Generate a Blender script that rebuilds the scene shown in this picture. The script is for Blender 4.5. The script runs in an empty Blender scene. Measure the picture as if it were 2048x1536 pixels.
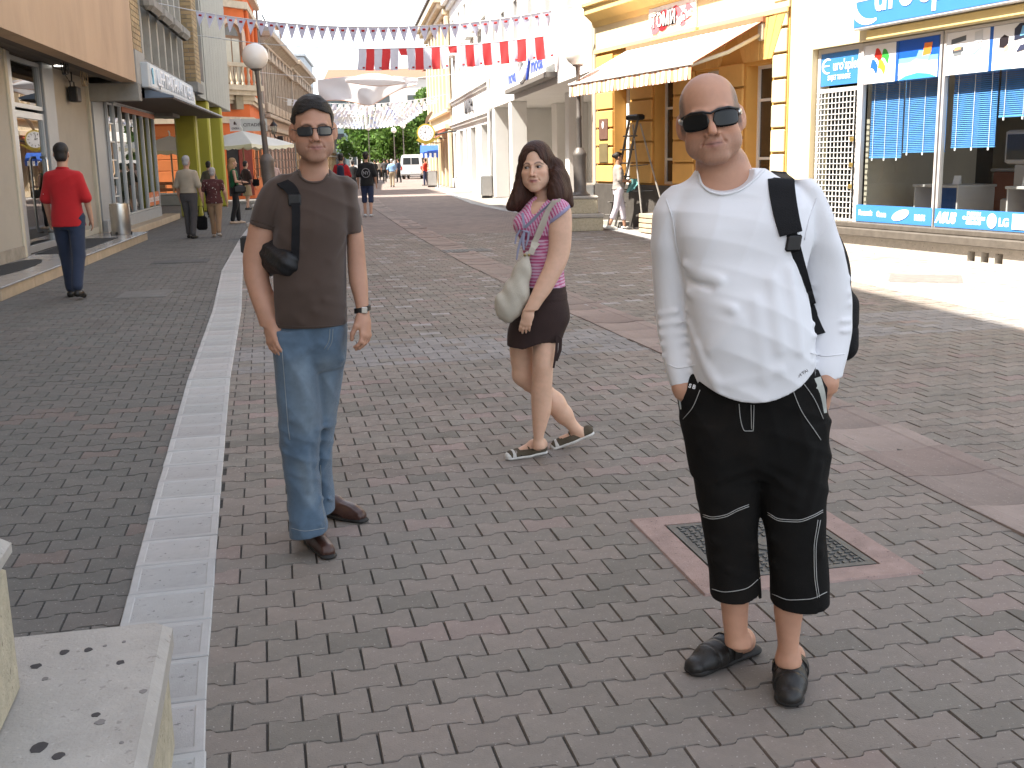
import bpy, math, random
import numpy as np
from mathutils import Vector, Matrix, Euler

# ------------------------------------------------------------------ camera, world, sun, exposure
S = bpy.context.scene
COL = S.collection
CAM_H = 1.57
_p, _r = math.radians(11.6), math.radians(1.2)
FW = np.array([0, math.cos(_p), -math.sin(_p)])
_U0 = np.array([0, math.sin(_p), math.cos(_p)]); _R0 = np.array([1.0, 0, 0])
RT = math.cos(_r) * _R0 - math.sin(_r) * _U0
UP = math.sin(_r) * _R0 + math.cos(_r) * _U0
cam_d = bpy.data.cameras.new('camera'); cam = bpy.data.objects.new('camera', cam_d); COL.objects.link(cam)
cam_d.sensor_width = 36.0; cam_d.lens = 2200.0 / 2048 * 36.0; cam_d.clip_start = 0.05; cam_d.clip_end = 3000
cam.matrix_world = Matrix(((RT[0], UP[0], -FW[0], 0), (RT[1], UP[1], -FW[1], 0), (RT[2], UP[2], -FW[2], CAM_H), (0, 0, 0, 1)))
S.camera = cam

SUN_EL = math.radians(57); SUN_AZ = math.radians(248)          # azimuth clockwise from +Y, where the sun stands
W = bpy.data.worlds.new('World'); S.world = W; W.use_nodes = True
_nt = W.node_tree; _bg = _nt.nodes['Background']
_sk = _nt.nodes.new('ShaderNodeTexSky'); _sk.sky_type = 'NISHITA'; _sk.sun_disc = False
_sk.sun_elevation = SUN_EL; _sk.sun_rotation = SUN_AZ; _sk.air_density = 1.0; _sk.dust_density = 1.0; _sk.ozone_density = 1.0
_hs = _nt.nodes.new('ShaderNodeHueSaturation'); _hs.inputs['Saturation'].default_value = 0.42
_nt.links.new(_sk.outputs[0], _hs.inputs['Color']); _nt.links.new(_hs.outputs[0], _bg.inputs[0]); _bg.inputs[1].default_value = 0.15
sun_d = bpy.data.lights.new('sun', 'SUN'); sun_d.energy = 5.0; sun_d.angle = math.radians(0.55); sun_d.color = (1.0, 0.93, 0.82)
sun = bpy.data.objects.new('sun', sun_d); COL.objects.link(sun)
_sd = Vector((math.sin(SUN_AZ) * math.cos(SUN_EL), math.cos(SUN_AZ) * math.cos(SUN_EL), math.sin(SUN_EL)))
sun.rotation_euler = _sd.to_track_quat('Z', 'Y').to_euler()
S.view_settings.view_transform = 'Standard'; S.view_settings.look = 'None'
S.view_settings.exposure = 1.7; S.view_settings.gamma = 1.0; S.view_settings.use_curve_mapping = False
S.render.engine = 'CYCLES'
S.cycles.use_denoising = True; S.cycles.max_bounces = 8; S.cycles.transparent_max_bounces = 16
S.cycles.diffuse_bounces = 4; S.cycles.caustics_reflective = False; S.cycles.caustics_refractive = False
# ------------------------------------------------------------------ helpers
RND = random.Random(7)
def lin(c):
    return tuple(((v / 255) / 12.92 if v / 255 <= 0.04045 else (((v / 255) + 0.055) / 1.055) ** 2.4) for v in c)
_MATS = {}
def mat(name, col, rough=0.75, var=0.12, scale=6.0, bump=0.0, bscale=None, metal=0.0, spec=0.4, rnd=0.0, island=0.0, attr=None,
        spots=0.0, spot_scale=60, spot_col=None, dirt=0.0, dirt_col=(0.03, 0.027, 0.022), dirt_scale=0.7, stretch=None, sheen=0.0, sss=0.0,
        trans=0.0, coat=0.0, emit=None):
    """procedural principled material: base colour with two noise octaves, optional per-object/per-island tint, grains, dirt, bump"""
    if name in _MATS: return _MATS[name]
    m = bpy.data.materials.new(name); m.use_nodes = True; nt = m.node_tree; N = nt.nodes; Lk = nt.links
    b = N['Principled BSDF']
    b.inputs['Roughness'].default_value = rough; b.inputs['Metallic'].default_value = metal
    b.inputs['Specular IOR Level'].default_value = spec
    if sheen: b.inputs['Sheen Weight'].default_value = sheen; b.inputs['Sheen Roughness'].default_value = 0.5
    if sss: b.inputs['Subsurface Weight'].default_value = sss; b.inputs['Subsurface Radius'].default_value = (0.012, 0.004, 0.002); b.inputs['Subsurface Scale'].default_value = 1.0
    if coat: b.inputs['Coat Weight'].default_value = coat; b.inputs['Coat Roughness'].default_value = 0.08
    if emit: b.inputs['Emission Color'].default_value = (*emit[:3], 1); b.inputs['Emission Strength'].default_value = emit[3]
    tc = N.new('ShaderNodeTexCoord'); vec = tc.outputs['Object']
    if stretch:
        mp = N.new('ShaderNodeMapping'); mp.inputs['Scale'].default_value = stretch; Lk.new(vec, mp.inputs[0]); vec = mp.outputs[0]
    def mix(a, bb, fac, mode='MIX'):
        x = N.new('ShaderNodeMix'); x.data_type = 'RGBA'; x.blend_type = mode; x.clamp_result = False
        for s, v in ((0, fac), (6, a), (7, bb)):
            if hasattr(v, 'is_output'): Lk.new(v, x.inputs[s])
            elif s == 0: x.inputs[0].default_value = v
            else: x.inputs[s].default_value = (*v[:3], 1)
        return x.outputs[2]
    def ramp(v, lo, hi, a=0.0, bb=1.0):
        r = N.new('ShaderNodeMapRange'); r.inputs[1].default_value = lo; r.inputs[2].default_value = hi; r.inputs[3].default_value = a; r.inputs[4].default_value = bb
        Lk.new(v, r.inputs[0]); return r.outputs[0]
    def noise(sc, det=4.0, rg=0.6):
        n = N.new('ShaderNodeTexNoise'); n.inputs['Scale'].default_value = sc; n.inputs['Detail'].default_value = det; n.inputs['Roughness'].default_value = rg
        Lk.new(vec, n.inputs['Vector']); return n.outputs['Fac']
    if attr:
        at = N.new('ShaderNodeAttribute'); at.attribute_name = attr; c = at.outputs['Color']
    else: c = col
    n1 = noise(scale, 5)
    if var: 
        f = ramp(n1, 0.25, 0.75, 1 - var, 1 + var)
        cc = N.new('ShaderNodeCombineColor')
        for i in range(3): Lk.new(f, cc.inputs[i])
        c = mix(c, cc.outputs[0], 1.0, 'MULTIPLY')
    if rnd or island:
        if island:
            g = N.new('ShaderNodeNewGeometry'); rv = g.outputs['Random Per Island']; amt = island
        else:
            g = N.new('ShaderNodeObjectInfo'); rv = g.outputs['Random']; amt = rnd
        wn = N.new('ShaderNodeTexWhiteNoise'); wn.noise_dimensions = '1D'; Lk.new(rv, wn.inputs['W'])
        v = ramp(wn.outputs['Value'], 0, 1, 1 - amt, 1 + amt)
        sp = N.new('ShaderNodeSeparateColor'); Lk.new(wn.outputs['Color'], sp.inputs[0])
        v2 = ramp(sp.outputs[1], 0, 1, 1 - amt * 0.22, 1 + amt * 0.22)
        ml = N.new('ShaderNodeMath'); ml.operation = 'MULTIPLY'; Lk.new(v, ml.inputs[0]); Lk.new(v2, ml.inputs[1])
        cc = N.new('ShaderNodeCombineColor'); Lk.new(ml.outputs[0], cc.inputs[0]); Lk.new(v, cc.inputs[1]); Lk.new(v, cc.inputs[2])
        c = mix(c, cc.outputs[0], 1.0, 'MULTIPLY')
    if spots:
        ns = noise(spot_scale, 2, 0.5)
        c = mix(c, spot_col or (0.5, 0.47, 0.44), ramp(ns, 0.66, 0.72, 0, spots))
        ns2 = noise(spot_scale * 0.7, 2, 0.5)
        c = mix(c, (0.02, 0.018, 0.016), ramp(ns2, 0.33, 0.28, 0, spots * 0.8))
    if dirt:
        nd = noise(dirt_scale, 6, 0.7); c = mix(c, dirt_col, ramp(nd, 0.48, 0.75, 0, dirt))
    if hasattr(c, 'is_output'): Lk.new(c, b.inputs['Base Color'])
    else: b.inputs['Base Color'].default_value = (*c[:3], 1)
    if bump:
        nb = noise(bscale or scale * 8, 6, 0.65); bp = N.new('ShaderNodeBump'); bp.inputs['Strength'].default_value = bump; bp.inputs['Distance'].default_value = 0.01
        Lk.new(nb, bp.inputs['Height']); Lk.new(bp.outputs[0], b.inputs['Normal'])
    if trans:
        tr = N.new('ShaderNodeBsdfTranslucent'); ms = N.new('ShaderNodeMixShader'); ms.inputs[0].default_value = trans
        if hasattr(c, 'is_output'): Lk.new(c, tr.inputs[0])
        else: tr.inputs[0].default_value = (*c[:3], 1)
        Lk.new(b.outputs[0], ms.inputs[1]); Lk.new(tr.outputs[0], ms.inputs[2]); Lk.new(ms.outputs[0], N['Material Output'].inputs[0])
    _MATS[name] = m
    return m
def glass_mat(name, tint=(0.9, 0.95, 0.93), refl=1.0, rough=0.0, opacity=0.0):
    """thin pane: mirror by Fresnel over a clear (or partly dark) sheet"""
    if name in _MATS: return _MATS[name]
    m = bpy.data.materials.new(name); m.use_nodes = True; nt = m.node_tree; N = nt.nodes; Lk = nt.links; N.clear()
    o = N.new('ShaderNodeOutputMaterial'); mx = N.new('ShaderNodeMixShader'); lw = N.new('ShaderNodeLayerWeight'); lw.inputs[0].default_value = 0.5
    pw = N.new('ShaderNodeMath'); pw.operation = 'POWER'; pw.inputs[1].default_value = 4.0; Lk.new(lw.outputs['Facing'], pw.inputs[0])
    fr = N.new('ShaderNodeMapRange'); fr.inputs[3].default_value = 0.05 * refl; fr.inputs[4].default_value = 0.97; Lk.new(pw.outputs[0], fr.inputs[0])
    t = N.new('ShaderNodeBsdfTransparent'); t.inputs[0].default_value = (*tint, 1)
    g = N.new('ShaderNodeBsdfGlossy'); g.inputs['Roughness'].default_value = rough
    Lk.new(fr.outputs[0], mx.inputs[0]); Lk.new(t.outputs[0], mx.inputs[1]); Lk.new(g.outputs[0], mx.inputs[2]); Lk.new(mx.outputs[0], o.inputs[0])
    _MATS[name] = m
    return m

class MB:
    """collects faces into one mesh"""
    def __init__(s): s.v = []; s.f = []; s.mi = []; s.cur = 0
    def add(s, vs, fs):
        n = len(s.v); s.v += [tuple(map(float, p)) for p in vs]
        for f in fs: s.f.append(tuple(i + n for i in f)); s.mi.append(s.cur)
        return s
    def box(s, x0, x1, y0, y1, z0, z1):
        if x0 > x1: x0, x1 = x1, x0
        if y0 > y1: y0, y1 = y1, y0
        if z0 > z1: z0, z1 = z1, z0
        return s.add([(x0, y0, z0), (x1, y0, z0), (x1, y1, z0), (x0, y1, z0), (x0, y0, z1), (x1, y0, z1), (x1, y1, z1), (x0, y1, z1)],
                     [(3, 2, 1, 0), (4, 5, 6, 7), (0, 1, 5, 4), (1, 2, 6, 5), (2, 3, 7, 6), (3, 0, 4, 7)])
    def bbox(s, x0, x1, y0, y1, z0, z1, b=0.004):
        """box with chamfered edges"""
        if x0 > x1: x0, x1 = x1, x0
        if y0 > y1: y0, y1 = y1, y0
        if z0 > z1: z0, z1 = z1, z0
        b = min(b, (x1 - x0) / 2.2, (y1 - y0) / 2.2, (z1 - z0) / 2.2)
        prof = [(x0 + b, y0), (x1 - b, y0), (x1, y0 + b), (x1, y1 - b), (x1 - b, y1), (x0 + b, y1), (x0, y1 - b), (x0, y0 + b)]
        cx, cy = (x0 + x1) / 2, (y0 + y1) / 2
        def ins(p): return (p[0] + (b if p[0] < cx else -b) * (1 if True else 0), p[1] + (b if p[1] < cy else -b))
        q = [ins(p) for p in prof]
        vs = [(*p, z0) for p in q] + [(*p, z0 + b) for p in prof] + [(*p, z1 - b) for p in prof] + [(*p, z1) for p in q]
        fs = [tuple(range(7, -1, -1)), tuple(range(24, 32))]
        for k in range(3):
            for i in range(8):
                j = (i + 1) % 8; fs.append((k * 8 + i, k * 8 + j, k * 8 + 8 + j, k * 8 + 8 + i))
        return s.add(vs, fs)
    def quad(s, a, b, c, d): return s.add([a, b, c, d], [(0, 1, 2, 3)])
    def prism(s, poly, z0, z1, axis='z'):
        """extrude 2D polygon; axis z: (x,y)->z; y: (x,z) extruded along y; x: (y,z) along x"""
        n = len(poly)
        A = sum(poly[i][0] * poly[(i + 1) % n][1] - poly[(i + 1) % n][0] * poly[i][1] for i in range(n))
        if (A < 0) != (axis == 'y'): poly = poly[::-1]
        def P(p, h): return (p[0], p[1], h) if axis == 'z' else ((p[0], h, p[1]) if axis == 'y' else (h, p[0], p[1]))
        vs = [P(p, z0) for p in poly] + [P(p, z1) for p in poly]
        fs = [tuple(range(n - 1, -1, -1)), tuple(range(n, 2 * n))] + [(i, (i + 1) % n, n + (i + 1) % n, n + i) for i in range(n)]
        return s.add(vs, fs)
    def cyl(s, cx, cy, z0, z1, r0, r1=None, n=16, cap=True):
        r1 = r0 if r1 is None else r1
        vs = [(cx + r * math.cos(2 * math.pi * i / n), cy + r * math.sin(2 * math.pi * i / n), z) for r, z in ((r0, z0), (r1, z1)) for i in range(n)]
        fs = [(i, (i + 1) % n, n + (i + 1) % n, n + i) for i in range(n)]
        if cap: fs += [tuple(range(n - 1, -1, -1)), tuple(range(n, 2 * n))]
        return s.add(vs, fs)
    def lathe(s, prof, cx=0, cy=0, n=20):
        """prof: list of (r, z) bottom to top"""
        vs = [(cx + r * math.cos(2 * math.pi * i / n), cy + r * math.sin(2 * math.pi * i / n), z) for r, z in prof for i in range(n)]
        fs = []
        for k in range(len(prof) - 1):
            for i in range(n):
                j = (i + 1) % n; fs.append((k * n + i, k * n + j, k * n + n + j, k * n + n + i))
        fs += [tuple(range(n - 1, -1, -1)), tuple(range((len(prof) - 1) * n, len(prof) * n))]
        return s.add(vs, fs)
    def tube(s, pts, r, n=8, cap=True):
        pts = [Vector(p) for p in pts]; rs = r if isinstance(r, (list, tuple)) else [r] * len(pts)
        vs = []; up = Vector((0.013, 0.021, 1.0))
        t0 = (pts[1] - pts[0]).normalized()
        if abs(t0.dot(up.normalized())) > 0.9: up = Vector((1, 0.03, 0.02))
        nrm = t0.cross(up).normalized()
        for i, p in enumerate(pts):
            t = ((pts[min(i + 1, len(pts) - 1)] - pts[max(i - 1, 0)])).normalized()
            nrm = (nrm - t * nrm.dot(t)).normalized(); bi = t.cross(nrm)
            for k in range(n):
                a = 2 * math.pi * k / n; vs.append(p + (nrm * math.cos(a) + bi * math.sin(a)) * rs[i])
        fs = []
        for i in range(len(pts) - 1):
            for k in range(n):
                j = (k + 1) % n; fs.append((i * n + k, i * n + j, i * n + n + j, i * n + n + k))
        if cap: fs += [tuple(range(n - 1, -1, -1)), tuple(range((len(pts) - 1) * n, len(pts) * n))]
        return s.add(vs, fs)
    def strap(s, pts, w, th, side):
        """flat band along pts, `side` = direction of the width (vector or list), real thickness"""
        pts = [Vector(p) for p in pts]; vs = []
        for i, p in enumerate(pts):
            t = (pts[min(i + 1, len(pts) - 1)] - pts[max(i - 1, 0)]).normalized()
            sd = Vector(side[i] if isinstance(side, list) else side); sd = (sd - t * sd.dot(t)).normalized(); nn = t.cross(sd)
            ww = (w[i] if isinstance(w, (list, tuple)) else w) / 2
            for a, b in ((-1, -1), (1, -1), (1, 1), (-1, 1)): vs.append(p + sd * ww * a + nn * th / 2 * b)
        fs = [(3, 2, 1, 0)]; m = len(pts)
        for i in range(m - 1):
            for k in range(4):
                j = (k + 1) % 4; fs.append((i * 4 + k, i * 4 + j, i * 4 + 4 + j, i * 4 + 4 + k))
        fs.append(((m - 1) * 4, (m - 1) * 4 + 1, (m - 1) * 4 + 2, (m - 1) * 4 + 3))
        return s.add(vs, fs)
    def sphere(s, c, r, nu=20, nv=12):
        r = r if isinstance(r, (tuple, list)) else (r, r, r)
        vs = [(c[0], c[1], c[2] - r[2])]
        for j in range(1, nv):
            a = math.pi * j / nv - math.pi / 2
            for i in range(nu):
                t = 2 * math.pi * i / nu; vs.append((c[0] + r[0] * math.cos(a) * math.cos(t), c[1] + r[1] * math.cos(a) * math.sin(t), c[2] + r[2] * math.sin(a)))
        vs.append((c[0], c[1], c[2] + r[2])); L = len(vs) - 1
        fs = [(0, 1 + (i + 1) % nu, 1 + i) for i in range(nu)]
        for j in range(nv - 2):
            for i in range(nu):
                a = 1 + j * nu; b = a + nu; k = (i + 1) % nu; fs.append((a + i, a + k, b + k, b + i))
        a = 1 + (nv - 2) * nu
        fs += [(a + i, a + (i + 1) % nu, L) for i in range(nu)]
        return s.add(vs, fs)
    def grid(s, fn, nu, nv):
        vs = [fn(i / nu, j / nv) for j in range(nv + 1) for i in range(nu + 1)]
        return s.add(vs, [(j * (nu + 1) + i, j * (nu + 1) + i + 1, (j + 1) * (nu + 1) + i + 1, (j + 1) * (nu + 1) + i) for j in range(nv) for i in range(nu)])
    def mesh(s, name, mats, smooth=False):
        me = bpy.data.meshes.new(name); me.from_pydata(s.v, [], s.f)
        for m in (mats if isinstance(mats, (list, tuple)) else [mats]): me.materials.append(m)
        if any(s.mi): me.polygons.foreach_set('material_index', s.mi)
        if smooth:
            me.shade_smooth()
            if smooth != True: smooth_by_angle(me, smooth)
        me.update(); return me
    def build(s, name, mats, parent=None, smooth=False, loc=None, rotz=None):
        return link(name, s.mesh(name, mats, smooth), parent, loc, rotz)
def smooth_by_angle(me, deg):
    import bmesh
    bm = bmesh.new(); bm.from_mesh(me)
    for e in bm.edges:
        if len(e.link_faces) == 2 and e.calc_face_angle(0) > math.radians(deg): e.smooth = False
    bm.to_mesh(me); bm.free()
def link(name, me, parent=None, loc=None, rotz=None):
    o = bpy.data.objects.new(name, me); COL.objects.link(o)
    if parent: o.parent = parent
    if loc is not None: o.location = loc
    if rotz is not None: o.rotation_euler = (0, 0, rotz)
    return o
def tag(o, label=None, cat=None, group=None, kind=None):
    if label: o['label'] = label
    if cat: o['category'] = cat
    if group: o['group'] = group
    if kind: o['kind'] = kind
    return o
def thing(name, label, cat, loc=(0, 0, 0), rotz=0.0, group=None):
    o = bpy.data.objects.new(name, None); COL.objects.link(o); o.empty_display_size = 0.2
    o.location = loc; o.rotation_euler = (0, 0, rotz)
    return tag(o, label, cat, group)
KIDS = {}
def children(o):
    return [c for c in bpy.data.objects if c.parent == o]
def dup(root, loc, rotz, label, group=None):
    r = root.copy(); COL.objects.link(r); r.location = loc; r.rotation_euler = (0, 0, rotz); r['label'] = label
    if group: r['group'] = group
    for ch in children(root):
        c = ch.copy(); COL.objects.link(c); c.parent = r
        for g in children(ch):
            d = g.copy(); COL.objects.link(d); d.parent = c
    return r
def text(name, body, size, m, parent, loc, rot=(math.pi / 2, 0, 0), depth=0.003, align='CENTER', sx=1.0, shear=0.0, bold=0.0, kind=None):
    cu = bpy.data.curves.new('lettering', 'FONT'); cu.body = body; cu.size = size; cu.extrude = depth; cu.align_x = align; cu.align_y = 'CENTER'; cu.resolution_u = 3
    cu.shear = shear; cu.offset = bold
    tmp = bpy.data.objects.new('lettering', cu); COL.objects.link(tmp)
    dg = bpy.context.evaluated_depsgraph_get(); dg.update()
    me = bpy.data.meshes.new_from_object(tmp.evaluated_get(dg)); me.name = name
    bpy.data.objects.remove(tmp); me.materials.clear(); me.materials.append(m)
    o = link(name, me, parent, loc); o.rotation_euler = rot; o.scale = (sx, 1, 1)
    return o
class Frame:
    """a facade line: u runs along it to the right as seen from the street, y into the building"""
    def __init__(s, o, d):
        d = np.array(d, float); d /= np.hypot(*d); s.o = np.array(o, float); s.x = d; s.y = np.array([-d[1], d[0]]); s.ang = math.atan2(d[1], d[0])
    def w(s, u, y=0.0, z=0.0):
        p = s.o + s.x * u + s.y * y; return (float(p[0]), float(p[1]), z)
LF = Frame((-6.137, 13.294), (-0.156, 1)); R1F = Frame((5.416, 17.902), (0.37, -1)); R3F = Frame((-0.66, 47.1), (0.14, -1))
def hn(x, y, s=0):
    v = math.sin(x * 127.1 + y * 311.7 + s * 74.7) * 43758.5453
    return v - math.floor(v)
# ------------------------------------------------------------------ ground, paving, kerbs
def structure(name, me, parent=None, loc=None):
    o = link(name, me, parent, loc); o['kind'] = 'structure'; return o
M_bed = mat('sand_bed', (0.060, 0.055, 0.048), 0.95, 0.3, 30, 0.4)
M_far = mat('far_ground', (0.2, 0.18, 0.165), 0.9, 0.2, 0.5)
mb = MB(); mb.grid(lambda a, b: (-600 + 1200 * a, -60 + 900 * b, -0.06), 6, 6)
structure('ground', mb.mesh('ground', M_far))

def poly_at(pl, y):
    ys = [p[1] for p in pl]; return np.interp(y, ys, [p[0] for p in pl])
KL = [(-0.30, 0.2), (-0.66, 2.0), (-0.936, 3.04), (-1.405, 5.04), (-2.09, 8.01), (-2.95, 12.0), (-4.02, 16.6), (-5.5, 24.0), (-6.9, 31.5), (-8.6, 42.0)]       # street-side edge of the left kerb
KR = [(6.2, 0.0), (5.3, 6.0), (4.77, 10.1), (4.22, 13.65), (2.72, 20.9), (1.6, 27.6), (0.9, 30.2), (-0.24, 34.4), (-1.34, 40), (-2.6, 50), (-4.0, 62.0), (-5.2, 78.0), (-5.0, 90)]
GU = [(2.62, 3.0), (2.28, 4.7), (1.95, 6.35), (1.52, 8.55), (0.72, 11.8), (-0.45, 17.0), (-2.03, 25.1), (-4.58, 39.2), (-6.2, 50), (-8.6, 66)]   # gutter centre line
KW, GW = 0.31, 0.52
PE, PD = np.array([0.977, 0.213]), np.array([-0.213, 0.977])
PITCH, PLEN = 0.1415, 0.2
MH = [(0.524, 4.618), (0.681, 3.738), (1.523, 3.91), (1.366, 4.79)]     # manhole frame corners
def in_poly(x, y, P):
    ins = np.zeros_like(x, bool)
    for i in range(len(P)):
        x0, y0 = P[i]; x1, y1 = P[(i + 1) % len(P)]
        c = ((y0 > y) != (y1 > y)) & (x < (x1 - x0) * (y - y0) / (y1 - y0 + 1e-12) + x0); ins ^= c
    return ins
def off(pl, x, y):
    """signed distance (approx) to the right of a polyline running away from the camera"""
    xs = poly_at(pl, y); dx = (poly_at(pl, y + 0.2) - poly_at(pl, y - 0.2)) / 0.4
    return (x - xs) / np.sqrt(1 + dx * dx)
def paver_outline():
    g = 0.0019; h1, h0 = PITCH / 2 + 0.0105 - g, PITCH / 2 - 0.0105 - g; L = PLEN / 2 - g
    top = [(-L, h1), (-0.064, h1), (-0.055, h1 - 0.003), (-0.045, h0 + 0.003), (-0.036, h0), (0.036, h0), (0.045, h0 + 0.003), (0.055, h1 - 0.003), (0.064, h1), (L, h1)]
    return top + [(-x, -y) for x, y in top]
OUT = np.array(paver_outline())[::-1]                       # counter-clockwise
def paver_template():
    n = len(OUT); r = np.hypot(OUT[:, 0], OUT[:, 1])
    ins = OUT - np.sign(OUT) * np.array([0.0026, 0.0026])
    v = np.zeros((2 * n, 3)); v[:n, :2] = ins; v[n:, :2] = OUT; v[n:, 2] = -0.013
    f = [tuple(range(n))] + [(i, n + i, n + (i + 1) % n, (i + 1) % n) for i in range(n)]
    return v, f
PV, PF = paver_template()
M_pave = mat('paver_concrete', (0.2, 0.17, 0.15), 0.88, 0.16, 9, 0.35, 160, attr='Col', spots=0.7, spot_scale=75, spot_col=(0.50, 0.47, 0.44), dirt=0.34, dirt_scale=0.9)
def col_attr(me, cols):
    """per-vertex colour"""
    a = me.color_attributes.new('Col', 'FLOAT_COLOR', 'POINT'); c = np.ones((len(me.vertices), 4), np.float32); c[:, :3] = cols
    a.data.foreach_set('color', c.ravel())
def quick_mesh(name, V, F, mats, smooth=False, cols=None):
    me = bpy.data.meshes.new(name); me.from_pydata([tuple(p) for p in V], [], F) if not isinstance(F, np.ndarray) else me.from_pydata(V, [], F.tolist())
    for m in (mats if isinstance(mats, (list, tuple)) else [mats]): me.materials.append(m)
    if cols is not None: col_attr(me, cols)
    if smooth: me.shade_smooth()
    return me
rs = np.random.RandomState(3)
YMAX = 24.0
jj, ii = np.meshgrid(np.arange(-6, 200), np.arange(-75, 75), indexing='ij')
D = jj * PITCH + 0.076; E_ = ii * PLEN + np.where(jj % 2 == 0, 0.0, PLEN / 2) + 0.012
PX = (E_ * PE[0] + D * PD[0]).ravel(); PY = (E_ * PE[1] + D * PD[1]).ravel(); PJ = jj.ravel()
ok = (PY > 1.0) & (PY < YMAX); PX, PY, PJ = PX[ok], PY[ok], PJ[ok]
def project(P):
    v = P - np.array([0, 0, CAM_H]); z = v @ FW; z = np.where(z < 0.05, 0.05, z)
    return 1024 + 2200 * (v @ RT) / z, 768 - 2200 * (v @ UP) / z, z
px_, py_, pz_ = project(np.stack([PX, PY, 0 * PX], 1))
vis = (px_ > -150) & (px_ < 2200) & (py_ < 1640) & (pz_ > 0.5)
PX, PY, PJ, px_, py_, pz_ = [a[vis] for a in (PX, PY, PJ, px_, py_, pz_)]
oL = off(KL, PX, PY); oR = off(KR, PX, PY); oG = off(GU, PX, PY)
zone = np.where(oL < -KW + 0.075, 1, np.where((oL > -0.075) & (oR < 0.075), 0, np.where(oR > KW - 0.075, 2, -1)))
hole = in_poly(PX, PY, [(p[0] + (1.02 - p[0]) * 0.17, p[1] + (4.26 - p[1]) * 0.17) for p in MH])
zone[(zone == 0) & (np.abs(oG) < GW / 2 - 0.085)] = -1; zone[hole] = -1
lu = np.array([LF.o, ]); 
dl = (np.stack([PX, PY], 1) - LF.o) @ LF.y
zone[(zone == 1) & (dl > 0.15)] = -1
dr = (np.stack([PX, PY], 1) - R1F.o) @ R1F.y
zone[(zone == 2) & (dr > 0.15)] = -1
def tint(j, x, y, z):
    n = len(x); k = rs.rand(n)
    base = {0: np.array([0.226, 0.198, 0.172]), 1: np.array([0.140, 0.134, 0.122]), 2: np.array([0.30, 0.275, 0.25])}[z]
    c = base[None] * (0.92 + 0.16 * rs.rand(n))[:, None]
    c[:, 0] *= 0.96 + 0.09 * rs.rand(n)
    if z == 0:
        m = k < 0.06; c[m] = np.array([0.265, 0.205, 0.185]) * (0.9 + 0.2 * rs.rand(m.sum()))[:, None]
        m = (k > 0.06) & (k < 0.16); c[m] = np.array([0.19, 0.172, 0.148]) * (0.9 + 0.2 * rs.rand(m.sum()))[:, None]
        b = ((j >= 60) & (j <= 68)); m = b & (rs.rand(n) < 0.85); c[m] = np.array([0.245, 0.23, 0.22]) * (0.9 + 0.2 * rs.rand(m.sum()))[:, None]
        m = (j > 68) & (rs.rand(n) < 0.06); c[m] = np.array([0.33, 0.31, 0.30])
    if z == 1:
        m = (j >= 51) & (j <= 52) & (rs.rand(n) < 0.6); c[m] = np.array([0.20, 0.135, 0.115])
    return c
ZN = {0: ('street', 'paver'), 1: ('pavement', 'paver'), 2: ('pavement', 'paver')}
GROUND = {}
ang = math.atan2(PE[1], PE[0]); ca, sa = math.cos(ang), math.sin(ang)
def sheet(name, left, right, y0, y1, z, m, n=40):
    mb = MB(); ys = [y0 + (y1 - y0) * (i / n) ** 1.6 for i in range(n + 1)]
    vs = []
    for y in ys: vs += [(left(y), y, z), (right(y), y, z)]
    mb.add(vs, [(2 * i, 2 * i + 1, 2 * i + 3, 2 * i + 2) for i in range(n)])
    return structure(name, mb.mesh(name, m))
# bed sheets: dark sand under the near pavers; beyond them the paving reads as texture
def brickmat(name, c1, c2):
    m = mat(name, c1, 0.9, 0.14, 3, 0.0, dirt=0.25, dirt_scale=0.5); nt = m.node_tree; N = nt.nodes; Lk = nt.links; b = N['Principled BSDF']
    lk = b.inputs['Base Color'].links[0]; src = lk.from_socket
    tc = [n for n in N if n.type == 'TEX_COORD'][0]; mp = N.new('ShaderNodeMapping'); mp.inputs['Rotation'].default_value = (0, 0, -ang); Lk.new(tc.outputs['Object'], mp.inputs[0])
    br = N.new('ShaderNodeTexBrick'); br.inputs['Scale'].default_value = 1; br.inputs['Brick Width'].default_value = 0.2; br.inputs['Row Height'].default_value = 0.1415; br.inputs['Mortar Size'].default_value = 0.005
    br.inputs['Color1'].default_value = (0.85, 0.85, 0.85, 1); br.inputs['Color2'].default_value = (1.15, 1.1, 1.08, 1); br.inputs['Mortar'].default_value = (0.3, 0.3, 0.3, 1)
    Lk.new(mp.outputs[0], br.inputs['Vector'])
    x = N.new('ShaderNodeMix'); x.data_type = 'RGBA'; x.blend_type = 'MULTIPLY'; x.inputs[0].default_value = 1; Lk.new(src, x.inputs[6]); Lk.new(br.outputs[0], x.inputs[7]); Lk.new(x.outputs[2], b.inputs['Base Color'])
    return m
kl = lambda y: float(poly_at(KL, y)) if y < 42 else -8.6 - 0.16 * (y - 42)
kr = lambda y: float(poly_at(KR, y)) if y < 90 else -5.0 - 0.05 * (y - 90)
st0 = sheet('street', kl, kr, -4, YMAX - 0.3, -0.0095, M_bed); GROUND[0] = st0
pv1 = sheet('pavement', lambda y: -30.0, lambda y: kl(y) - KW, -4, YMAX - 0.3, -0.0098, M_bed, 30); GROUND[1] = pv1
pv2 = sheet('pavement', lambda y: kr(y) + KW, lambda y: 26.0, -4, YMAX - 0.3, -0.0097, M_bed, 30); GROUND[2] = pv2
sheet('street', kl, kr, YMAX - 0.35, 150, -0.004, brickmat('street_far', (0.225, 0.185, 0.168), 0), 60)
sheet('pavement', lambda y: -45.0, lambda y: kl(y) - KW, YMAX - 0.35, 150, -0.005, brickmat('pave_far', (0.14, 0.133, 0.122), 0), 60)
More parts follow.
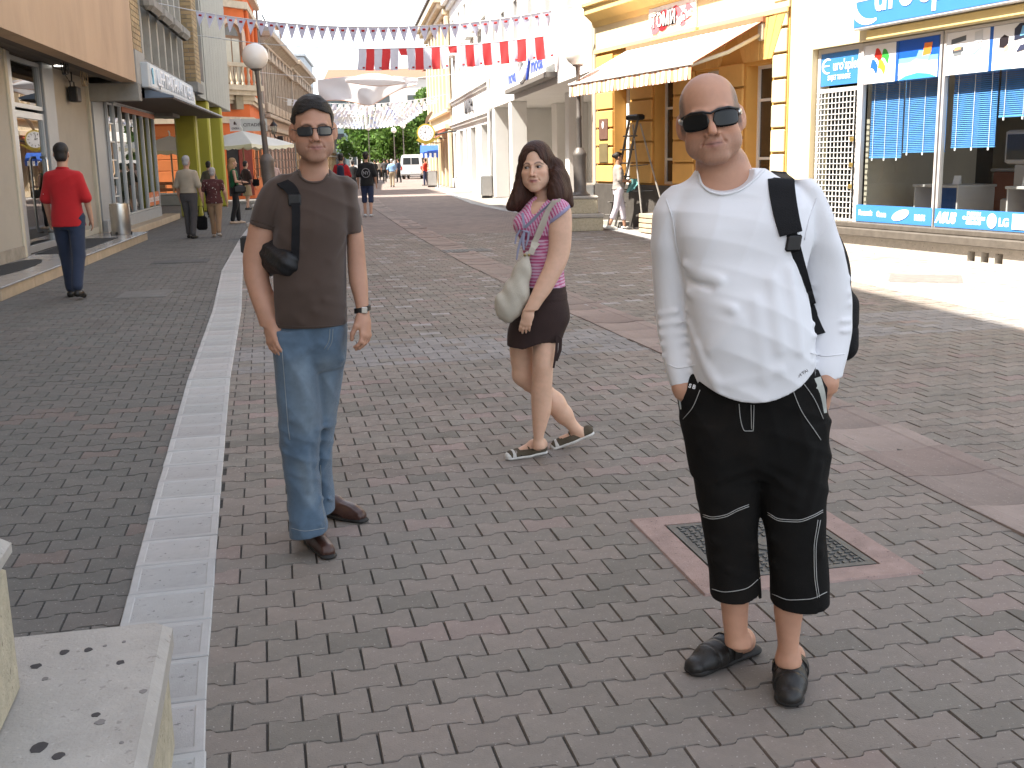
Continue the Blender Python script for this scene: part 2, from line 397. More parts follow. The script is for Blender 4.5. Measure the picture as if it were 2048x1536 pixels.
sheet('pavement', lambda y: kr(y) + KW, lambda y: 26.0, YMAX - 0.35, 150, -0.0052, brickmat('pave_far_right', (0.30, 0.275, 0.25), 0), 60)
for z in (0, 1, 2):
    s = np.where(zone == z)[0]
    if not len(s): continue
    size = 1 / pz_[s] - 10 * ((px_[s] < -40) | (px_[s] > 2090) | (py_[s] > 1580))
    order = s[np.argsort(-size)]; near, rest = order[:300], order[300:]
    cols = tint(PJ[s], PX[s], PY[s], z); cmap = dict(zip(s.tolist(), cols))
    # individuals: a dozen shared meshes with their own colour
    nm = 14; ncols = np.array([cmap[i] for i in near.tolist()]); lum = ncols.sum(1) + 3 * (ncols[:, 0] - ncols[:, 2]); rk = np.argsort(np.argsort(lum)) * nm // max(1, len(near))
    protos = []
    for k in range(nm):
        c = ncols[rk == k].mean(0) if (rk == k).any() else ncols.mean(0)
        protos.append(quick_mesh('paver', PV, PF, M_pave, cols=c))
    for n_, i in enumerate(near.tolist()):
        o = link('paver', protos[rk[n_]], GROUND[z], (float(PX[i]), float(PY[i]), float(rs.uniform(-0.0022, 0.0018))))
        o.rotation_euler = (float(rs.normal(0, 0.006)), float(rs.normal(0, 0.006)), ang + float(rs.normal(0, 0.006)))
    if len(rest):
        m_ = len(rest); t = rs.normal(0, 0.006, m_); c_, s_ = np.cos(ang + t), np.sin(ang + t)
        V = np.zeros((m_, len(PV), 3)); V[:, :, 0] = PV[None, :, 0] * c_[:, None] - PV[None, :, 1] * s_[:, None] + PX[rest][:, None]
        V[:, :, 1] = PV[None, :, 0] * s_[:, None] + PV[None, :, 1] * c_[:, None] + PY[rest][:, None]
        V[:, :, 2] = PV[None, :, 2] + rs.uniform(-0.0022, 0.0018, m_)[:, None] + PV[None, :, 0] * rs.normal(0, 0.006, m_)[:, None]
        nv = len(PV); F = []
        for k in range(m_):
            b0 = k * nv; F += [tuple(i + b0 for i in f) for f in PF]
        cc = np.repeat(np.array([cmap[i] for i in rest.tolist()]), nv, 0)
        o = link('pavers', quick_mesh('pavers', V.reshape(-1, 3), F, M_pave, cols=cc), GROUND[z]); o['kind'] = 'stuff'

# kerb slabs (white concrete, worn speckle inside a clean border)
M_kerb = mat('kerb_concrete', (0.40, 0.395, 0.385), 0.85, 0.10, 7, 0.3, 200, rnd=0.09, spots=0.6, spot_scale=85, spot_col=(0.45, 0.44, 0.43), dirt=0.35, dirt_scale=2.2, dirt_col=(0.10, 0.095, 0.09))
M_kerbr = mat('kerb_rim', (0.44, 0.435, 0.425), 0.85, 0.10, 9, 0.2, 200, rnd=0.08, dirt=0.25, dirt_scale=2.5, dirt_col=(0.12, 0.11, 0.1))
def slab_mesh(L, w, rim=0.028):
    mb = MB(); h, g = 0.010, 0.0035; a, b = L / 2 - g, w / 2
    R = [(-b, -a), (b, -a), (b, a), (-b, a)]
    def ring(d, z): return [(x - math.copysign(d, x), y - math.copysign(d, y), z) for x, y in R]
    rings = [ring(0, -0.02), ring(0, h - 0.004), ring(0.004, h), ring(rim, h), ring(rim + 0.004, h - 0.0022)]
    vs = sum(rings, [])
    fs = []
    for k in range(4):
        for i in range(4): fs.append((k * 4 + i, k * 4 + (i + 1) % 4, k * 4 + 4 + (i + 1) % 4, k * 4 + 4 + i))
    mb.cur = 0; mb.add(vs, fs); mb.cur = 1; mb.add(rings[-1], [(0, 1, 2, 3)])
    return mb.mesh('kerb_slab', [M_kerbr, M_kerb])
def along(pl, step, y0, y1):
    out = []; y = y0
    while y < y1:
        dx = (poly_at(pl, y + 0.3) - poly_at(pl, y - 0.3)) / 0.6
        out.append((float(poly_at(pl, y)), y, math.atan2(-dx, 1.0))); y += step / math.sqrt(1 + dx * dx)
    return out
slab = slab_mesh(0.305, KW); slab2 = slab_mesh(0.62, KW)
for nm, pl, sd, y0, y1 in (('kerb', KL, -1, 1.4, 40.0), ('kerb', KR, 1, 6.0, 89.0)):
    root = tag(bpy.data.objects.new(nm, None), kind='structure'); COL.objects.link(root)
    far = along(pl, 0.305, y0, min(y1, 34)) + [(*q, 1) for q in along(pl, 0.62, 34.2, y1)]
    for q in far:
        c, s = math.cos(q[2]), math.sin(q[2])
        o = link('kerb_slab', slab2 if len(q) == 4 else slab, root, (q[0] + sd * KW / 2 * c, q[1] + sd * KW / 2 * s, RND.uniform(-0.002, 0.002)))
        o.rotation_euler = (RND.gauss(0, 0.003), RND.gauss(0, 0.004), q[2] + RND.gauss(0, 0.006))
# gutter: concave stones along the street
M_gut = mat('gutter_stone', (0.27, 0.215, 0.19), 0.9, 0.16, 6, 0.35, 130, rnd=0.14, spots=0.4, spot_scale=80, dirt=0.35, dirt_scale=1.6)
def gutter_mesh(L):
    prof = [(-0.26, -0.02), (-0.26, 0.006), (-0.256, 0.008), (-0.165, 0.007), (-0.15, 0.002), (-0.08, -0.003), (0, -0.0048), (0.08, -0.003), (0.15, 0.002), (0.165, 0.007), (0.256, 0.008), (0.26, 0.006), (0.26, -0.02)]
    mb = MB(); n = len(prof); a = L / 2 - 0.003
    vs = [(x, -a, -0.03) for x, z in prof] + [(x, -a, z) for x, z in prof] + [(x, a, z) for x, z in prof] + [(x, a, -0.03) for x, z in prof]
    mb.add(vs, [(k * n + i, k * n + i + 1, k * n + n + i + 1, k * n + n + i) for k in range(3) for i in range(n - 1)])
    return mb.mesh('gutter_stone', M_gut)
gm = gutter_mesh(0.49); gm2 = gutter_mesh(1.0)
root = tag(bpy.data.objects.new('gutter', None), kind='structure'); COL.objects.link(root)
for q in along(GU, 0.49, 3.05, 26) + [(*q, 1) for q in along(GU, 1.0, 26.4, 64)]:
    o = link('gutter_stone', gm2 if len(q) == 4 else gm, root, (q[0], q[1], RND.uniform(-0.003, 0.004)))
    o.rotation_euler = (RND.gauss(0, 0.006), RND.gauss(0, 0.004), q[2] + RND.gauss(0, 0.004))

# manhole cover by the man in the white shirt
M_iron = mat('cast_iron', (0.105, 0.108, 0.104), 0.55, 0.2, 14, 0.25, 120, metal=0.35, dirt=0.3, dirt_scale=6)
M_pink = mat('pink_concrete', (0.34, 0.245, 0.215), 0.9, 0.2, 10, 0.5, 150, spots=0.6, spot_scale=110, dirt=0.25, dirt_scale=4)
c0 = np.mean(MH, 0); ex = np.array(MH[2]) - np.array(MH[1]); ex /= np.hypot(*ex)
mh = thing('manhole_cover', 'square cast iron manhole cover in a pink concrete frame behind the man in black shorts', 'manhole cover', (c0[0], c0[1], 0), math.atan2(ex[1], ex[0]))
mb = MB(); s1, s2 = 0.435, 0.325
for a, b in (((-s1, -s1), (s1, -s2)), ((-s1, s2), (s1, s1)), ((-s1, -s2), (-s2, s2)), ((s2, -s2), (s1, s2))): 
    mb.add([(a[0], a[1], 0.009), (b[0], a[1], 0.009), (b[0], b[1], 0.009), (a[0], b[1], 0.009)], [(0, 1, 2, 3)])
for sgn in range(4):
    t = sgn * math.pi / 2; c, s = math.cos(t), math.sin(t)
    R_ = lambda x, y, z: (x * c - y * s, x * s + y * c, z)
    mb.add([R_(-s1, -s1, 0.009), R_(s1, -s1, 0.009), R_(s1 + 0.01, -s1 - 0.01, -0.012), R_(-s1 - 0.01, -s1 - 0.01, -0.012)], [(3, 2, 1, 0)])
    mb.add([R_(-s2, -s2, 0.009), R_(s2, -s2, 0.009), R_(s2, -s2, -0.02), R_(-s2, -s2, -0.02)], [(0, 1, 2, 3)])
mb.build('frame', M_pink, mh)
mb = MB(); s3 = 0.315; mb.bbox(-s3, s3, -s3, s3, -0.03, 0.004, 0.004)
for k in range(4):
    t = k * math.pi / 2; c, s = math.cos(t), math.sin(t)
    P = [(-s3, -s3), (s3, -s3), (s3 - 0.03, -s3 + 0.03), (-s3 + 0.03, -s3 + 0.03)]
    P = [(x * c - y * s, x * s + y * c) for x, y in P]; mb.prism(P, 0.004, 0.0085)
pl_ = mb.build('plate', M_iron, mh)
mb = MB()
for i in range(17):
    for j in range(17):
        x, y = -0.27 + i * 0.03375, -0.27 + j * 0.03375
        if abs(x) < 0.085 and abs(y) < 0.085: continue
        if (i + j) % 2: mb.box(x - 0.012, x + 0.012, y - 0.005, y + 0.005, 0.003, 0.0095)
        else: mb.box(x - 0.005, x + 0.005, y - 0.012, y + 0.012, 0.003, 0.0095)
o = mb.build('studs', M_iron, pl_); o['kind'] = 'stuff'
mb = MB(); mb.prism([(0.075 * math.cos(a * math.pi / 4 + .39), 0.075 * math.sin(a * math.pi / 4 + .39)) for a in range(8)], 0.003, 0.009); mb.cyl(0, 0, 0.009, 0.012, 0.035, 0.033, 18)
mb.build('emblem', M_iron, pl_)
def flat_cover(label, x, y, w, l, rot, m, name='utility_cover', cat='drain cover', bars=0):
    o = thing(name, label, cat, (x, y, 0), rot)
    mb = MB(); mb.bbox(-w / 2 - 0.05, w / 2 + 0.05, -l / 2 - 0.05, l / 2 + 0.05, -0.02, 0.008, 0.003); mb.build('frame', m, o)
    mb = MB()
    if bars:
        for k in range(bars): mb.box(-w / 2 + w * k / bars, -w / 2 + w * (k + 0.55) / bars, -l / 2, l / 2, 0.006, 0.013)
    else: mb.bbox(-w / 2, w / 2, -l / 2, l / 2, 0.0, 0.012, 0.003)
    mb.build('plate', M_iron if bars else m, o); return o
M_cov = mat('cover_concrete', (0.17, 0.16, 0.15), 0.85, 0.2, 8, 0.3)
flat_cover('grey utility cover in the sunlit paving in front of the computer shop window', 5.15, 13.6, 0.75, 0.75, -0.36, M_cov)
flat_cover('dark drain grate across the gutter in the middle of the street', -0.75, 19.3, 0.75, 0.5, 0.22, M_cov, 'drain_grate', 'drain grate', 9)
flat_cover('low dark utility cover in the grey pavement between the old couple and the white kerb', -5.45, 18.3, 0.8, 0.5, 0.16, mat('cover_dark', (0.09, 0.088, 0.085), 0.8, 0.2, 8, 0.3))
flat_cover('pale utility cover in the grey pavement beside the man in the red polo shirt', -4.55, 13.7, 0.5, 0.7, 0.16, mat('cover_pale', (0.16, 0.155, 0.145), 0.85, 0.2, 8, 0.3))
# ------------------------------------------------------------------ architecture helpers
class Bld:
    """a building thing: Empty at its base on a facade frame, parts given in (u, y, z) of that frame"""
    def __init__(s, name, label, frame, u0, y0=0.0, cat='building', group=None):
        s.f = frame; s.u0, s.y0 = u0, y0
        s.root = thing(name, label, cat, frame.w(u0, y0), frame.ang, group)
    def part(s, name, mb, m, parent=None, smooth=False, kind=None, label=None):
        par = parent or s.root
        o = mb.build(name, m, par, smooth, loc=(-s.u0, -s.y0, 0) if parent is None else None)
        if kind: o['kind'] = kind
        if label: o['label'] = label
        return o
    def copy(s, o, du=0.0, dy=0.0, dz=0.0, label=None):
        c = o.copy(); COL.objects.link(c); c.location = o.location + Vector((du, dy, dz))
        for ch in children(o):
            d = ch.copy(); COL.objects.link(d); d.parent = c
        return c
def box(*a): return MB().box(*a)
def bbox(*a): return MB().bbox(*a)
def wall_holes(u0, u1, z0, z1, y0, y1, holes, mb=None, back=True):
    """slab from y0 (street face) to y1 with openings (ua, ub, za, zb): front cells and reveals, no hidden overlap"""
    mb = mb or MB()
    us = sorted({u0, u1, *[h[0] for h in holes], *[h[1] for h in holes]}); zs = sorted({z0, z1, *[h[2] for h in holes], *[h[3] for h in holes]})
    us = [u for u in us if u0 <= u <= u1]; zs = [z for z in zs if z0 <= z <= z1]
    for a, b in zip(us, us[1:]):
        for c, d in zip(zs, zs[1:]):
            m, n = (a + b) / 2, (c + d) / 2
            if any(h[0] < m < h[1] and h[2] < n < h[3] for h in holes): continue
            mb.quad((a, y0, c), (b, y0, c), (b, y0, d), (a, y0, d))
            if back: mb.quad((a, y1, d), (b, y1, d), (b, y1, c), (a, y1, c))
    for a, b, c, d in holes:
        c2 = max(c, z0)
        mb.quad((a, y0, c2), (a, y0, d), (a, y1, d), (a, y1, c2)); mb.quad((b, y0, c2), (b, y1, c2), (b, y1, d), (b, y0, d))
        mb.quad((a, y0, d), (b, y0, d), (b, y1, d), (a, y1, d))
        if c > z0: mb.quad((a, y0, c), (a, y1, c), (b, y1, c), (b, y0, c))
    mb.quad((u0, y0, z0), (u0, y0, z1), (u0, y1, z1), (u0, y1, z0)); mb.quad((u1, y0, z0), (u1, y1, z0), (u1, y1, z1), (u1, y0, z1))
    mb.quad((u0, y0, z1), (u1, y0, z1), (u1, y1, z1), (u0, y1, z1)); mb.quad((u0, y0, z0), (u0, y1, z0), (u1, y1, z0), (u1, y0, z0))
    return mb
def frame_mb(u0, u1, z0, z1, y0, y1, t=0.06, vs=(), hs=(), tb=None):
    """window frame bars; vs/hs: positions (0..1) of mullions and transoms"""
    mb = MB(); tb = tb or t
    mb.box(u0, u0 + t, y0, y1, z0, z1); mb.box(u1 - t, u1, y0, y1, z0, z1)
    mb.box(u0 + t, u1 - t, y0, y1, z0, z0 + tb); mb.box(u0 + t, u1 - t, y0, y1, z1 - t, z1)
    for v in vs:
        c = u0 + (u1 - u0) * v; mb.box(c - t * .4, c + t * .4, y0 + 0.003, y1 - 0.003, z0 + tb, z1 - t)
    for h in hs:
        c = z0 + (z1 - z0) * h; mb.box(u0 + t, u1 - t, y0 + 0.005, y1 - 0.005, c - t * .4, c + t * .4)
    return mb
M_winglass = mat('window_glass', (0.035, 0.04, 0.045), 0.06, 0.3, 1.5, spec=0.7)
M_pane = glass_mat('clear_pane')
def window(B, u0, u1, z0, z1, y, m_frame, t=0.06, vs=(0.5,), hs=(0.7,), dep=0.06, sill=None, m_glass=None, name='window'):
    f = B.part(name, frame_mb(u0, u1, z0, z1, y, y + dep, t, vs, hs), m_frame)
    B.part('pane', MB().quad((u0 + t, y + dep * .5, z0 + t), (u1 - t, y + dep * .5, z0 + t), (u1 - t, y + dep * .5, z1 - t), (u0 + t, y + dep * .5, z1 - t)), m_glass or M_winglass, f)
    if sill: B.part('sill', bbox(u0 - 0.08, u1 + 0.08, y - sill, y, z0 - 0.08, z0 - 0.003, 0.012), m_frame, f)
    return f
M_white = mat('white_paint', (0.78, 0.77, 0.75), 0.6, 0.05, 4)
M_alu = mat('brushed_aluminium', (0.52, 0.53, 0.54), 0.38, 0.06, 3, metal=0.75)
M_steel = mat('stainless_steel', (0.55, 0.54, 0.52), 0.28, 0.08, 3, metal=1.0)
M_dark = mat('dark_interior', (0.02, 0.02, 0.02), 0.9, 0.3, 2)
M_black = mat('black_plastic', (0.015, 0.015, 0.016), 0.45, 0.1, 10)
M_conc = mat('grey_concrete', (0.27, 0.26, 0.235), 0.92, 0.18, 2.2, 0.5, 40, dirt=0.4, dirt_scale=0.9, dirt_col=(0.12, 0.105, 0.085))
M_roof = mat('roof_tile', (0.26, 0.11, 0.07), 0.85, 0.25, 8, 0.5, 30)
M_zinc = mat('zinc_sheet', (0.36, 0.38, 0.40), 0.45, 0.15, 2, metal=0.5)
# ------------------------------------------------------------------ left side of the street
M_peach = mat('peach_render', (0.50, 0.355, 0.235), 0.9, 0.10, 1.3, 0.25, 60, dirt=0.34, dirt_scale=0.8, dirt_col=(0.24, 0.18, 0.13), stretch=(1, 1, 0.35))
M_beige = mat('beige_panel', (0.40, 0.365, 0.305), 0.8, 0.05, 1.5, 0.08, 60, dirt=0.10, dirt_scale=1.2)
M_cream = mat('cream_trim', (0.52, 0.48, 0.38), 0.7, 0.05, 3)
M_soff = mat('soffit_slat', (0.155, 0.13, 0.105), 0.75, 0.12, 5, rnd=0.12)
M_soff2 = mat('soffit_edge', (0.105, 0.085, 0.07), 0.8, 0.15, 3)
M_trav = mat('travertine', (0.43, 0.345, 0.24), 0.6, 0.14, 4, 0.25, 40, rnd=0.1, dirt=0.3, dirt_scale=3, dirt_col=(0.2, 0.15, 0.1))
M_step = mat('polished_slab', (0.30, 0.285, 0.27), 0.22, 0.12, 6, rnd=0.05, dirt=0.15, dirt_scale=4)
M_mat = mat('rubber_mat', (0.035, 0.035, 0.036), 0.9, 0.2, 40, 0.3)

b = Bld('shop_building', 'peach rendered building with an overhanging upper floor above the recessed shop entrance', LF, -22.0)
b.part('upper_wall', wall_holes(-22, 11.0, 3.31, 15.4, 0.0, 0.3, [(-9 + 3.3 * k, -7.2 + 3.3 * k, 6.3, 8.2) for k in range(6)]), M_peach)
for k in range(6): window(b, -9 + 3.3 * k, -7.2 + 3.3 * k, 6.3, 8.2, 0.18, M_white)
b.part('core', box(-22, 10.98, 1.7, 11, 0, 15.3), M_beige)
b.part('side_wall', box(10.72, 10.98, 0.3, 1.7, 3.42, 15.3), M_peach)
b.part('roof', box(-22.1, 11.05, -0.1, 11, 15.4, 15.6), M_zinc)
b.part('soffit_edge', box(-22, 10.98, 0.30, 0.52, 3.33, 3.42), M_soff2)
for k in range(7):
    y0 = 0.525 + k * 0.165
    b.part('soffit_board', bbox(-22, 10.70, y0, y0 + 0.15, 3.405 - 0.004 * (k % 2), 3.44, 0.008), M_soff)
b.part('soffit_bed', box(-22, 10.9, 0.52, 1.7, 3.445, 3.5), M_dark)
b.part('recess_wall', box(7.78, 11.0, 1.05, 1.2, 0.17, 3.40), M_beige)
b.part('wall_trim', bbox(10.98, 11.10, 0.98, 1.2, 0.17, 3.36, 0.01), M_cream)
b.part('wall_trim', bbox(7.78, 10.98, 1.03, 1.05, 0.17, 0.30, 0.006), M_cream)
b.part('partition', box(-22, 4.6, 0.93, 1.1, 0.17, 3.40), M_beige)
b.part('partition_trim', bbox(4.58, 4.72, 0.90, 1.1, 0.17, 3.39, 0.01), M_cream)
b.part('partition_base', bbox(-22, 4.58, 0.90, 0.93, 0.17, 0.36, 0.006), mat('worn_skirting', (0.30, 0.27, 0.22), 0.85, 0.25, 5, dirt=0.4, dirt_scale=3))
# shop door: posts, glazed leaf with its pull bar, fanlight
b.part('door_post', bbox(4.74, 5.10, 0.95, 1.12, 0.17, 3.40, 0.012), M_alu)
b.part('door_post', bbox(7.02, 7.76, 0.93, 1.12, 0.17, 3.40, 0.012), mat('grey_metal_panel', (0.33, 0.345, 0.36), 0.45, 0.06, 2, metal=0.4))
M_shopglass = glass_mat('shop_glass', (0.55, 0.6, 0.57), 1.2)
d = b.part('door', frame_mb(5.12, 7.0, 0.19, 2.50, 0.98, 1.05, 0.11, (), ()), M_alu)
b.part('pane', MB().quad((5.2, 1.015, .3), (6.92, 1.015, .3), (6.92, 1.015, 2.42), (5.2, 1.015, 2.42)), M_shopglass, d)
b.part('handle', MB().tube([(6.45, 0.98, 1.75), (6.45, 0.90, 1.75), (6.45, 0.88, 1.70), (6.45, 0.88, 0.52), (6.45, 0.90, 0.47), (6.45, 0.98, 0.47)], 0.022, 10), M_steel, d, True)
d = b.part('fanlight', frame_mb(5.12, 7.0, 2.55, 3.36, 0.98, 1.05, 0.07), M_alu)
b.part('pane', MB().quad((5.17, 1.015, 2.6), (6.95, 1.015, 2.6), (6.95, 1.015, 3.3), (5.17, 1.015, 3.3)), M_shopglass, d)
b.part('lobby', MB().add([(4.7, 1.13, .17), (7.7, 1.13, .17), (7.7, 1.69, .17), (4.7, 1.69, .17)], [(0, 1, 2, 3)]), M_beige)
mb = MB()
for k in range(6): mb.cur = k % 3; mb.box(5.2 + .28 * k, 5.4 + .28 * k, 1.55, 1.68, 0.5 + 0.2 * (k % 3), 1.6 + .35 * ((k * 7) % 3))
b.part('shelf_goods', mb, [mat('goods_red', (0.4, 0.08, 0.06)), mat('goods_cream', (0.6, 0.55, 0.4)), mat('goods_green', (0.1, 0.2, 0.1))])
b.part('downlight', MB().lathe([(0.02, 3.385), (0.075, 3.39), (0.08, 3.41)], 7.9, 0.85, 16), mat('lit_downlight', (0.9, 0.9, 0.85), emit=(1, 0.95, 0.85, 2.0)))
# travertine step: fascia slabs and top slabs are pieces one can pick apart
us = [-0.02, 1.55, 3.15, 4.85, 6.0, 7.7, 9.2, 10.88]
for a, c in zip(us, us[1:]):
    b.part('step_riser', bbox(a + .004, c - .004, 0.02, 0.1, 0.0, 0.145, 0.004), M_trav)
us = [-0.04, 2.2, 4.4, 6.1, 8.5, 10.9]
for a, c in zip(us, us[1:]):
    b.part('step_slab', bbox(a + .003, c - .003, 0.0, 1.05, 0.147, 0.172, 0.004), M_step)
b.part('step_core', box(0, 10.85, 0.1, 1.7, 0.0, 0.146), M_conc)
b.part('door_mat', bbox(5.2, 9.0, 0.28, 0.92, 0.172, 0.182, 0.004), M_mat)
b.part('door_mat', MB().prism([(2.6 + 1.5 * math.cos(t), 0.62 + 0.27 * math.sin(t)) for t in np.linspace(0, 2 * math.pi, 24, endpoint=False)], 0.172, 0.18), M_mat)
# flood lamp, wire coils hanging below the soffit
t = thing('flood_lamp', 'small black flood lamp hanging under the soffit by the shop door', 'lamp', LF.w(9.35, 0.95, 3.0), LF.ang)
mb = MB(); mb.bbox(-.18, .18, -.12, .05, -.17, .12, .02); mb.build('housing', M_black, t)
MB().tube([(-.17, 0, .05), (-.17, 0, .22), (.17, 0, .22), (.17, 0, .05)], .012, 6).build('bracket', M_black, t)
MB().tube([(0, 0, .22), (0.02, 0.0, .42)], .012, 6).build('hanger', M_black, t)
MB().tube([(-.1, .02, .2), (-.35, 0, .26), (-.6, .05, .40)], .008, 6).build('cable', M_black, t)
def coil(label, u, y, z, r, m, flat):
    pts = []
    for k in range(90):
        a = k / 90 * 2 * math.pi * 4; rr = r * (1 + 0.06 * math.sin(k * 1.7))
        pts.append((rr * math.cos(a), 0.03 * math.sin(a * 0.37) * flat, -r + rr * math.sin(a)))
    o = MB().tube(pts, 0.011, 5).build('cable_coil', m, None, True, loc=LF.w(u, y, z), rotz=LF.ang)
    tag(o, label, 'cable')
coil('black cable coil hanging under the soffit in front of the shop door', 6.55, 0.45, 3.40, 0.13, M_black, 1)
coil('pale cable coil hanging under the soffit beside the flood lamp', 8.9, 0.62, 3.44, 0.17, mat('old_cable', (0.35, 0.27, 0.18), 0.7), 1)

# pharmacy building: brick piers, concrete window bay, sign, canopy, glass shop front
M_brick = mat('yellow_brick', (0.36, 0.265, 0.145), 0.85, 0.12, 10, 0.25, 80, rnd=0.22)
M_brick_i = mat('yellow_brick_bulk', (0.36, 0.265, 0.145), 0.85, 0.12, 10, 0.25, 80, island=0.22)
M_mort = mat('brick_mortar', (0.23, 0.205, 0.17), 0.95, 0.15, 20)
b = Bld('pharmacy_building', 'pharmacy building of concrete and yellow brick with a glass shop front', LF, 11.1)
b.part('core', box(11.12, 21.4, 1.9, 11, 0, 14.8), M_conc)
b.part('upper_wall', wall_holes(12.2, 19.6, 3.3, 14.8, 0.22, 0.5, [(12.55 + 1.18 * k, 13.35 + 1.18 * k, z, z + (1.0 if z < 5 else 1.6)) for k in range(6) for z in (4.0, 6.6)]), M_conc)
for k in range(6):
    for z in (4.0, 6.6): window(b, 12.55 + 1.18 * k, 13.35 + 1.18 * k, z, z + (1.0 if z < 5 else 1.6), 0.40, mat('brown_frame', (0.10, 0.075, 0.055), 0.6), 0.05, (), ())
for k in range(7):
    b.part('fin', bbox(12.27 + 1.18 * k, 12.43 + 1.18 * k, 0.0, 0.22, 3.9, 9.3, 0.012), mat('pale_fin', (0.40, 0.385, 0.34), 0.85, 0.12, 3, dirt=0.3, dirt_scale=1))
for k in range(4):
    u = 12.3 + 1.72 * k
    b.part('planter_box', bbox(u, u + 1.5, -0.30, 0.0, 4.95 + .0 * k, 5.28, 0.09), M_conc)
b.part('sill_beam', bbox(12.2, 19.6, 0.02, 0.3, 3.72, 3.93, 0.02), M_conc)
b.part('end_beam', bbox(11.02, 11.36, -0.04, 1.9, 2.93, 3.30, 0.012), M_conc)
b.part('corner_panel', bbox(11.1, 12.2, -0.02, 0.3, 3.30, 4.0, 0.01), mat('pale_concrete', (0.36, 0.355, 0.33), 0.9, 0.12, 3, dirt=0.3))
b.part('roof', box(11.08, 22.0, -0.3, 11, 14.8, 15.0), M_zinc)
# bricks: the piers are laid brick by brick (front and side face)
def bricks(B, name, u0, u1, y0, y1, z0, z1, faces, limit):
    mort = B.part(name, box(u0, u1, y0, y1, z0, z1), M_mort)
    bl, bh, g, pr = 0.30, 0.115, 0.016, 0.014
    shared = {}
    cells = []
    for fc in faces:
        L = (u1 - u0) if fc == 'front' else abs(y1 - y0)
        n = int((z1 - z0) / bh)
        for r in range(n):
            s = 0.0 if r % 2 == 0 else -bl / 2
            while s < L - 0.01:
                a, c = max(0, s), min(L, s + bl - g)
                if c - a > 0.05: cells.append((fc, round(a, 3), round(c - a, 3), z0 + r * bh + g))
                s += bl
    cells.sort(key=lambda c: c[3])
    bulk = MB()
    for k, (fc, a, w, z) in enumerate(cells):
        h = bh - g
        mbx = MB()
        if fc == 'front': dims = (u0 + a, u0 + a + w, y0 - pr, y0 + .002, z, z + h)
        else: dims = (u0 - pr, u0 + .002, y0 + a, y0 + a + w, z, z + h)
        if k < limit:
            key = (fc, w)
            if key not in shared:
                x0 = dims[0], dims[2], dims[4]
                shared[key] = MB().bbox(0, dims[1] - dims[0], 0, dims[3] - dims[2], 0, h, 0.004).mesh('brick', M_brick)
            o = link('brick', shared[key], mort, (dims[0], dims[2], dims[4]))
        else: bulk.bbox(*dims, 0.004)
    if bulk.v: B.part('bricks', bulk, M_brick_i, mort, kind='stuff')
bricks(b, 'brick_pier', 11.1, 12.18, 0.02, 0.4, 4.0, 9.4, ['front', 'side'], 110)
bricks(b, 'brick_pier', 19.62, 20.75, -0.28, 0.6, 3.9, 9.4, ['front', 'side'], 180)
b.part('pier_foot', bbox(19.5, 20.9, -0.34, 0.6, 3.62, 3.9, 0.015), M_conc)
# sign box and canopy
sg = b.part('sign_box', bbox(11.62, 19.9, -0.18, 0.0, 3.24, 3.78, 0.02), mat('sign_grey', (0.50, 0.535, 0.56), 0.5, 0.06, 2, metal=0.2))
b.part('sign_face', box(11.75, 19.8, -0.190, -0.182, 3.29, 3.73), mat('sign_face_blue', (0.47, 0.53, 0.58), 0.35, 0.06, 1.2), sg)
M_lett = mat('letter_white', (0.80, 0.82, 0.84), 0.4, 0.03)
text('lettering', 'ЦЕНТРАЛНА АПОТЕКА', 0.46, M_lett, sg, (15.95, -0.20, 3.50), depth=0.02, sx=1.28, bold=0.006)
mb = MB(); mb.box(12.02, 12.10, -0.215, -0.19, 3.34, 3.68); mb.lathe([(0.0, 0), (0.12, .02), (0.10, .05), (0, .055)], 0, 0, 14)
mb.v[-56:] = [(12.06 + p[0], -0.20 - p[2] * .3, 3.58 + p[1] * .7) for p in mb.v[-56:]]
b.part('emblem', mb, mat('emblem_blue', (0.16, 0.42, 0.55), 0.4), sg)
mb = MB(); mb.prism([(0.0, 3.04), (-0.62, 3.05), (-0.62, 3.09), (0.0, 3.24)], 12.0, 23.4, 'x')
b.part('canopy', mb, [mat('canopy_blue', (0.16, 0.20, 0.26), 0.4, 0.1, 2, metal=0.3)])
b.part('canopy_lining', box(12.02, 23.3, -0.6, 1.2, 3.02, 3.038), mat('canopy_lining', (0.12, 0.092, 0.075), 0.7, 0.1, 3))
# glass shop front
M_shop = glass_mat('vitrine_glass', (0.42, 0.46, 0.44), 1.6)
b.part('end_panel', box(11.12, 12.35, 0.95, 1.2, 0.17, 3.0), mat('grey_metal_panel', (0.33, 0.345, 0.36)))
b.part('plinth', bbox(11.12, 18.9, 0.86, 1.3, 0.0, 0.42, 0.01), mat('grey_plinth', (0.34, 0.35, 0.36), 0.6, 0.08))
b.part('front_step', bbox(10.95, 20.3, 0.55, 1.0, 0.0, 0.165, 0.01), M_trav)
nic = b.part('display_case', frame_mb(12.3, 12.95, 0.45, 2.98, 0.88, 0.94, 0.04, (), (0.18, 0.34, 0.5, 0.66, 0.82)), M_alu)
mb = MB()
for k in range(12):
    mb.cur = k % 3; z = 0.5 + 0.41 * (k // 2); mb.box(12.36 + .28 * (k % 2), 12.58 + .28 * (k % 2), 1.0, 1.12, z, z + 0.16 + .03 * (k % 4))
b.part('case_goods', mb, [_MATS['goods_red'], _MATS['goods_cream'], mat('goods_white', (0.7, 0.7, 0.68))], nic)
b.part('pane', MB().quad((12.32, .91, .48), (12.92, .91, .48), (12.92, .91, 2.95), (12.32, .91, 2.95)), M_shop, nic)
us = [12.97, 13.85, 14.85, 15.85, 16.85, 17.85, 18.82]
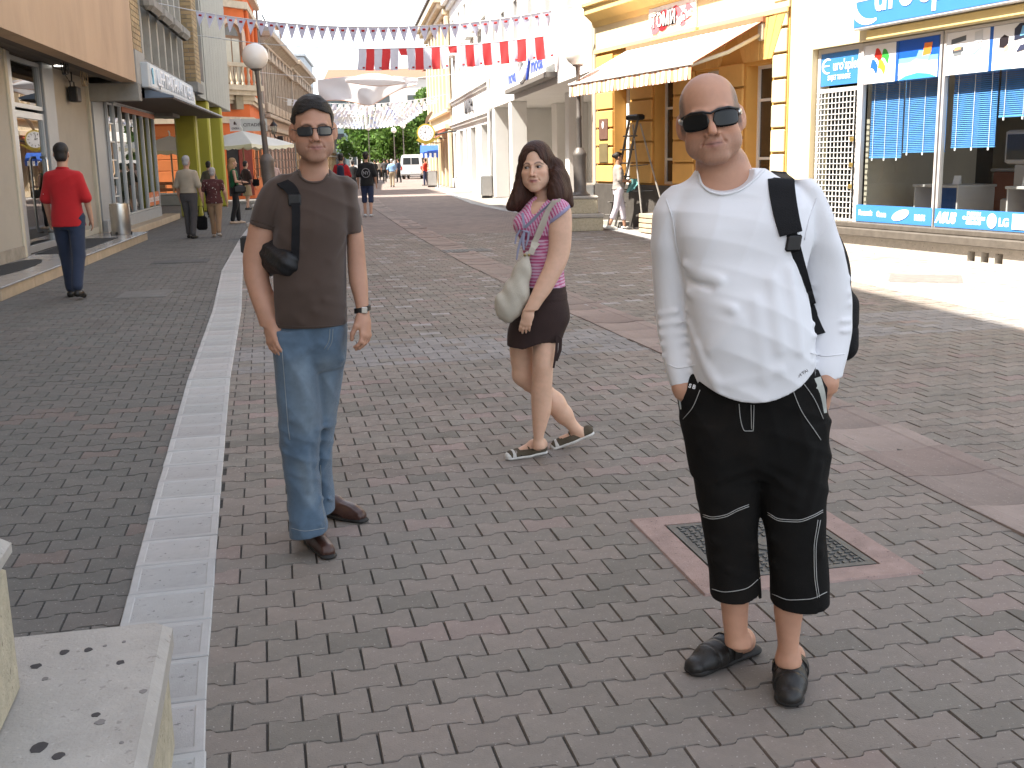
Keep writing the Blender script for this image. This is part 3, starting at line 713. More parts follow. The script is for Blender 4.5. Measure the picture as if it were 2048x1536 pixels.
for k, (a, c) in enumerate(zip(us, us[1:])):
    f = b.part('shop_window', frame_mb(a + .004, c - .004, 0.43, 2.98, 0.86, 0.93, 0.035), M_alu)
    b.part('pane', MB().quad((a + .04, .90, .47), (c - .04, .90, .47), (c - .04, .90, 2.94), (a + .04, .90, 2.94)), M_shop, f)
    if k >= 4:
        b.part('sticker', box(a + .05, c - .05, 0.889, 0.893, 0.50, 0.86), mat('orange_sticker', (0.62, 0.16, 0.035), 0.5, 0.08, 4), f)
        text('lettering', 'apoteka', 0.26, M_lett, f, ((a + c) / 2, 0.886, 0.68), depth=0.002)
b.part('header', bbox(12.97, 18.9, 0.84, 0.93, 2.985, 3.02, 0.004), M_alu)
b.part('orange_band', box(13.9, 18.8, 0.842, 0.855, 2.84, 2.96), _MATS['orange_sticker'])
b.part('room', MB().add([(12.4, 1.3, 0.4), (18.85, 1.3, 0.4), (18.85, 1.3, 3), (12.4, 1.3, 3)], [(0, 1, 2, 3)]), mat('room_green', (0.09, 0.11, 0.06), 0.8, 0.4, 1.2))
b.part('ceiling', box(11.12, 19.4, 0.3, 1.9, 3.0 + .045, 3.3), M_soff2)
b.part('end_glass', box(18.84, 18.9, 0.87, 1.9, 0.42, 3.0), M_alu)

# concrete building on yellow columns
M_board = mat('board_marked_concrete', (0.36, 0.355, 0.315), 0.92, 0.14, 3, 0.5, 30, dirt=0.35, dirt_scale=2, dirt_col=(0.20, 0.19, 0.16), stretch=(4, 4, 0.5))
M_yel = mat('yellow_green_paint', (0.36, 0.335, 0.035), 0.55, 0.05, 2, dirt=0.12, dirt_scale=2, dirt_col=(0.2, 0.18, 0.03))
b = Bld('concrete_building', 'grey concrete building raised on yellow green columns by the cafe', LF, 21.4)
b.part('upper_wall', wall_holes(22.0, 33.4, 3.66, 14.4, 0.0, 0.4, [(23.0, 24.4, 4.2, 9.0)]), M_board)
window(b, 23.0, 24.4, 5.15, 9.0, 0.25, _MATS['brown_frame'], 0.07, (), (0.4,))
b.part('red_panel', box(23.0, 24.4, 0.12, 0.25, 4.2, 5.14), mat('faded_red_panel', (0.34, 0.16, 0.13), 0.8, 0.15, 3))
for k in range(9):
    u = 24.75 + k * 0.96; b.part('facade_plank', bbox(u, u + 0.945, -0.028, 0.0, 3.67, 9.69, 0.008), M_board)
b.part('soffit', box(22.0, 33.4, 0.4, 6.0, 3.66, 3.9), M_conc)
b.part('edge_beam', bbox(20.9, 22.0, -0.12, 0.8, 3.62, 4.0, 0.02), M_conc)
b.part('core', box(21.5, 33.38, 0.4, 11, 3.9, 14.4), M_conc)
b.part('roof', box(21.4, 33.5, -0.1, 11, 14.4, 14.6), M_zinc)
for u, w in ((21.1, .55), (24.9, .55), (29.3, .6)):
    b.part('column', bbox(u, u + w, -0.0, 0.62, 0.0, 3.66, 0.05), M_yel)
for u, w in ((25.0, .5), (29.3, .5)): b.part('rear_column', bbox(u, u + w, 3.6, 4.1, 0.0, 3.66, 0.05), M_yel)
b.part('terrace_beam', bbox(18.95, 20.4, 0.35, 1.2, 2.92, 3.02, 0.01), M_conc)

# orange corner building
M_or = mat('orange_render', (0.58, 0.135, 0.036), 0.85, 0.08, 1.6, 0.15, 40, dirt=0.12, dirt_scale=1.5, dirt_col=(0.3, 0.09, 0.04))
M_or2 = mat('orange_block', (0.56, 0.17, 0.05), 0.85, 0.08, 3, 0.15, 40, rnd=0.07)
M_trim = mat('cream_stucco', (0.52, 0.44, 0.33), 0.85, 0.14, 4, 0.3, 40, dirt=0.4, dirt_scale=2.5, dirt_col=(0.24, 0.19, 0.13))
b = Bld('corner_building', 'orange corner building with an arched balcony window and cream stucco trim', LF, 37.2)
def chamf(o=0.0): return [(37.2 - o, 12), (37.2 - o, 0.75 - o * .4), (38.5 - o * .4, -0.45 - o), (46.0, -0.45 - o), (46.0, 12)]
b.part('wall', MB().prism(chamf(), 0.0, 13.0), M_or)
for z, h, o in ((3.35, 0.28, 0.16), (4.35, 0.2, 0.26), (4.2, 0.15, 0.16), (8.3, 0.3, 0.2), (9.2, 0.22, 0.3), (12.4, 0.3, 0.4)):
    b.part('cornice', MB().prism(chamf(o), z, z + h), M_trim)
b.part('roof', MB().prism(chamf(0.3), 13.0, 13.3), M_roof)
# block courses on the side street face and the street face
for r in range(6):
    z = 0.35 + r * 0.49
    for k in range(6):
        y = 1.0 + k * 1.5 + (0.0 if r % 2 else -0.3)
        b.part('stone_block', bbox(37.165, 37.2, y, y + 1.46, z, z + 0.46, 0.012), M_or2)
    for k in range(7):
        u = 38.75 + k * 1.0; b.part('stone_block', bbox(u, u + 0.94, -0.49, -0.45, z, z + 0.46, 0.015), M_or2)
# doorway with dark red curtain
b.part('doorway', box(37.19, 37.4, 0.9, 1.0, 0.1, 2.7), M_dark)
ux, uy = np.array([1.3, -1.2]) / math.hypot(1.3, 1.2)
def ch(s, o): return (37.2 + ux * s * 1.769 + uy * o, 0.75 + uy * s * 1.769 - ux * o)
def chq(s0, s1, o0, o1, z0, z1):
    return MB().prism([ch(s0, o0), ch(s1, o0), ch(s1, o1), ch(s0, o1)], z0, z1)
b.part('doorway', chq(0.12, 0.80, 0.0, 0.02, 0.15, 2.75), M_dark)
b.part('door_curtain', chq(0.5, 0.95, 0.02, 0.06, 0.15, 2.75), mat('dark_red_cloth', (0.17, 0.035, 0.025), 0.9, 0.2, 6))
# balcony: slab, balusters, rail, corbel; arched window with surround
b.part('balcony_slab', chq(-0.12, 1.12, -0.05, 0.75, 4.75, 4.98), M_trim)
b.part('balcony_slab', chq(-0.06, 1.06, -0.05, 0.6, 4.55, 4.76), M_trim)
b.part('balcony_rail', chq(-0.12, 1.12, 0.55, 0.75, 5.75, 5.92), M_trim)
for k in range(7):
    x, y = ch(-0.05 + k * 0.183, 0.65)
    b.part('baluster', MB().lathe([(0.07, 4.98), (0.07, 5.06), (0.045, 5.1), (0.085, 5.28), (0.05, 5.55), (0.07, 5.66), (0.07, 5.75)], x, y, 10), M_trim, smooth=40)
b.part('corbel', chq(0.38, 0.62, 0.0, 0.35, 3.95, 4.55), mat('old_stucco', (0.28, 0.24, 0.17), 0.9, 0.2, 4))
arch = lambda s0, s1, zb, zs, o: [(s0, zb)] + [((s0 + s1) / 2 - math.cos(t) * (s1 - s0) / 2, zs + math.sin(t) * (s1 - s0) / 2 * 1.769) for t in np.linspace(0, math.pi, 13)] + [(s1, zb)]
def chpoly(poly, o0, o1):
    mb = MB(); n = len(poly); A = [(*ch(s, o0), z) for s, z in poly] + [(*ch(s, o1), z) for s, z in poly]
    mb.add(A, [tuple(range(n)), tuple(range(2 * n - 1, n - 1, -1))] + [(i, n + i, n + (i + 1) % n, (i + 1) % n) for i in range(n)]); return mb
w = b.part('window', chpoly(arch(0.2, 0.8, 5.0, 7.1, 0), -0.0, 0.05), mat('brown_wood', (0.20, 0.11, 0.06), 0.6, 0.15, 5))
b.part('pane', chpoly(arch(0.25, 0.48, 5.1, 7.0, 0)[:1] + [(0.25, 7.0), (0.48, 7.0), (0.48, 5.1)], 0.04, 0.06), mat('curtain_glass', (0.42, 0.40, 0.33), 0.12, 0.1, 2, spec=0.6), w)
b.part('pane', chpoly([(0.52, 5.1), (0.52, 7.0), (0.75, 7.0), (0.75, 5.1)], 0.04, 0.06), _MATS['curtain_glass'], w)
b.part('pane', chpoly(arch(0.27, 0.73, 7.12, 7.12, 0), 0.04, 0.06), M_winglass, w)
A1, A2 = arch(0.06, 0.94, 6.3, 7.1, 0), arch(0.17, 0.83, 6.3, 7.1, 0)
mb = MB(); n = len(A1)
for o0, o1 in ((0.0, 0.14),):
    vs = [(*ch(s, o1), z) for s, z in A1] + [(*ch(s, o1), z) for s, z in A2] + [(*ch(s, o0), z) for s, z in A1] + [(*ch(s, o0), z) for s, z in A2]
    fs = []
    for i in range(n - 1): fs += [(i, i + 1, n + i + 1, n + i), (2 * n + i, 2 * n + i + 1, i + 1, i), (n + i, n + i + 1, 3 * n + i + 1, 3 * n + i)]
    mb.add(vs, fs)
b.part('arch_surround', mb, mat('pink_stucco', (0.55, 0.42, 0.33), 0.85, 0.1, 4))
for u in (38.7, 39.3, 41.7, 42.3, 45.2):
    b.part('pilaster', bbox(u, u + 0.32, -0.60, -0.45, 4.6, 8.3, 0.03), M_or)
for u in (39.9, 43.2):
    window(b, u, u + 1.2, 5.2, 7.6, -0.47, M_trim, 0.1, (0.5,), (0.7,), 0.06)
for u in (39.5, 42.4): window(b, u, u + 1.6, 0.9, 2.9, -0.52, mat('brown_wood', (0.2, 0.11, 0.06)), 0.08, (0.5,), (0.75,), 0.06)
b.part('downpipe', MB().cyl(46.05, -0.6, 0, 12.9, 0.06, n=10), M_conc, smooth=60)
# cafe terrace: low wall, wooden rail
t = thing('terrace_wall', 'low grey terrace wall with a bright top beside the yellow green columns', 'wall', LF.w(30.0, 1.3), LF.ang)
MB().bbox(1.8, 2.1, 0.3, 7.0, 0, 0.42, 0.015).build('wall', M_conc, t)
MB().bbox(1.75, 2.15, 0.25, 7.0, 0.423, 0.48, 0.015).build('coping', mat('pale_stone', (0.5, 0.48, 0.44), 0.8, 0.1, 5), t)
t = thing('wooden_rail', 'brown wooden rail along the cafe terrace', 'railing', LF.w(32.3, 1.6), LF.ang)
for z in (0.55, 0.8): MB().bbox(0, 0.05, 0, 6.5, z, z + 0.12, 0.01).build('rail_board', mat('terrace_wood', (0.23, 0.085, 0.035), 0.7, 0.2, 8), t)
for k in range(4): MB().bbox(0.05, 0.13, k * 2.1, k * 2.1 + .08, 0, 0.95, 0.008).build('post', _MATS['terrace_wood'], t)
# ------------------------------------------------------------------ right side of the street
M_cr = mat('cream_render', (0.72, 0.60, 0.37), 0.9, 0.06, 1.5, 0.15, 50, dirt=0.1, dirt_scale=1, dirt_col=(0.5, 0.38, 0.2))
M_ye = mat('amber_render', (0.66, 0.36, 0.095), 0.88, 0.07, 1.6, 0.15, 50, dirt=0.10, dirt_scale=1.3, dirt_col=(0.4, 0.2, 0.06))
M_ye2 = mat('amber_block', (0.70, 0.41, 0.13), 0.88, 0.07, 3, 0.15, 50, rnd=0.05)
M_yt = mat('yellow_trim', (0.74, 0.56, 0.24), 0.85, 0.06, 3, 0.1, 50)
M_gran = mat('speckled_granite', (0.45, 0.41, 0.36), 0.8, 0.15, 12, 0.3, 90, spots=0.9, spot_scale=45, spot_col=(0.62, 0.58, 0.52))
M_blue = mat('print_blue', (0.055, 0.22, 0.55), 0.35, 0.06, 1.5)
M_blued = mat('print_dark_blue', (0.02, 0.10, 0.38), 0.35, 0.1, 2)
M_pw = mat('print_white', (0.80, 0.80, 0.82), 0.35, 0.03, 2)
M_slat = mat('blind_slat', (0.10, 0.30, 0.68), 0.4, 0.1, 6, metal=0.1)
M_ledge = mat('dark_stone_ledge', (0.11, 0.095, 0.08), 0.5, 0.25, 9, 0.2, 60, dirt=0.2, dirt_scale=5)
def pm(name, c, **k): return mat('print_' + name, lin(c), 0.35, 0.05, 3, **k)

b = Bld('computer_shop', 'cream corner shop with blue signs and blue blinds behind two big windows', R1F, -1.64)
b.part('wall', wall_holes(-1.64, 9.0, 0.27, 8.0, 0.0, 0.35, [(-1.0, 3.78, 0.42, 3.22), (5.4, 8.2, 0.6, 3.2)]), M_cr)
b.part('core', MB().add([(-1.6, 4.5, 0), (9, 4.5, 0), (9, 4.5, 8), (-1.6, 4.5, 8), (-1.6, 9, 0), (9, 9, 0), (9, 9, 8), (-1.6, 9, 8)], [(0, 1, 2, 3), (5, 4, 7, 6), (4, 0, 3, 7), (1, 5, 6, 2), (3, 2, 6, 7)]), mat('room_wall', (0.30, 0.27, 0.22), 0.9, 0.1, 2))
b.part('roof', box(-1.7, 9.1, -0.3, 9, 8.0, 8.2), M_roof)
b.part('fascia_strip', bbox(0.42, 9.0, -0.05, 0.0, 3.225, 3.36, 0.01), M_yt)
b.part('base_wall', wall_holes(-1.0, 9.0, 0.0, 0.26, -0.10, 0.35, [(2.86 + .25 * k, 3.0 + .25 * k, 0.05, 0.19) for k in range(3)]), M_gran)
for k in range(3): b.part('vent', box(2.86 + .25 * k, 3.0 + .25 * k, 0.1, 0.12, 0.05, 0.19), M_dark)
b.part('ledge', bbox(-1.05, 3.95, -0.20, -0.0, 0.268, 0.385, 0.012), M_ledge)
b.part('ledge', bbox(-1.0, 3.88, -0.09, 0.05, 0.387, 0.465, 0.01), M_ledge)
# shop room
b.part('room_floor', box(-1.5, 8.9, 0.36, 4.48, 0.30, 0.34), mat('room_floor', (0.16, 0.13, 0.11), 0.4, 0.1, 3))
b.part('room_ceiling', box(-1.5, 8.9, 0.36, 4.48, 3.3, 3.4), M_white)
b.part('partition', box(-0.05, 0.02, 0.4, 2.6, 0.34, 3.3), M_beige)
# main sign
sg = b.part('shop_sign', bbox(0.20, 6.2, -0.14, -0.0, 3.38, 4.22, 0.015), M_pw)
b.part('sign_face', box(0.235, 6.17, -0.147, -0.141, 3.415, 4.19), M_blue, sg)
def swoosh(parent, u, z, s, y, m):
    pts = []
    for t in np.linspace(math.radians(58), math.radians(292), 22): pts.append((u + s * 0.62 * math.cos(t), y, z + s * 0.5 * math.sin(t)))
    rr = [s * (0.03 + 0.075 * math.sin(math.pi * k / 21) ** 0.8) for k in range(22)]
    mb = MB().tube(pts, rr, 8); mb.box(u - s * .55, u + s * .18, y - .002, y + .002, z - s * .02, z + s * .075)
    mb.v = [(p[0], y + (p[1] - y) * 0.04, p[2]) for p in mb.v]
    b.part('lettering', mb, m, parent)
swoosh(sg, 0.62, 3.80, 0.66, -0.152, M_pw)
text('lettering', "uro'splet S.T.", 0.62, M_pw, sg, (2.32, -0.152, 3.80), depth=0.003, sx=0.98, bold=0.014)
# door with its blue sign and white security grille
M_fr = mat('pale_frame', (0.55, 0.52, 0.50), 0.5, 0.06, 3)
d = b.part('door', frame_mb(-0.98, 0.14, 0.42, 3.21, 0.10, 0.18, 0.075, (), (0.762,)), M_fr)
b.part('door_sign', box(-0.90, 0.06, 0.11, 0.12, 2.62, 3.13), M_blue, d)
swoosh(d, -0.72, 2.93, 0.22, 0.106, M_pw)
text('lettering', "uro'splet", 0.23, M_pw, d, (-0.25, 0.105, 2.925), depth=0.002, sx=0.82, bold=0.004)
text('lettering', "SVIJET TEHNIKE", 0.105, M_pw, d, (-0.42, 0.105, 2.74), depth=0.002, sx=0.8, bold=0.002)
b.part('pane', MB().quad((-0.92, .15, .5), (.08, .15, .5), (.08, .15, 2.52), (-.92, .15, 2.52)), M_pane, d)
mb = MB()
for k in range(11): u = -0.9 + k * 0.095; mb.box(u - .007, u + .007, 0.06, 0.072, 0.48, 2.54)
for k in range(24): z = 0.5 + k * 0.0875; mb.box(-0.92, 0.08, 0.05, 0.06, z - .006, z + .006)
b.part('grille', mb, M_white, d)
for z in (1.72, 1.32, 0.98): b.part('lock', bbox(0.02, 0.09, 0.02, 0.06, z, z + .07, .01), mat('brass', (0.5, 0.36, 0.12), 0.35, 0.1, 5, metal=0.8), d)
for k, (s, z) in enumerate((("SONY", 1.02), ("Panasonic", 0.93), ("UP", 0.84))): text('lettering', s, 0.10, M_black, d, (-0.42, 0.075, z), depth=0.001, bold=0.003)
b.part('mullion', bbox(0.145, 0.165, 0.09, 0.2, 0.42, 3.21, .005), M_fr)
# windows
M_big = glass_mat('shop_window_glass', (0.93, 0.96, 0.95), 0.8)
for a, c in ((0.17, 1.92), (1.96, 3.76)):
    f = b.part('shop_window', frame_mb(a, c, 0.44, 3.20, 0.09, 0.16, 0.04), M_fr)
    b.part('pane', MB().quad((a + .04, .125, .48), (c - .04, .125, .48), (c - .04, .125, 3.16), (a + .04, .125, 3.16)), M_big, f)
    b.part('sticker_band', box(a + .01, c - .01, 0.080, 0.086, 0.475, 0.735), M_blue, f)
    if a < 1:
        for s, u, z, h in (("Panasonic", 0.42, .63, .115), ("Canon", 0.80, .62, .115), ("PHILIPS", 1.66, .60, .115)): text('lettering', s, h, M_pw, f, (u, 0.078, z - .02), depth=0.001, bold=0.006, sx=0.72 if s != 'PHILIPS' else 0.62)
        mb = MB(); mb.prism([(1.24 + .19 * math.cos(t) * .98 + .0, 0.605 + .075 * math.sin(t) + .045 * math.cos(t)) for t in np.linspace(0, 2 * math.pi, 24, endpoint=False)], 0.072, 0.078, 'y'); b.part('logo', mb, M_pw, f)
    else:
        text('lettering', "ASUS", .20, M_pw, f, (2.19, 0.078, .60), depth=0.001, bold=0.012, shear=0.25, sx=0.85)
        text('lettering', "FUJITSU\nCOMPUTERS\nSIEMENS", .062, M_pw, f, (2.74, 0.078, .62), depth=0.001, bold=0.004, sx=1.2)
        b.part('logo', MB().prism([(3.08 + .085 * math.cos(t), 0.60 + .10 * math.sin(t)) for t in np.linspace(0, 2 * math.pi, 24, endpoint=False)], 0.072, 0.078, 'y'), M_pw, f)
        text('lettering', "LG", .15, M_pw, f, (3.29, 0.078, .585), depth=0.001, bold=0.006)
        b.part('logo', bbox(3.44, 3.72, 0.070, 0.078, 0.505, .71, .003), M_pw, f)
        text('lettering', "hp", .16, pm('hp_grey', (150, 160, 165)), f, (3.58, 0.068, .61), depth=0.001, shear=0.25)
# posters in the top of the windows (flat prints on boards)
def board(f, u0, u1, shapes, z0=2.585, z1=3.155, side=M_blued):
    b.part('poster', box(u0, u1, 0.108, 0.114, z0, z1), M_pw, f)
    w, h = u1 - u0, z1 - z0
    for k, (m, poly) in enumerate(shapes):
        b.part('print', MB().prism([(u0 + x * w, z0 + y * h) for x, y in poly], 0.108 - 0.0012 * (k + 1), 0.108 - 0.0012 * k - .0002, 'y'), m, f)
    b.part('poster_edge', box(u1, u1 + 0.06, 0.106, 0.116, z0, z1), side, f)
fs = [o for o in children(b.root) if o.name.startswith('shop_window')]
def wave(x0, x1, y0, y1, a): 
    n = 8; t = [i / n for i in range(n + 1)]
    lo = [(x0 + (x1 - x0) * q + .22 * y0 - .12, y0 + a * math.sin(q * math.pi * 1.0 + .4) - .12 * q) for q in t]; hi = [(x0 + (x1 - x0) * q + .22 * y1 - .12, y1 + a * math.sin(q * math.pi * 1.0 + .4) - .12 * q) for q in t]
    return lo + hi[::-1]
board(fs[0], 0.20, 0.93, [(pm('red', (214, 50, 40)), wave(.30, .50, .62, .86, .08)), (pm('green', (60, 165, 70)), wave(.54, .74, .60, .82, .08)), (pm('sky', (40, 100, 215)), wave(.24, .45, .36, .58, .08)), (pm('yellow', (240, 215, 60)), wave(.49, .70, .34, .55, .08))])
board(fs[0], 1.0, 1.83, [(pm('deep', (30, 90, 190)), [(0, .55), (1, .55), (1, 1), (0, 1)]), (pm('pale', (120, 190, 240)), [(0, .42), (1, .42), (1, .55), (0, .55)]), (pm('cloud', (225, 238, 250)), [(0, .12), (.5, .2), (1, .1), (1, .42), (0, .42)]), (pm('planet', (70, 150, 225)), [(.0, 0), (1, 0), (.8, .1), (.5, .15), (.2, .1)]), (pm('key', (185, 195, 205)), [(.22, .38), (.5, .26), (.78, .44), (.52, .54)]), (pm('screen', (130, 185, 225)), [(.45, .5), (.78, .44), (.84, .66), (.52, .7)]), (pm('orange', (235, 130, 60)), [(.62, .55), (.82, .58), (.86, .86), (.66, .86)])])
board(fs[1], 2.0, 2.80, [(pm('grey', (95, 100, 105)), [(.1, .72), (.45, .78), (.45, .9), (.1, .84)]), (pm('printer', (80, 85, 90)), [(.14, .5), (.4, .53), (.4, .64), (.14, .6)]), (pm('paper', (225, 150, 110)), [(.18, .56), (.34, .58), (.34, .66), (.18, .64)]), (pm('tray', (120, 125, 130)), [(.18, .44), (.36, .46), (.36, .52), (.18, .5)]), (pm('scanner', (150, 205, 230)), [(.52, .42), (.68, .44), (.84, .58), (.8, .6), (.64, .47)]), (pm('box', (205, 208, 212)), [(.66, .68), (.84, .71), (.84, .97), (.66, .94)])])
board(fs[1], 2.86, 3.66, [(pm('hair', (45, 40, 45)), [(.14, .5), (.26, .48), (.34, .58), (.34, .72), (.24, .78), (.14, .7)]), (pm('skin', (225, 170, 150)), [(.24, .38), (.34, .42), (.36, .56), (.26, .5)]), (pm('arm', (228, 178, 160)), [(.36, .38), (.56, .5), (.58, .56), (.36, .46)]), (pm('shirt', (150, 195, 225)), [(.06, 0), (.44, 0), (.4, .26), (.26, .36), (.12, .3)]), (pm('monitor', (50, 55, 75)), [(.46, .62), (.94, .7), (.94, 1), (.56, .98), (.46, .88)]), (pm('monitor_glass', (120, 180, 225)), [(.58, .7), (.92, .75), (.92, .94), (.62, .92)]), (pm('keys', (60, 65, 90)), [(.52, .36), (.8, .42), (.86, .54), (.6, .5)])])
# venetian blinds, slat by slat
def blind(u0, u1, z0, z1, lab):
    t = thing('venetian_blind', lab, 'blind', R1F.w(u0, 0.28, z1), R1F.ang, 'blue blinds in the computer shop windows')
    w = u1 - u0; mb = MB(); n = int((z1 - z0) / 0.027)
    for k in range(n):
        z = -0.03 - k * 0.027; mb.quad((0, -0.009, z - .0115), (w, -0.009, z - .0115), (w, 0.009, z + .0115), (0, 0.009, z + .0115))
    o = mb.build('slats', M_slat, t); o['kind'] = 'stuff'
    MB().bbox(0, w, -.015, .015, -.02, 0, .003).build('head_rail', M_slat, t)
    MB().bbox(0, w, -.014, .014, -(z1 - z0) - .02, -(z1 - z0), .004).build('bottom_rail', mat('rail_blue', (0.10, 0.30, 0.62), 0.4), t)
    for q in (0.12, 0.5, 0.88):
        MB().box(w * q - .004, w * q + .004, -.018, -.014, -(z1 - z0), -.02).build('ladder_tape', M_pw, t)
        MB().bbox(w * q - .014, w * q + .014, -.03, -.012, -(z1 - z0) - .06, -(z1 - z0) - .015, .006).build('toggle', M_pw, t)
blind(0.20, 0.95, 1.47, 2.6, 'blue blind hanging lowest, in the window next to the shop door grille')
blind(0.985, 1.88, 1.545, 2.6, 'blue blind just left of the window mullion, above the dark shop room')
blind(2.0, 2.83, 1.60, 2.6, 'darker blue blind just right of the window mullion')
blind(2.87, 3.74, 1.99, 2.6, 'short blue blind, raised highest, at the right edge of the photo')
# desks, cards and a monitor inside the shop
M_desk = mat('desk_grey', (0.45, 0.44, 0.45), 0.5, 0.05, 3)
def desk(lab, u, y, w):
    t = thing('shop_desk', lab, 'desk', R1F.w(u, y, 0.34), R1F.ang, 'display desks inside the computer shop')
    MB().bbox(-.02, w + .02, -.02, .72, .66, .70, .006).build('desk_top', M_desk, t)
    for x in (0, w - .03): MB().bbox(x, x + .03, 0, .7, 0, .66, .004).build('side_panel', M_desk, t)
    MB().box(0.03, w - .03, .35, .37, .1, .66).build('back_panel', M_blued, t)
desk('grey desk with a blue back panel behind the left shop window', 0.72, 0.75, 0.95)
desk('grey desk with a blue back panel behind the right shop window', 2.62, 0.75, 1.05)
k = 0
for u, y, z, lab in ((1.05, .9, 1.045, 'white card standing on the left shop desk, the left one'), (1.45, .9, 1.045, 'white card standing on the left shop desk, the right one'), (2.8, .9, 1.045, 'white card standing on the right shop desk, the left one'), (3.3, .9, 1.045, 'white card standing on the right shop desk, the right one')):
    t = thing('price_card', lab, 'card', R1F.w(u, y, z), R1F.ang + .2, 'white cards in the computer shop')
    MB().add([(-.06, 0, 0), (.06, 0, 0), (.06, .04, .13), (-.06, .04, .13), (-.06, .06, 0), (.06, .06, 0)], [(0, 1, 2, 3), (3, 2, 5, 4)]).build('card', M_pw, t)
t = thing('crt_monitor', 'grey monitor on a stand inside the shop behind the right window', 'monitor', R1F.w(2.33, 1.2, 0.34), R1F.ang)
mb = MB(); mb.bbox(-.28, .28, 0, .4, 1.0, 1.48, .03); mb.build('case', M_desk, t); MB().box(-.22, .22, -.006, 0, 1.06, 1.42).build('screen', M_winglass, t)
MB().bbox(-.12, .12, .05, .35, .5, 1.0, .02).build('stand', M_desk, t); MB().bbox(-.3, .3, 0, .5, 0, .5, .02).build('base_cabinet', M_desk, t)
t = thing('shop_cabinet', 'dark shelf unit at the back of the computer shop', 'cabinet', R1F.w(1.15, 3.6, 0.34), R1F.ang)
MB().bbox(0, .7, 0, .4, 0, 1.7, .01).build('carcass', M_black, t)
for k in range(4): MB().bbox(.05, .65, -.03, 0, .2 + .4 * k, .24 + .4 * k, .005).build('shelf', M_desk, t)
t = thing('shop_counter', 'red brown counter at the back of the computer shop', 'counter', R1F.w(0.3, 2.7, 0.34), R1F.ang)
MB().bbox(0, 1.5, 0, .5, 0, .85, .02).build('counter', mat('red_brown_wood', (0.30, 0.09, 0.05), 0.5, 0.15, 4), t); MB().bbox(-.03, 1.53, -.03, .53, .85, .9, .01).build('counter_top', M_desk, t)

# amber building with the striped awning
b = Bld('amber_building', 'amber rendered building with a striped awning, arched window heads and white trim', R1F, -9.42)
HO = [(-8.5, -7.68, 0.12, 3.2), (-6.52, -5.72, 0.95, 3.15), (-2.98, -2.14, 0.95, 3.12), (-4.75, -3.95, 0.95, 3.15)]
b.part('wall', wall_holes(-9.42, -1.66, 0.0, 8.2, 0.0, 0.45, HO + [(-8 + 2.2 * k, -7 + 2.2 * k, 5.6, 7.4) for k in range(3)]), M_ye)
for k in range(3): window(b, -8 + 2.2 * k, -7 + 2.2 * k, 5.6, 7.4, 0.2, M_white)
b.part('core', box(-9.4, -1.66, 1.6, 9, 0, 8.2), M_dark)
b.part('frieze', box(-9.42, -1.66, -0.03, -0.0, 3.98, 4.6), M_cr)
b.part('cornice', MB().prism([(0, 4.5), (-0.05, 4.5), (-0.10, 4.62), (-0.24, 4.74), (-0.30, 4.78), (-0.30, 4.92), (-0.36, 4.95), (-0.36, 5.02), (0, 5.05)], -9.5, -1.66, 'x'), M_yt)
b.part('string_course', bbox(-9.46, -1.66, -0.07, -0.03, 3.90, 4.0, 0.01), M_yt)
b.part('plinth', bbox(-9.46, -1.66, -0.06, 0.0, 0.0, 0.94, 0.012), mat('dark_plinth', (0.07, 0.062, 0.055), 0.85, 0.2, 6, 0.3))
b.part('roof', box(-9.5, -1.6, -0.35, 9, 8.2, 8.4), M_roof)
# rusticated piers, block by block
for (u0, u1, z0, z1, m) in ((-9.40, -8.52, 0.96, 3.86, M_ye2), (-7.62, -6.60, 0.96, 3.2, M_ye2), (-5.66, -4.82, 0.96, 3.2, M_ye2), (-3.88, -3.04, 0.96, 3.2, M_ye2), (-2.10, -1.70, 0.3, 4.5, M_cr)):
    n = max(1, round((z1 - z0) / 0.44)); h = (z1 - z0) / n
    for r in range(n): b.part('stone_block', bbox(u0, u1, -0.05, 0.0, z0 + r * h + .018, z0 + (r + 1) * h - .018, 0.016), m)
for uc in (-6.12, -4.35, -2.56):            # fan of wedge stones over each window
    for k in range(-3, 4):
        a0, a1 = (k - .46) * 0.17, (k + .46) * 0.17
        zb, zt = 3.18, 3.88
        P = [(uc + (k - .47) * 0.13, zb), (uc + (k + .47) * 0.13, zb), (uc + (k + .47) * 0.13 + math.tan(a1) * (zt - zb) * .8, zt), (uc + (k - .47) * 0.13 + math.tan(a0) * (zt - zb) * .8, zt)]
        b.part('wedge_stone', MB().prism(P, -0.06 - .02 * (k == 0), 0.0, 'y'), M_ye2)
for h in HO[1:]:
    window(b, h[0], h[1], h[2], h[3], 0.24, M_white, 0.06, (), (0.24, 0.72), 0.07, None, mat('window_glass_brown', (0.06, 0.04, 0.025), 0.06, 0.4, 1.2, spec=0.6))
d = b.part('door', frame_mb(-8.48, -7.70, 0.14, 3.18, 0.30, 0.37, 0.12, (), (0.70,)), M_white)
b.part('pane', MB().quad((-8.37, .34, .3), (-7.82, .34, .3), (-7.82, .34, 3.08), (-8.37, .34, 3.08)), mat('door_glass', (0.35, 0.34, 0.32), 0.1, 0.2, 2), d)
b.part('doorstep', bbox(-8.6, -7.6, -0.30, 0.3, 0.0, 0.12, 0.012), M_conc)
for z0, z1, c in ((1.95, 2.42, (0.16, 0.09, 0.07)), (1.42, 1.86, (0.17, 0.135, 0.07))):
    p = b.part('wall_plaque', bbox(-9.18, -8.72, -0.075, -0.052, z0, z1, .01), mat('plaque%d' % int(z1 * 100), c, 0.3, 0.15, 6))
    if z0 > 1.9: b.part('oval', MB().prism([(-8.95 + .05 * math.cos(t), 2.28 + .08 * math.sin(t)) for t in np.linspace(0, 2 * math.pi, 16, endpoint=False)], -.082, -.075, 'y'), M_pw, p)
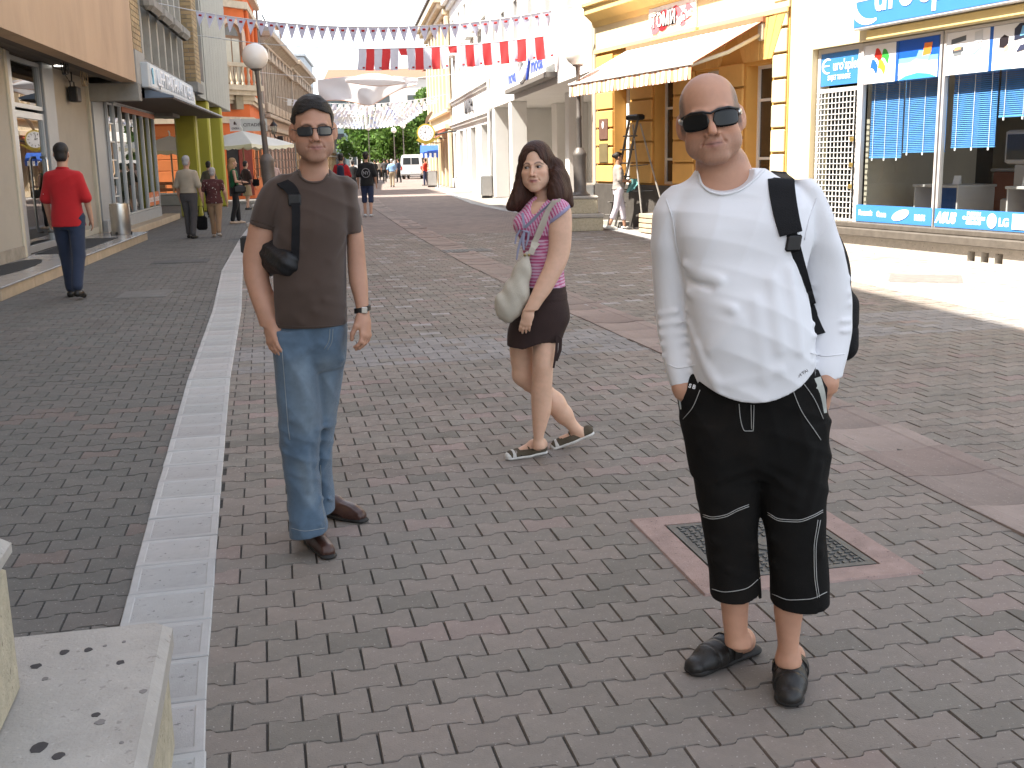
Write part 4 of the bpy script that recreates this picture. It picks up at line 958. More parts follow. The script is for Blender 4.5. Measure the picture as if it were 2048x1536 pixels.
b.part('gap_strip', box(-9.95, -9.46, 0.10, 0.35, 0, 8.2), mat('tan_gap', (0.33, 0.26, 0.19), 0.9, 0.12, 3))
b.part('downpipe', MB().cyl(-9.58, 0.02, 0.0, 8.2, 0.055, n=10), M_cream, smooth=60)
# painted sign on the frieze
s = b.part('shop_sign', bbox(-6.66, -4.72, -0.085, -0.035, 4.0, 4.56, .01), M_pw)
M_pink = pm('pink', (225, 110, 120)); M_rd = pm('dark_red', (165, 40, 50))
rr = random.Random(5)
for k in range(26):
    u, z, r = -6.5 + rr.random() * 1.6, 4.1 + rr.random() * .34, .05 + rr.random() * .1
    n = 9; P = [(max(-6.63, min(-4.75, u + r * 1.7 * (0.6 + .6 * rr.random()) * math.cos(t))), max(4.02, min(4.54, z + r * (0.6 + .6 * rr.random()) * math.sin(t)))) for t in np.linspace(0, 2 * math.pi, n, endpoint=False)]
    b.part('print', MB().prism(P, -.0855 - .0006 * k - .0004, -.0855 - .0006 * k, 'y'), [M_pink, M_rd, pm('peach', (245, 190, 170)), M_pink][k % 4], s)
text('lettering', 'ТОМИ', 0.36, M_black, s, (-5.98, -0.106, 4.27), depth=0.001, sx=0.95, bold=0.022)
text('lettering', 'ТОМИ', 0.36, M_pw, s, (-5.98, -0.110, 4.27), depth=0.001, sx=0.95, bold=0.006)
text('lettering', 'kafe bar', 0.24, M_pw, s, (-5.1, -0.110, 4.25), depth=0.001, sx=0.8, bold=0.004).rotation_euler = (math.pi / 2, -0.22, 0)
b.part('sign_ledge', bbox(-6.6, -4.62, -0.13, -0.03, 3.93 + .075, 4.0 - .002, .01) if False else bbox(-6.5, -4.6, -0.15, -0.07, 3.9, 3.985, .01), M_yt)
# striped awning: cloth, valance with scallops, folding arms
t = thing('awning', 'white and orange striped awning over the amber shop windows', 'awning', R1F.w(-7.6, 0, 0), R1F.ang)
M_aw = [mat('awning_white', (0.82, 0.80, 0.75), 0.85, 0.04, 4), mat('awning_orange', (0.72, 0.34, 0.20), 0.85, 0.06, 4)]
W_ = 5.25; n = 50; mb = MB()
for k in range(n):
    mb.cur = 1 if k % 2 else 0; a, c = W_ * k / n, W_ * (k + 1) / n
    mb.quad((a, -0.08, 3.84), (c, -0.08, 3.84), (c, -1.5, 3.10), (a, -1.5, 3.10)); mb.quad((a, -0.08, 3.815), (a, -1.5, 3.075), (c, -1.5, 3.075), (c, -0.08, 3.815))
mb.build('cloth', M_aw, t)
mb = MB()
for k in range(n):
    mb.cur = 1 if k % 2 else 0; a, c = W_ * k / n, W_ * (k + 1) / n; sw = .02 * math.sin(k * .9); d = (c - a) * .12
    mb.add([(a, -1.5, 3.09), (c, -1.5, 3.09), (c, -1.51 + sw, 2.87), (c - d, -1.51 + sw, 2.835), (a + d, -1.51 + sw, 2.835), (a, -1.51 + sw, 2.87)], [(0, 1, 2, 3, 4, 5)])
mb.build('valance', M_aw, t)
MB().bbox(-.04, W_ + .04, -0.14, 0.0, 3.80, 3.92, .02).build('roller_case', mat('awning_case', (0.36, 0.16, 0.09), 0.6, 0.1, 4), t)
MB().bbox(-.02, W_ + .02, -1.53, -1.47, 3.07, 3.12, .012).build('front_bar', M_aw[0], t)
for u in (0.06, W_ - .06):
    MB().tube([(u, -0.06, 3.62), (u, -0.75, 3.30), (u, -1.48, 3.08)], 0.035, 8).build('arm', M_cream, t, True)
    MB().bbox(u - .07, u + .07, -0.12, 0, 3.5, 3.8, .02).build('bracket', M_cream, t)

# white building with the portico
M_wr = mat('white_render', (0.74, 0.73, 0.70), 0.9, 0.04, 1.5, 0.1, 50, dirt=0.08, dirt_scale=1, dirt_col=(0.5, 0.48, 0.44))
b = Bld('portico_building', 'plain white building with a deep portico on square columns', R3F, 0.1)
UW = [(16.7, 17.55, 5.05, 6.9), (13.4, 14.3, 5.05, 6.9), (10.2, 11.1, 5.05, 6.9), (7.0, 7.9, 5.05, 6.9), (3.8, 4.7, 5.05, 6.9), (1.2, 2.0, 5.05, 6.9), (18.6, 19.3, 5.3, 6.9)]
b.part('upper_wall', wall_holes(0.1, 20.1, 3.6, 9.4, 0.0, 0.3, UW), M_wr)
for h in UW: window(b, *h, 0.2, M_white, 0.06, (), (), 0.06, 0.14)
b.part('core', box(0.1, 20.2, 3.2, 10, 0, 9.4), M_wr)
b.part('soffit', box(0.15, 20.05, 0.3, 3.2, 3.602, 3.7), M_wr)
b.part('roof', box(0.05, 20.2, -0.15, 10, 9.4, 9.55), M_zinc)
for u in (0.35, 5.2): b.part('column', bbox(u, u + .68, 0.02, 0.6, 0, 3.6, .015), M_wr)
b.part('rear_pier', bbox(3.2, 4.3, 2.0, 3.2, 0, 3.6, .015), M_wr)
b.part('column', bbox(10.6, 11.2, 1.1, 1.6, 0, 3.6, .015), M_wr)
# shop front in the portico
b.part('shop_band', bbox(11.3, 20.0, 2.0, 2.2, 2.75, 3.45, .01), mat('mauve_band', (0.27, 0.20, 0.21), 0.6, 0.08, 2))
o = text('lettering', 'A. Ascei!', 0.55, mat('purple_script', (0.10, 0.06, 0.22), 0.5), b.root, (16.3 - 0.1, 1.99, 3.1), depth=0.003, shear=0.3)
b.part('blind_box', bbox(11.2, 20.0, 1.9, 2.2, 3.47, 3.6, .01), M_dark)
for a, c in ((11.4, 13.6), (13.65, 16.4), (16.45, 19.6)):
    f = b.part('shop_window', frame_mb(a, c, 0.75, 2.74, 2.05, 2.13, 0.05), M_alu)
    b.part('pane', MB().quad((a + .05, 2.09, .8), (c - .05, 2.09, .8), (c - .05, 2.09, 2.7), (a + .05, 2.09, 2.7)), M_shop, f)
b.part('stall_riser', box(11.2, 20.0, 2.0, 2.2, 0.0, 0.745), mat('brick_red_base', (0.38, 0.19, 0.13), 0.8, 0.15, 5))
b.part('display', box(11.5, 19.6, 2.7, 2.8, 0.8, 2.7), mat('display_back', (0.16, 0.13, 0.10), 0.8, 0.5, 2))
mb = MB()
for k in range(40): 
    mb.cur = k % 4; u, z = 11.7 + (k * 0.617) % 7.6, 0.85 + 0.35 * ((k * 7) % 5); mb.box(u, u + .18, 2.35, 2.5, z, z + .1 + .05 * (k % 3))
b.part('display_goods', mb, [M_pw, _MATS['goods_red'], M_white, _MATS['goods_green']])
for k in range(3): b.part('price_board', bbox(7.2, 10.3, 2.9, 3.0, 1.9 + .34 * k, 2.18 + .34 * k, .01), [mat('red_board', (0.35, 0.09, 0.06), 0.6), M_white, mat('grey_board', (0.3, 0.3, 0.31), 0.6)][k])
# blue and white roof sign on its bracket
s = b.part('shop_sign', bbox(6.9, 15.2, -0.34, 0.0, 3.78, 3.93, .01), mat('sign_bracket', (0.17, 0.155, 0.14), 0.6, 0.1, 4))
sf = b.part('sign_face', box(6.9, 15.0, -0.30, -0.27, 3.94, 4.62), mat('sign_white', (0.74, 0.76, 0.79), 0.4, 0.04), s)
text('lettering', 'nova', 0.62, pm('royal', (60, 90, 200)), s, (8.5, -0.31, 4.26), depth=0.004, sx=1.5, bold=0.01)
text('lettering', 'moda', 0.62, _MATS['print_royal'], s, (13.6, -0.31, 4.28), depth=0.004, sx=1.5, bold=0.01)
mb = MB(); mb.tube([(11.0 + .75 * math.cos(t), -.33, 4.28 + .33 * math.sin(t)) for t in np.linspace(0, 2 * math.pi, 25)], .07, 6); b.part('ring', mb, M_pw, s)
mb = MB(); mb.tube([(11.95, -.33, 3.95), (12.5, -.33, 4.62)], .05, 6); b.part('stroke', mb, _MATS['print_royal'], s)

# white classical building
b = Bld('classical_building', 'white classical building with window pediments, cornices and a dark doorway', R3F, -17.4)
LO = [(-16.6, -15.4, 0.9, 3.0), (-13.6, -11.6, 0.4, 3.05), (-10.2, -9.3, 0.4, 3.05), (-7.9, -5.7, 0.05, 3.05), (-3.5, -1.1, 0.4, 3.05)]
UO = [(-16 + 3.05 * k, -14.9 + 3.05 * k, 4.95, 6.9) for k in range(5)] + [(-16 + 3.05 * k, -14.9 + 3.05 * k, 7.9, 9.0) for k in range(5)]
b.part('wall', wall_holes(-17.4, 0.05, 0.0, 10.2, 0.0, 0.5, LO + UO), M_wr)
b.part('core', box(-17.4, 0.05, 0.9, 10, 0, 10.2), M_wr)
for z0, z1, d in ((3.28, 3.42, .12), (3.42, 3.5, .2), (4.55, 4.68, .1), (4.68, 4.8, .18), (7.35, 7.5, .12), (9.7, 9.95, .2), (9.95, 10.2, .45)):
    b.part('cornice', bbox(-17.45, 0.1, -d, -0.0, z0 + .001, z1, .012), M_wr)
for k, h in enumerate(UO): window(b, *h, 0.30, M_white, 0.07, (0.5,), (0.7,), 0.06, 0.1 if k < 5 else None)
for k in range(5):
    u = -15.45 + 3.05 * k
    b.part('pediment', bbox(u - .85, u + .85, -0.3, 0.0, 7.05, 7.16, .02), M_wr)
    b.part('pediment', MB().prism([(u - .85, 7.17), (u + .85, 7.17), (u, 7.34)], -0.22, 0.0, 'y'), M_wr)
    b.part('window_apron', bbox(u - .8, u + .8, -0.12, 0.0, 5.62 - .75, 5.7 - .75 - .02, .02), M_wr)
for k, h in enumerate(LO):
    if k != 3: window(b, *h, 0.42, M_white, 0.08, (0.5,), (0.75,), 0.05)
b.part('dark_door', box(-7.9, -5.7, 0.4, 0.48, 0.05, 3.05), M_black)
for a, c in zip([-17.4] + [h[1] for h in LO], [h[0] for h in LO] + [0.05]): b.part('base_block', bbox(a - .0 + .01, c - .01, -0.12, 0.0, 0, 0.5, .02), M_wr)
b.part('roof', box(-17.5, 0.1, -.4, 10, 10.21, 10.4), M_roof)
text('lettering', 'MR', 0.85, mat('dark_letter', (0.12, 0.12, 0.13), 0.5), b.root, (-8.0 + 17.4, -0.06, 4.05), depth=0.05, sx=3.0, bold=0.02)
b.part('downpipe', MB().cyl(0.12, -0.08, 0.0, 10.0, 0.06, n=8), M_wr, smooth=60)

# cream building further on, with pilasters, and what hangs from it
M_c2 = mat('cream_old_render', (0.66, 0.55, 0.40), 0.9, 0.08, 2, 0.15, 40, dirt=0.2, dirt_scale=1.5, dirt_col=(0.4, 0.3, 0.2))
b = Bld('pilaster_building', 'cream building with tall pilasters and a dentilled roof cornice behind the white ones', R3F, -33.5)
b.part('wall', wall_holes(-33.5, -17.45, 0.0, 10.6, -0.1, 0.4, [(-32.5 + 2.6 * k, -31.2 + 2.6 * k, 4.8, 8.6) for k in range(6)] + [(-32.5 + 2.6 * k, -30.9 + 2.6 * k, 0.3, 2.7) for k in range(6)]), M_c2)
b.part('core', box(-33.5, -17.45, .8, 10, 0, 10.6), M_c2)
for k in range(6):
    window(b, -32.5 + 2.6 * k, -31.2 + 2.6 * k, 4.8, 8.6, 0.2, mat('tan_frame', (0.3, 0.23, 0.15), 0.7), 0.08, (0.5,), (0.6,), 0.06)
    window(b, -32.5 + 2.6 * k, -30.9 + 2.6 * k, 0.3, 2.7, 0.2, _MATS['brown_frame'], 0.08, (0.5,), (), 0.06)
for k in range(7):
    b.part('pilaster', bbox(-33.3 + 2.6 * k, -32.75 + 2.6 * k, -0.3, -0.1, 4.4, 9.4, .03), M_c2)
    b.part('pilaster', bbox(-33.3 + 2.6 * k, -32.75 + 2.6 * k, -0.28, -0.1, 0, 3.2, .03), M_c2)
for z0, z1, d in ((3.3, 3.6, .35), (4.2, 4.38, .25), (9.5, 9.8, .3), (10.15, 10.6, .8)): b.part('cornice', bbox(-33.6, -17.42, -d - .1, -0.1, z0, z1, .03), M_c2)
for k in range(40): b.part('dentil', bbox(-33.4 + .4 * k, -33.2 + .4 * k, -.7, -.1, 9.85, 10.14, .02), M_c2)
b.part('roof', MB().prism([(-1.0, 10.61), (9, 10.61), (9, 11.2), (2.5, 12.2), (-1.0, 10.75)], -33.6, -17.4, 'x'), mat('dark_roof', (0.10, 0.085, 0.08), 0.8, 0.2, 6))
def small_awning(lab, u, w, z, col, y=-0.35):
    t = thing('shop_awning', lab, 'awning', R3F.w(u, y, z), R3F.ang, 'small awnings on the far right shops')
    mb = MB(); mb.prism([(0, 0.5), (0, .46), (-.9, .06), (-.9, .1)], 0, w, 'x'); mb.box(0, w, -.92, -.9, -.1, .1); mb.build('cloth', col, t)
    for x in (0.1, w - .1): MB().tube([(x, 0, 0.02), (x, -.88, .06)], .02, 6).build('arm', M_black, t)
small_awning('red awning over the shop door beyond the white classical building', -20.6, 2.6, 2.75, mat('awning_red', (0.55, 0.10, 0.06), 0.8, 0.1, 4))
small_awning('brown red awning next to the gold clock', -23.6, 2.4, 2.55, mat('awning_brown', (0.30, 0.11, 0.07), 0.8, 0.1, 4))
# ------------------------------------------------------------------ the far part of the street
L5F = Frame(LF.w(46.2, -0.7)[:2], (-0.108, 1))
M_p5 = mat('grey_pink_stucco', (0.40, 0.315, 0.265), 0.9, 0.10, 2, 0.3, 30, dirt=0.4, dirt_scale=1.2, dirt_col=(0.2, 0.155, 0.12))
M_p5t = mat('old_cream_stucco', (0.43, 0.36, 0.285), 0.9, 0.14, 3, 0.3, 30, dirt=0.45, dirt_scale=2, dirt_col=(0.19, 0.15, 0.11))
M_p5b = mat('pink_block', (0.46, 0.30, 0.235), 0.9, 0.1, 3, 0.2, 40, rnd=0.1)
M_wood = mat('tan_wood_frame', (0.24, 0.17, 0.11), 0.7, 0.1, 4)
def row_house(name, label, s0, s1, m, mt, mblock, hs=1.0, base=0.0, nwin=8, y=0.0):
    b = Bld(name, label, L5F, s0, y)
    W = (s1 - s0) / nwin; U = [s0 + W * (k + .5) for k in range(nwin)]
    up = [(u - .55, u + .55, 4.75 * hs, 6.75 * hs) for u in U]; lo = [(u - .75, u + .75, 0.5, 2.9 * hs) for u in U]
    b.part('wall', wall_holes(s0, s1 - .01, 0, 8.2 * hs, y, y + .4, up + lo), m)
    b.part('core', box(s0, s1 - .01, y + .8, y + 9, 0, 8.2 * hs), m)
    for k, h in enumerate(up):
        window(b, *h, y + .22, M_wood, 0.07, (0.5,), (0.68,), 0.06)
        b.part('window_surround', MB().box(h[0] - .2, h[0], y - .1, y, h[2] - .2, h[3] + .1).box(h[1], h[1] + .2, y - .1, y, h[2] - .2, h[3] + .1), mt)
        b.part('pediment', MB().prism([(h[0] - .32, h[3] + .15), (h[1] + .32, h[3] + .15), (h[1] + .32, h[3] + .28), ((h[0] + h[1]) / 2, h[3] + .72), (h[0] - .32, h[3] + .28)], y - .28, y, 'y'), mt)
        b.part('balustrade', bbox(h[0] - .25, h[1] + .25, y - .16, y, h[2] - .55, h[2] - .05, .03), mt)
    for h in lo: window(b, *h, y + .25, M_wood, 0.08, (0.5,), (0.75,), 0.05)
    for z0, z1, d in ((3.25, 3.5, .22), (3.9, 4.1, .3), (7.55, 7.7, .2), (7.98, 8.25, .62)): b.part('cornice', bbox(s0 - .1, s1, y - d, y, z0 * hs, z1 * hs, .03), mt)
    n = int((s1 - s0) / .42)
    for k in range(n): b.part('bracket', MB().prism([(y - .5, 7.97 * hs), (y, 7.97 * hs), (y, 7.55 * hs + .16), (y - .12, 7.55 * hs + .16)], s0 + k * .42, s0 + k * .42 + .2, 'x'), mt)
    z = 0.3
    for r in range(6):
        for a, c in zip([s0] + [h[1] for h in lo], [h[0] for h in lo] + [s1]):
            nb = max(1, int((c - a) / .7)); w = (c - a) / nb
            for q in range(nb): b.part('stone_block', bbox(a + q * w + .02, a + (q + 1) * w - .02, y - .07, y, z + .48 * r + .02, z + .48 * (r + 1) - .02, .025), mblock)
    b.part('roof', MB().prism([(y - .6, 8.26 * hs), (y + 9, 8.26 * hs), (y + 9, 8.6 * hs), (y + 4, 10.3 * hs), (y - .6, 8.36 * hs)], s0 - .05, s1, 'x'), M_zinc)
    b.part('downpipe', MB().cyl(s1 - .15, y - .1, 0, 8 * hs, .06, n=8), M_conc, smooth=60)
    return b
b1 = row_house('ornate_building', 'long grey pink stucco building with window pediments next to the orange corner building', 0.0, 17.0, M_p5, M_p5t, M_p5b, 1.0, nwin=8)
b2 = row_house('ornate_building', 'paler stucco building with pediments, further down behind the man in the brown T-shirt', 17.2, 34.0, mat('pale_pink_stucco', (0.47, 0.38, 0.31), 0.9, 0.1, 2, 0.2, 30, dirt=0.3), M_p5t, mat('tan_block', (0.47, 0.31, 0.16), 0.9, 0.1, 3, 0.2, 40, rnd=0.1), 1.0, nwin=7, y=-0.15)
b3 = row_house('ornate_building', 'lower ochre building at the far left end of the street', 34.2, 58.0, mat('ochre_stucco', (0.50, 0.33, 0.17), 0.9, 0.1, 2, 0.2, 30, dirt=0.2), M_p5t, mat('ochre_block', (0.52, 0.38, 0.22), 0.9, 0.1, 3, 0.2, 40, rnd=0.1), 0.62, nwin=8, y=-0.9)
# penthouse, parapet, plant and dormers on the roofs
t = thing('penthouse', 'orange penthouse box with louvres on the roof of the long grey building', 'roof structure', L5F.w(17.5, 0.8, 8.3), L5F.ang)
MB().bbox(0, 3.6, 0, 4, -0.2, 2.2, .02).build('wall', mat('penthouse_orange', (0.55, 0.24, 0.11), 0.85, 0.06, 2), t)
for k in range(5): MB().bbox(-.06, 0, .4, 2.4, .2 + .34 * k, .44 + .34 * k, .02).build('louvre', M_zinc, t)
for k in range(3): MB().bbox(2.6 + .35 * k, 2.75 + .35 * k, -.08, 0, -.2, 2.0, .01).build('fin', mat('fin_brown', (0.26, 0.13, 0.06), 0.7), t)
MB().bbox(-.15, 3.8, -.15, 4.2, 2.2, 2.4, .03).build('roof', M_zinc, t)
t = thing('roof_parapet', 'plain yellow parapet wall with a brown coping above the far left roofs', 'wall', L5F.w(21.3, 1.2, 7.9), L5F.ang)
MB().prism([(0, 0), (22, 0), (22, 1.2), (16, 1.2), (0, 2.6)], 0, .4, 'y').build('wall', mat('pale_yellow_render', (0.72, 0.50, 0.25), 0.85, 0.05, 2), t)
MB().prism([(-.1, 2.6), (16, 1.2), (22.1, 1.2), (22.1, 1.3), (16, 1.32), (-.1, 2.75)], -.1, .5, 'y').build('coping', mat('brown_coping', (0.2, 0.1, 0.06), 0.8), t)
MB().box(17.0, 17.5, -.03, 0, .2, 1.0).build('slit_window', M_dark, t)
t = thing('roof_plant', 'dark steel roof frame above the yellow parapet', 'roof structure', L5F.w(21.6, 2.0, 10.0), L5F.ang)
for k in range(5): MB().bbox(k * 1.5, k * 1.5 + .9, 0, 1.2, 0, 1.4 - .12 * k, .05).build('cabinet', M_black, t)
MB().tube([(-.1, 0, 1.7), (7, 0, 1.1)], .05, 6).build('rail', M_black, t)
for k in range(2):
    t = thing('dormer', 'zinc dormer on the roof of the long grey building, ' + ('nearer the orange building' if k == 0 else 'further from the orange building'), 'dormer', L5F.w(11.0 + 3.0 * k, 0.3, 8.3), L5F.ang)
    MB().prism([(0, 0), (1.3, 0), (1.3, 1.2), (.65, 1.6), (0, 1.2)], 0, 2.4, 'y').build('body', M_zinc, t); MB().box(.25, 1.05, -.03, 0, .25, 1.1).build('window', M_winglass, t)
t = thing('roof_cabin', 'roof cabin with a green eave rising behind the orange corner building', 'roof structure', L5F.w(3.5, 3.0, 8.2), L5F.ang)
MB().bbox(0, 5.5, 0, 4, 0, 3.6, .03).build('wall', mat('blue_grey_cladding', (0.30, 0.34, 0.36), 0.6, 0.08, 2), t); MB().bbox(-.3, 5.9, -.3, 4.3, 3.6, 3.75, .02).build('roof', mat('green_eave', (0.04, 0.17, 0.12), 0.5), t)
t = thing('air_conditioner', 'white air conditioner unit on a far left roof', 'air conditioner', L5F.w(38.0, 1.6, 8.4), L5F.ang)
MB().bbox(0, 1.2, 0, .5, 0, 1.0, .04).build('case', M_white, t); MB().lathe([(.36, 0), (.36, .04), (.05, .05)], 0, 0, 20).build('fan_grille', M_conc, t).rotation_euler = (0, -math.pi / 2, 0)
children(t)[-1].location = (-0.002, 0.25, 0.5)
for lab, s, y, w, d, h, m in (('white gabled block beyond the yellow parapet at the far left', 44.0, 1.5, 9, 8, 9.6, M_wr), ('blue grey modern block far behind the roofs on the left', 62.0, 2.0, 14, 10, 12.5, mat('blue_grey_block', (0.40, 0.45, 0.50), 0.6, 0.06, 1)), ('glass fronted building at the far end of the street', 84.0, -1.5, 14, 10, 9.0, mat('curtain_wall', (0.16, 0.22, 0.23), 0.15, 0.3, .6, spec=0.6))):
    t = thing('distant_building', lab, 'building', L5F.w(s, y), L5F.ang)
    MB().bbox(0, w, 0, d, 0, h, .05).build('wall', m, t); MB().bbox(-.2, w + .2, -.2, d + .2, h, h + .3, .05).build('roof', M_zinc, t)
    for r in range(3):
        for q in range(4):
            MB().bbox(w * (q + .2) / 4, w * (q + .8) / 4, -.05, 0, 1 + r * h / 3.6, 1 + (r + .62) * h / 3.6, .02).build('window', M_winglass, t)
            MB().bbox(-.05, 0, d * (q + .2) / 4, d * (q + .8) / 4, 1 + r * h / 3.6, 1 + (r + .62) * h / 3.6, .02).build('window', M_winglass, t)
# buildings where the street bends right
for lab, x, y, w, d, h, rot, m in (('peach building with a balcony behind the gold clock', -7.2, 104, 9, 8, 9.5, math.radians(-80), mat('peach_far', (0.62, 0.42, 0.27), 0.9, 0.05, 2)), ('pale building closing the far end of the street', -30, 190, 30, 10, 15, 0.0, mat('pale_far', (0.55, 0.52, 0.48), 0.9, 0.05, 2))):
    t = thing('distant_building', lab, 'building', (x, y, 0), rot)
    MB().bbox(0, w, 0, d, 0, h, .05).build('wall', m, t); MB().prism([(-.4, h + .01), (d + .4, h + .01), (d / 2, h + 2)], -.3, w + .3, 'x').build('roof', M_roof, t)
    for r in range(3):
        for q in range(5): MB().bbox(w * (q + .25) / 5, w * (q + .75) / 5, -.05, 0, 1 + r * h / 3.4, 1 + (r + .55) * h / 3.4, .02).build('window', M_winglass, t)
    if w < 12: MB().bbox(.5, w - .5, -1.0, 0, 3.6, 4.4, .04).build('balcony', M_wr, t)

# trees: trunk, limbs and crowns of leaf clumps
M_leaf = mat('foliage', (0.085, 0.155, 0.03), 0.7, 0.3, 3, island=0.55, spec=0.25, trans=0.35)
M_leafl = mat('foliage_light', (0.12, 0.20, 0.045), 0.7, 0.3, 3, island=0.5, spec=0.25, trans=0.4)
M_bark = mat('bark', (0.10, 0.075, 0.055), 0.9, 0.3, 8, 0.5)
def tree(label, x, y, h, r, seed, m, n=2600, leaf=0.22):
    rg = np.random.RandomState(seed); t = thing('tree', label, 'tree', (x, y, 0), 0, 'trees at the end of the street')
    mb = MB(); mb.tube([(0, 0, 0), (.05, .02, h * .25), (0, .1, h * .55)], [.24, .18, .10], 8)
    lobes = []
    for k in range(9):
        a = k * 2.4; e = .15 + .8 * rg.rand(); c = np.array([math.cos(a) * r * .55 * (1.1 - e * .6), math.sin(a) * r * .55 * (1.1 - e * .6), h * (.26 + .64 * e)])
        lobes.append((c, r * (.38 + .22 * rg.rand()))); mb.tube([(0.02, .03, h * (.25 + .2 * e)), tuple(c * .6 + np.array([0, 0, h * .16])), tuple(c)], [.08, .05, .02], 5)
    mb.build('trunk', M_bark, t, True)
    P = np.zeros((n, 3)); 
    for i in range(n):
        c, rr = lobes[rg.randint(len(lobes))]; v = rg.normal(size=3); v /= np.linalg.norm(v); P[i] = c + v * rr * (rg.rand() ** .35) * np.array([1, 1, .85])
    A, B_ = rg.normal(size=(n, 3)), rg.normal(size=(n, 3)); A /= np.linalg.norm(A, axis=1)[:, None]; B_ = np.cross(A, B_); B_ /= np.linalg.norm(B_, axis=1)[:, None]
    s = (leaf * (.6 + .8 * rg.rand(n)))[:, None]
    V = np.stack([P - A * s, P + B_ * s * .5, P + A * s, P - B_ * s * .5], 1).reshape(-1, 3)
    F = np.arange(n * 4).reshape(n, 4)
    link('crown', quick_mesh('crown', V, F, m), t)
tree('broad green tree at the end of the street, left of the gold clock', -12.6, 112, 7.6, 3.4, 1, M_leaf, 3600, .26)
tree('taller pale green tree behind the clock and the white cloth', -9.6, 124, 10.5, 2.6, 2, M_leafl, 3000, .26)
tree('dark green tree low behind the white van', -10.4, 106, 5.6, 2.6, 3, M_leaf, 2600, .24)
tree('small tree beside the far glass building', -15.6, 118, 6.4, 2.4, 4, M_leafl, 2200, .24)
tree('bushy green tree over the far street lamps', -14.2, 134, 8.2, 3.2, 5, M_leaf, 2800, .3)
# ------------------------------------------------------------------ street furniture
M_plinth = mat('plinth_concrete', (0.40, 0.375, 0.34), 0.9, 0.12, 5, 0.5, 70, dirt=0.3, dirt_scale=3, dirt_col=(0.16, 0.145, 0.125), spots=0.35, spot_scale=60, spot_col=(0.55, 0.52, 0.48))
M_agg = mat('exposed_aggregate', (0.47, 0.42, 0.31), 0.95, 0.2, 20, 0.9, 60, spots=0.6, spot_scale=70, spot_col=(0.6, 0.55, 0.45))
M_lamp = mat('lamp_post_paint', (0.13, 0.115, 0.105), 0.5, 0.2, 6, 0.15, 40, metal=0.3, dirt=0.2, dirt_scale=4)
M_globe = mat('opal_globe', (0.80, 0.79, 0.76), 0.25, 0.02, 2, spec=0.5)
def plinth(label, x, y, rot, a, b_, h1, h2, spots=False, off=(0, 0)):
    t = thing('stone_plinth', label, 'plinth', (x, y, 0), rot, 'stepped stone plinths of the street lamps')
    MB().bbox(-a + .02, a - .02, -a + .02, a - .02, 0, h1 - .09, .012).build('lower_side', M_agg, t)
    MB().bbox(-a, a, -a, a, h1 - .092, h1 + .0, .022).build('lower_top', M_plinth, t)
    MB().bbox(off[0] - b_ + .015, off[0] + b_ - .015, off[1] - b_ + .015, off[1] + b_ - .015, h1 - .01, h2 - .06, .02).build('upper_side', M_agg, t)
    MB().bbox(off[0] - b_, off[0] + b_, off[1] - b_, off[1] + b_, h2 - .062, h2, .02).build('upper_top', M_plinth, t)
    return t
pr = math.radians(12.6)
t = plinth('big stepped stone plinth with dark gum spots at the bottom left of the photo', -0.933 - 0.75 * math.cos(pr) + 0.75 * math.sin(pr), 2.796 - 0.75 * math.sin(pr) - 0.75 * math.cos(pr), pr, 0.75, 0.435, 0.37, 0.75, off=(0.012, 0.0))
rg = random.Random(11)
c, s = math.cos(pr), math.sin(pr)
def gum(px, py, r):
    d = FW + RT * (px - 1024) / 2200 - UP * (py - 768) / 2200; k = (0.37 - CAM_H) / d[2]; return d[0] * k - t.location.x, d[1] * k - t.location.y, r
for px, py, r in ((128, 1305, .013), (177, 1300, .011), (72, 1333, .013), (90, 1358, .008), (241, 1325, .011), (77, 1496, .020), (117, 1512, .014), (248, 1284, .005), (287, 1383, .009), (210, 1292, .005), (243, 1486, .005), (200, 1445, .012), (192, 1430, .010)):
    x, y, r = gum(px, py, r); lx, ly = x * c + y * s, -x * s + y * c
    P = [(lx + r * (0.75 + .4 * rg.random()) * math.cos(a), ly + r * 1.1 * (0.75 + .4 * rg.random()) * math.sin(a)) for a in np.linspace(0, 2 * math.pi, 11, endpoint=False)]
    MB().prism(P, .3702, .3716).build('gum_spot', mat('old_gum', (0.055, 0.05, 0.05), 0.85, 0.2, 30) if r > .0095 and py != 1445 else mat('faint_gum', (0.20, 0.185, 0.175), 0.9, 0.2, 30), t)
plinth('stepped stone plinth of the lamp post behind the girl', 1.57, 24.25, 0.0, 0.48, 0.37, 0.37, 0.74)
plinth('stepped stone plinth of the lamp post behind the man in the brown T-shirt', -5.0, 23.5, 0.1, 0.48, 0.37, 0.37, 0.74)
def lamp(label, x, y, z, lean):
    t = thing('street_lamp', label, 'street lamp', (x, y, z), 0, 'globe street lamps'); t.rotation_euler = (0, lean, 0)
    MB().lathe([(.21, 0), (.21, .03), (.17, .05), (.135, .10), (.14, .80), (.155, .86), (.15, .90), (.12, .95), (.075, 1.02)], 0, 0, 20).build('base', M_lamp, t, 40)
    MB().lathe([(.062, 1.0), (.055, 1.6), (.062, 1.62), (.062, 1.68), (.05, 1.7), (.042, 2.62), (.05, 2.64), (.05, 2.70), (.11, 2.72), (.115, 2.745)], 0, 0, 16).build('pole', M_lamp, t, 40)
    MB().sphere((0, 0, 2.985), .265, 32, 20).build('globe', M_globe, t, True)
    for k in range(4): MB().cyl(.17 * math.cos(k * 1.57 + .8), .17 * math.sin(k * 1.57 + .8), .03, .06, .02, n=6).build('bolt', M_lamp, t)
    return t
lamp('globe street lamp on the plinth behind the girl', 1.57, 24.25, 0.74, -0.012)
lamp('leaning globe street lamp behind the man in the brown T-shirt', -4.985, 23.5, 0.74, -0.05)
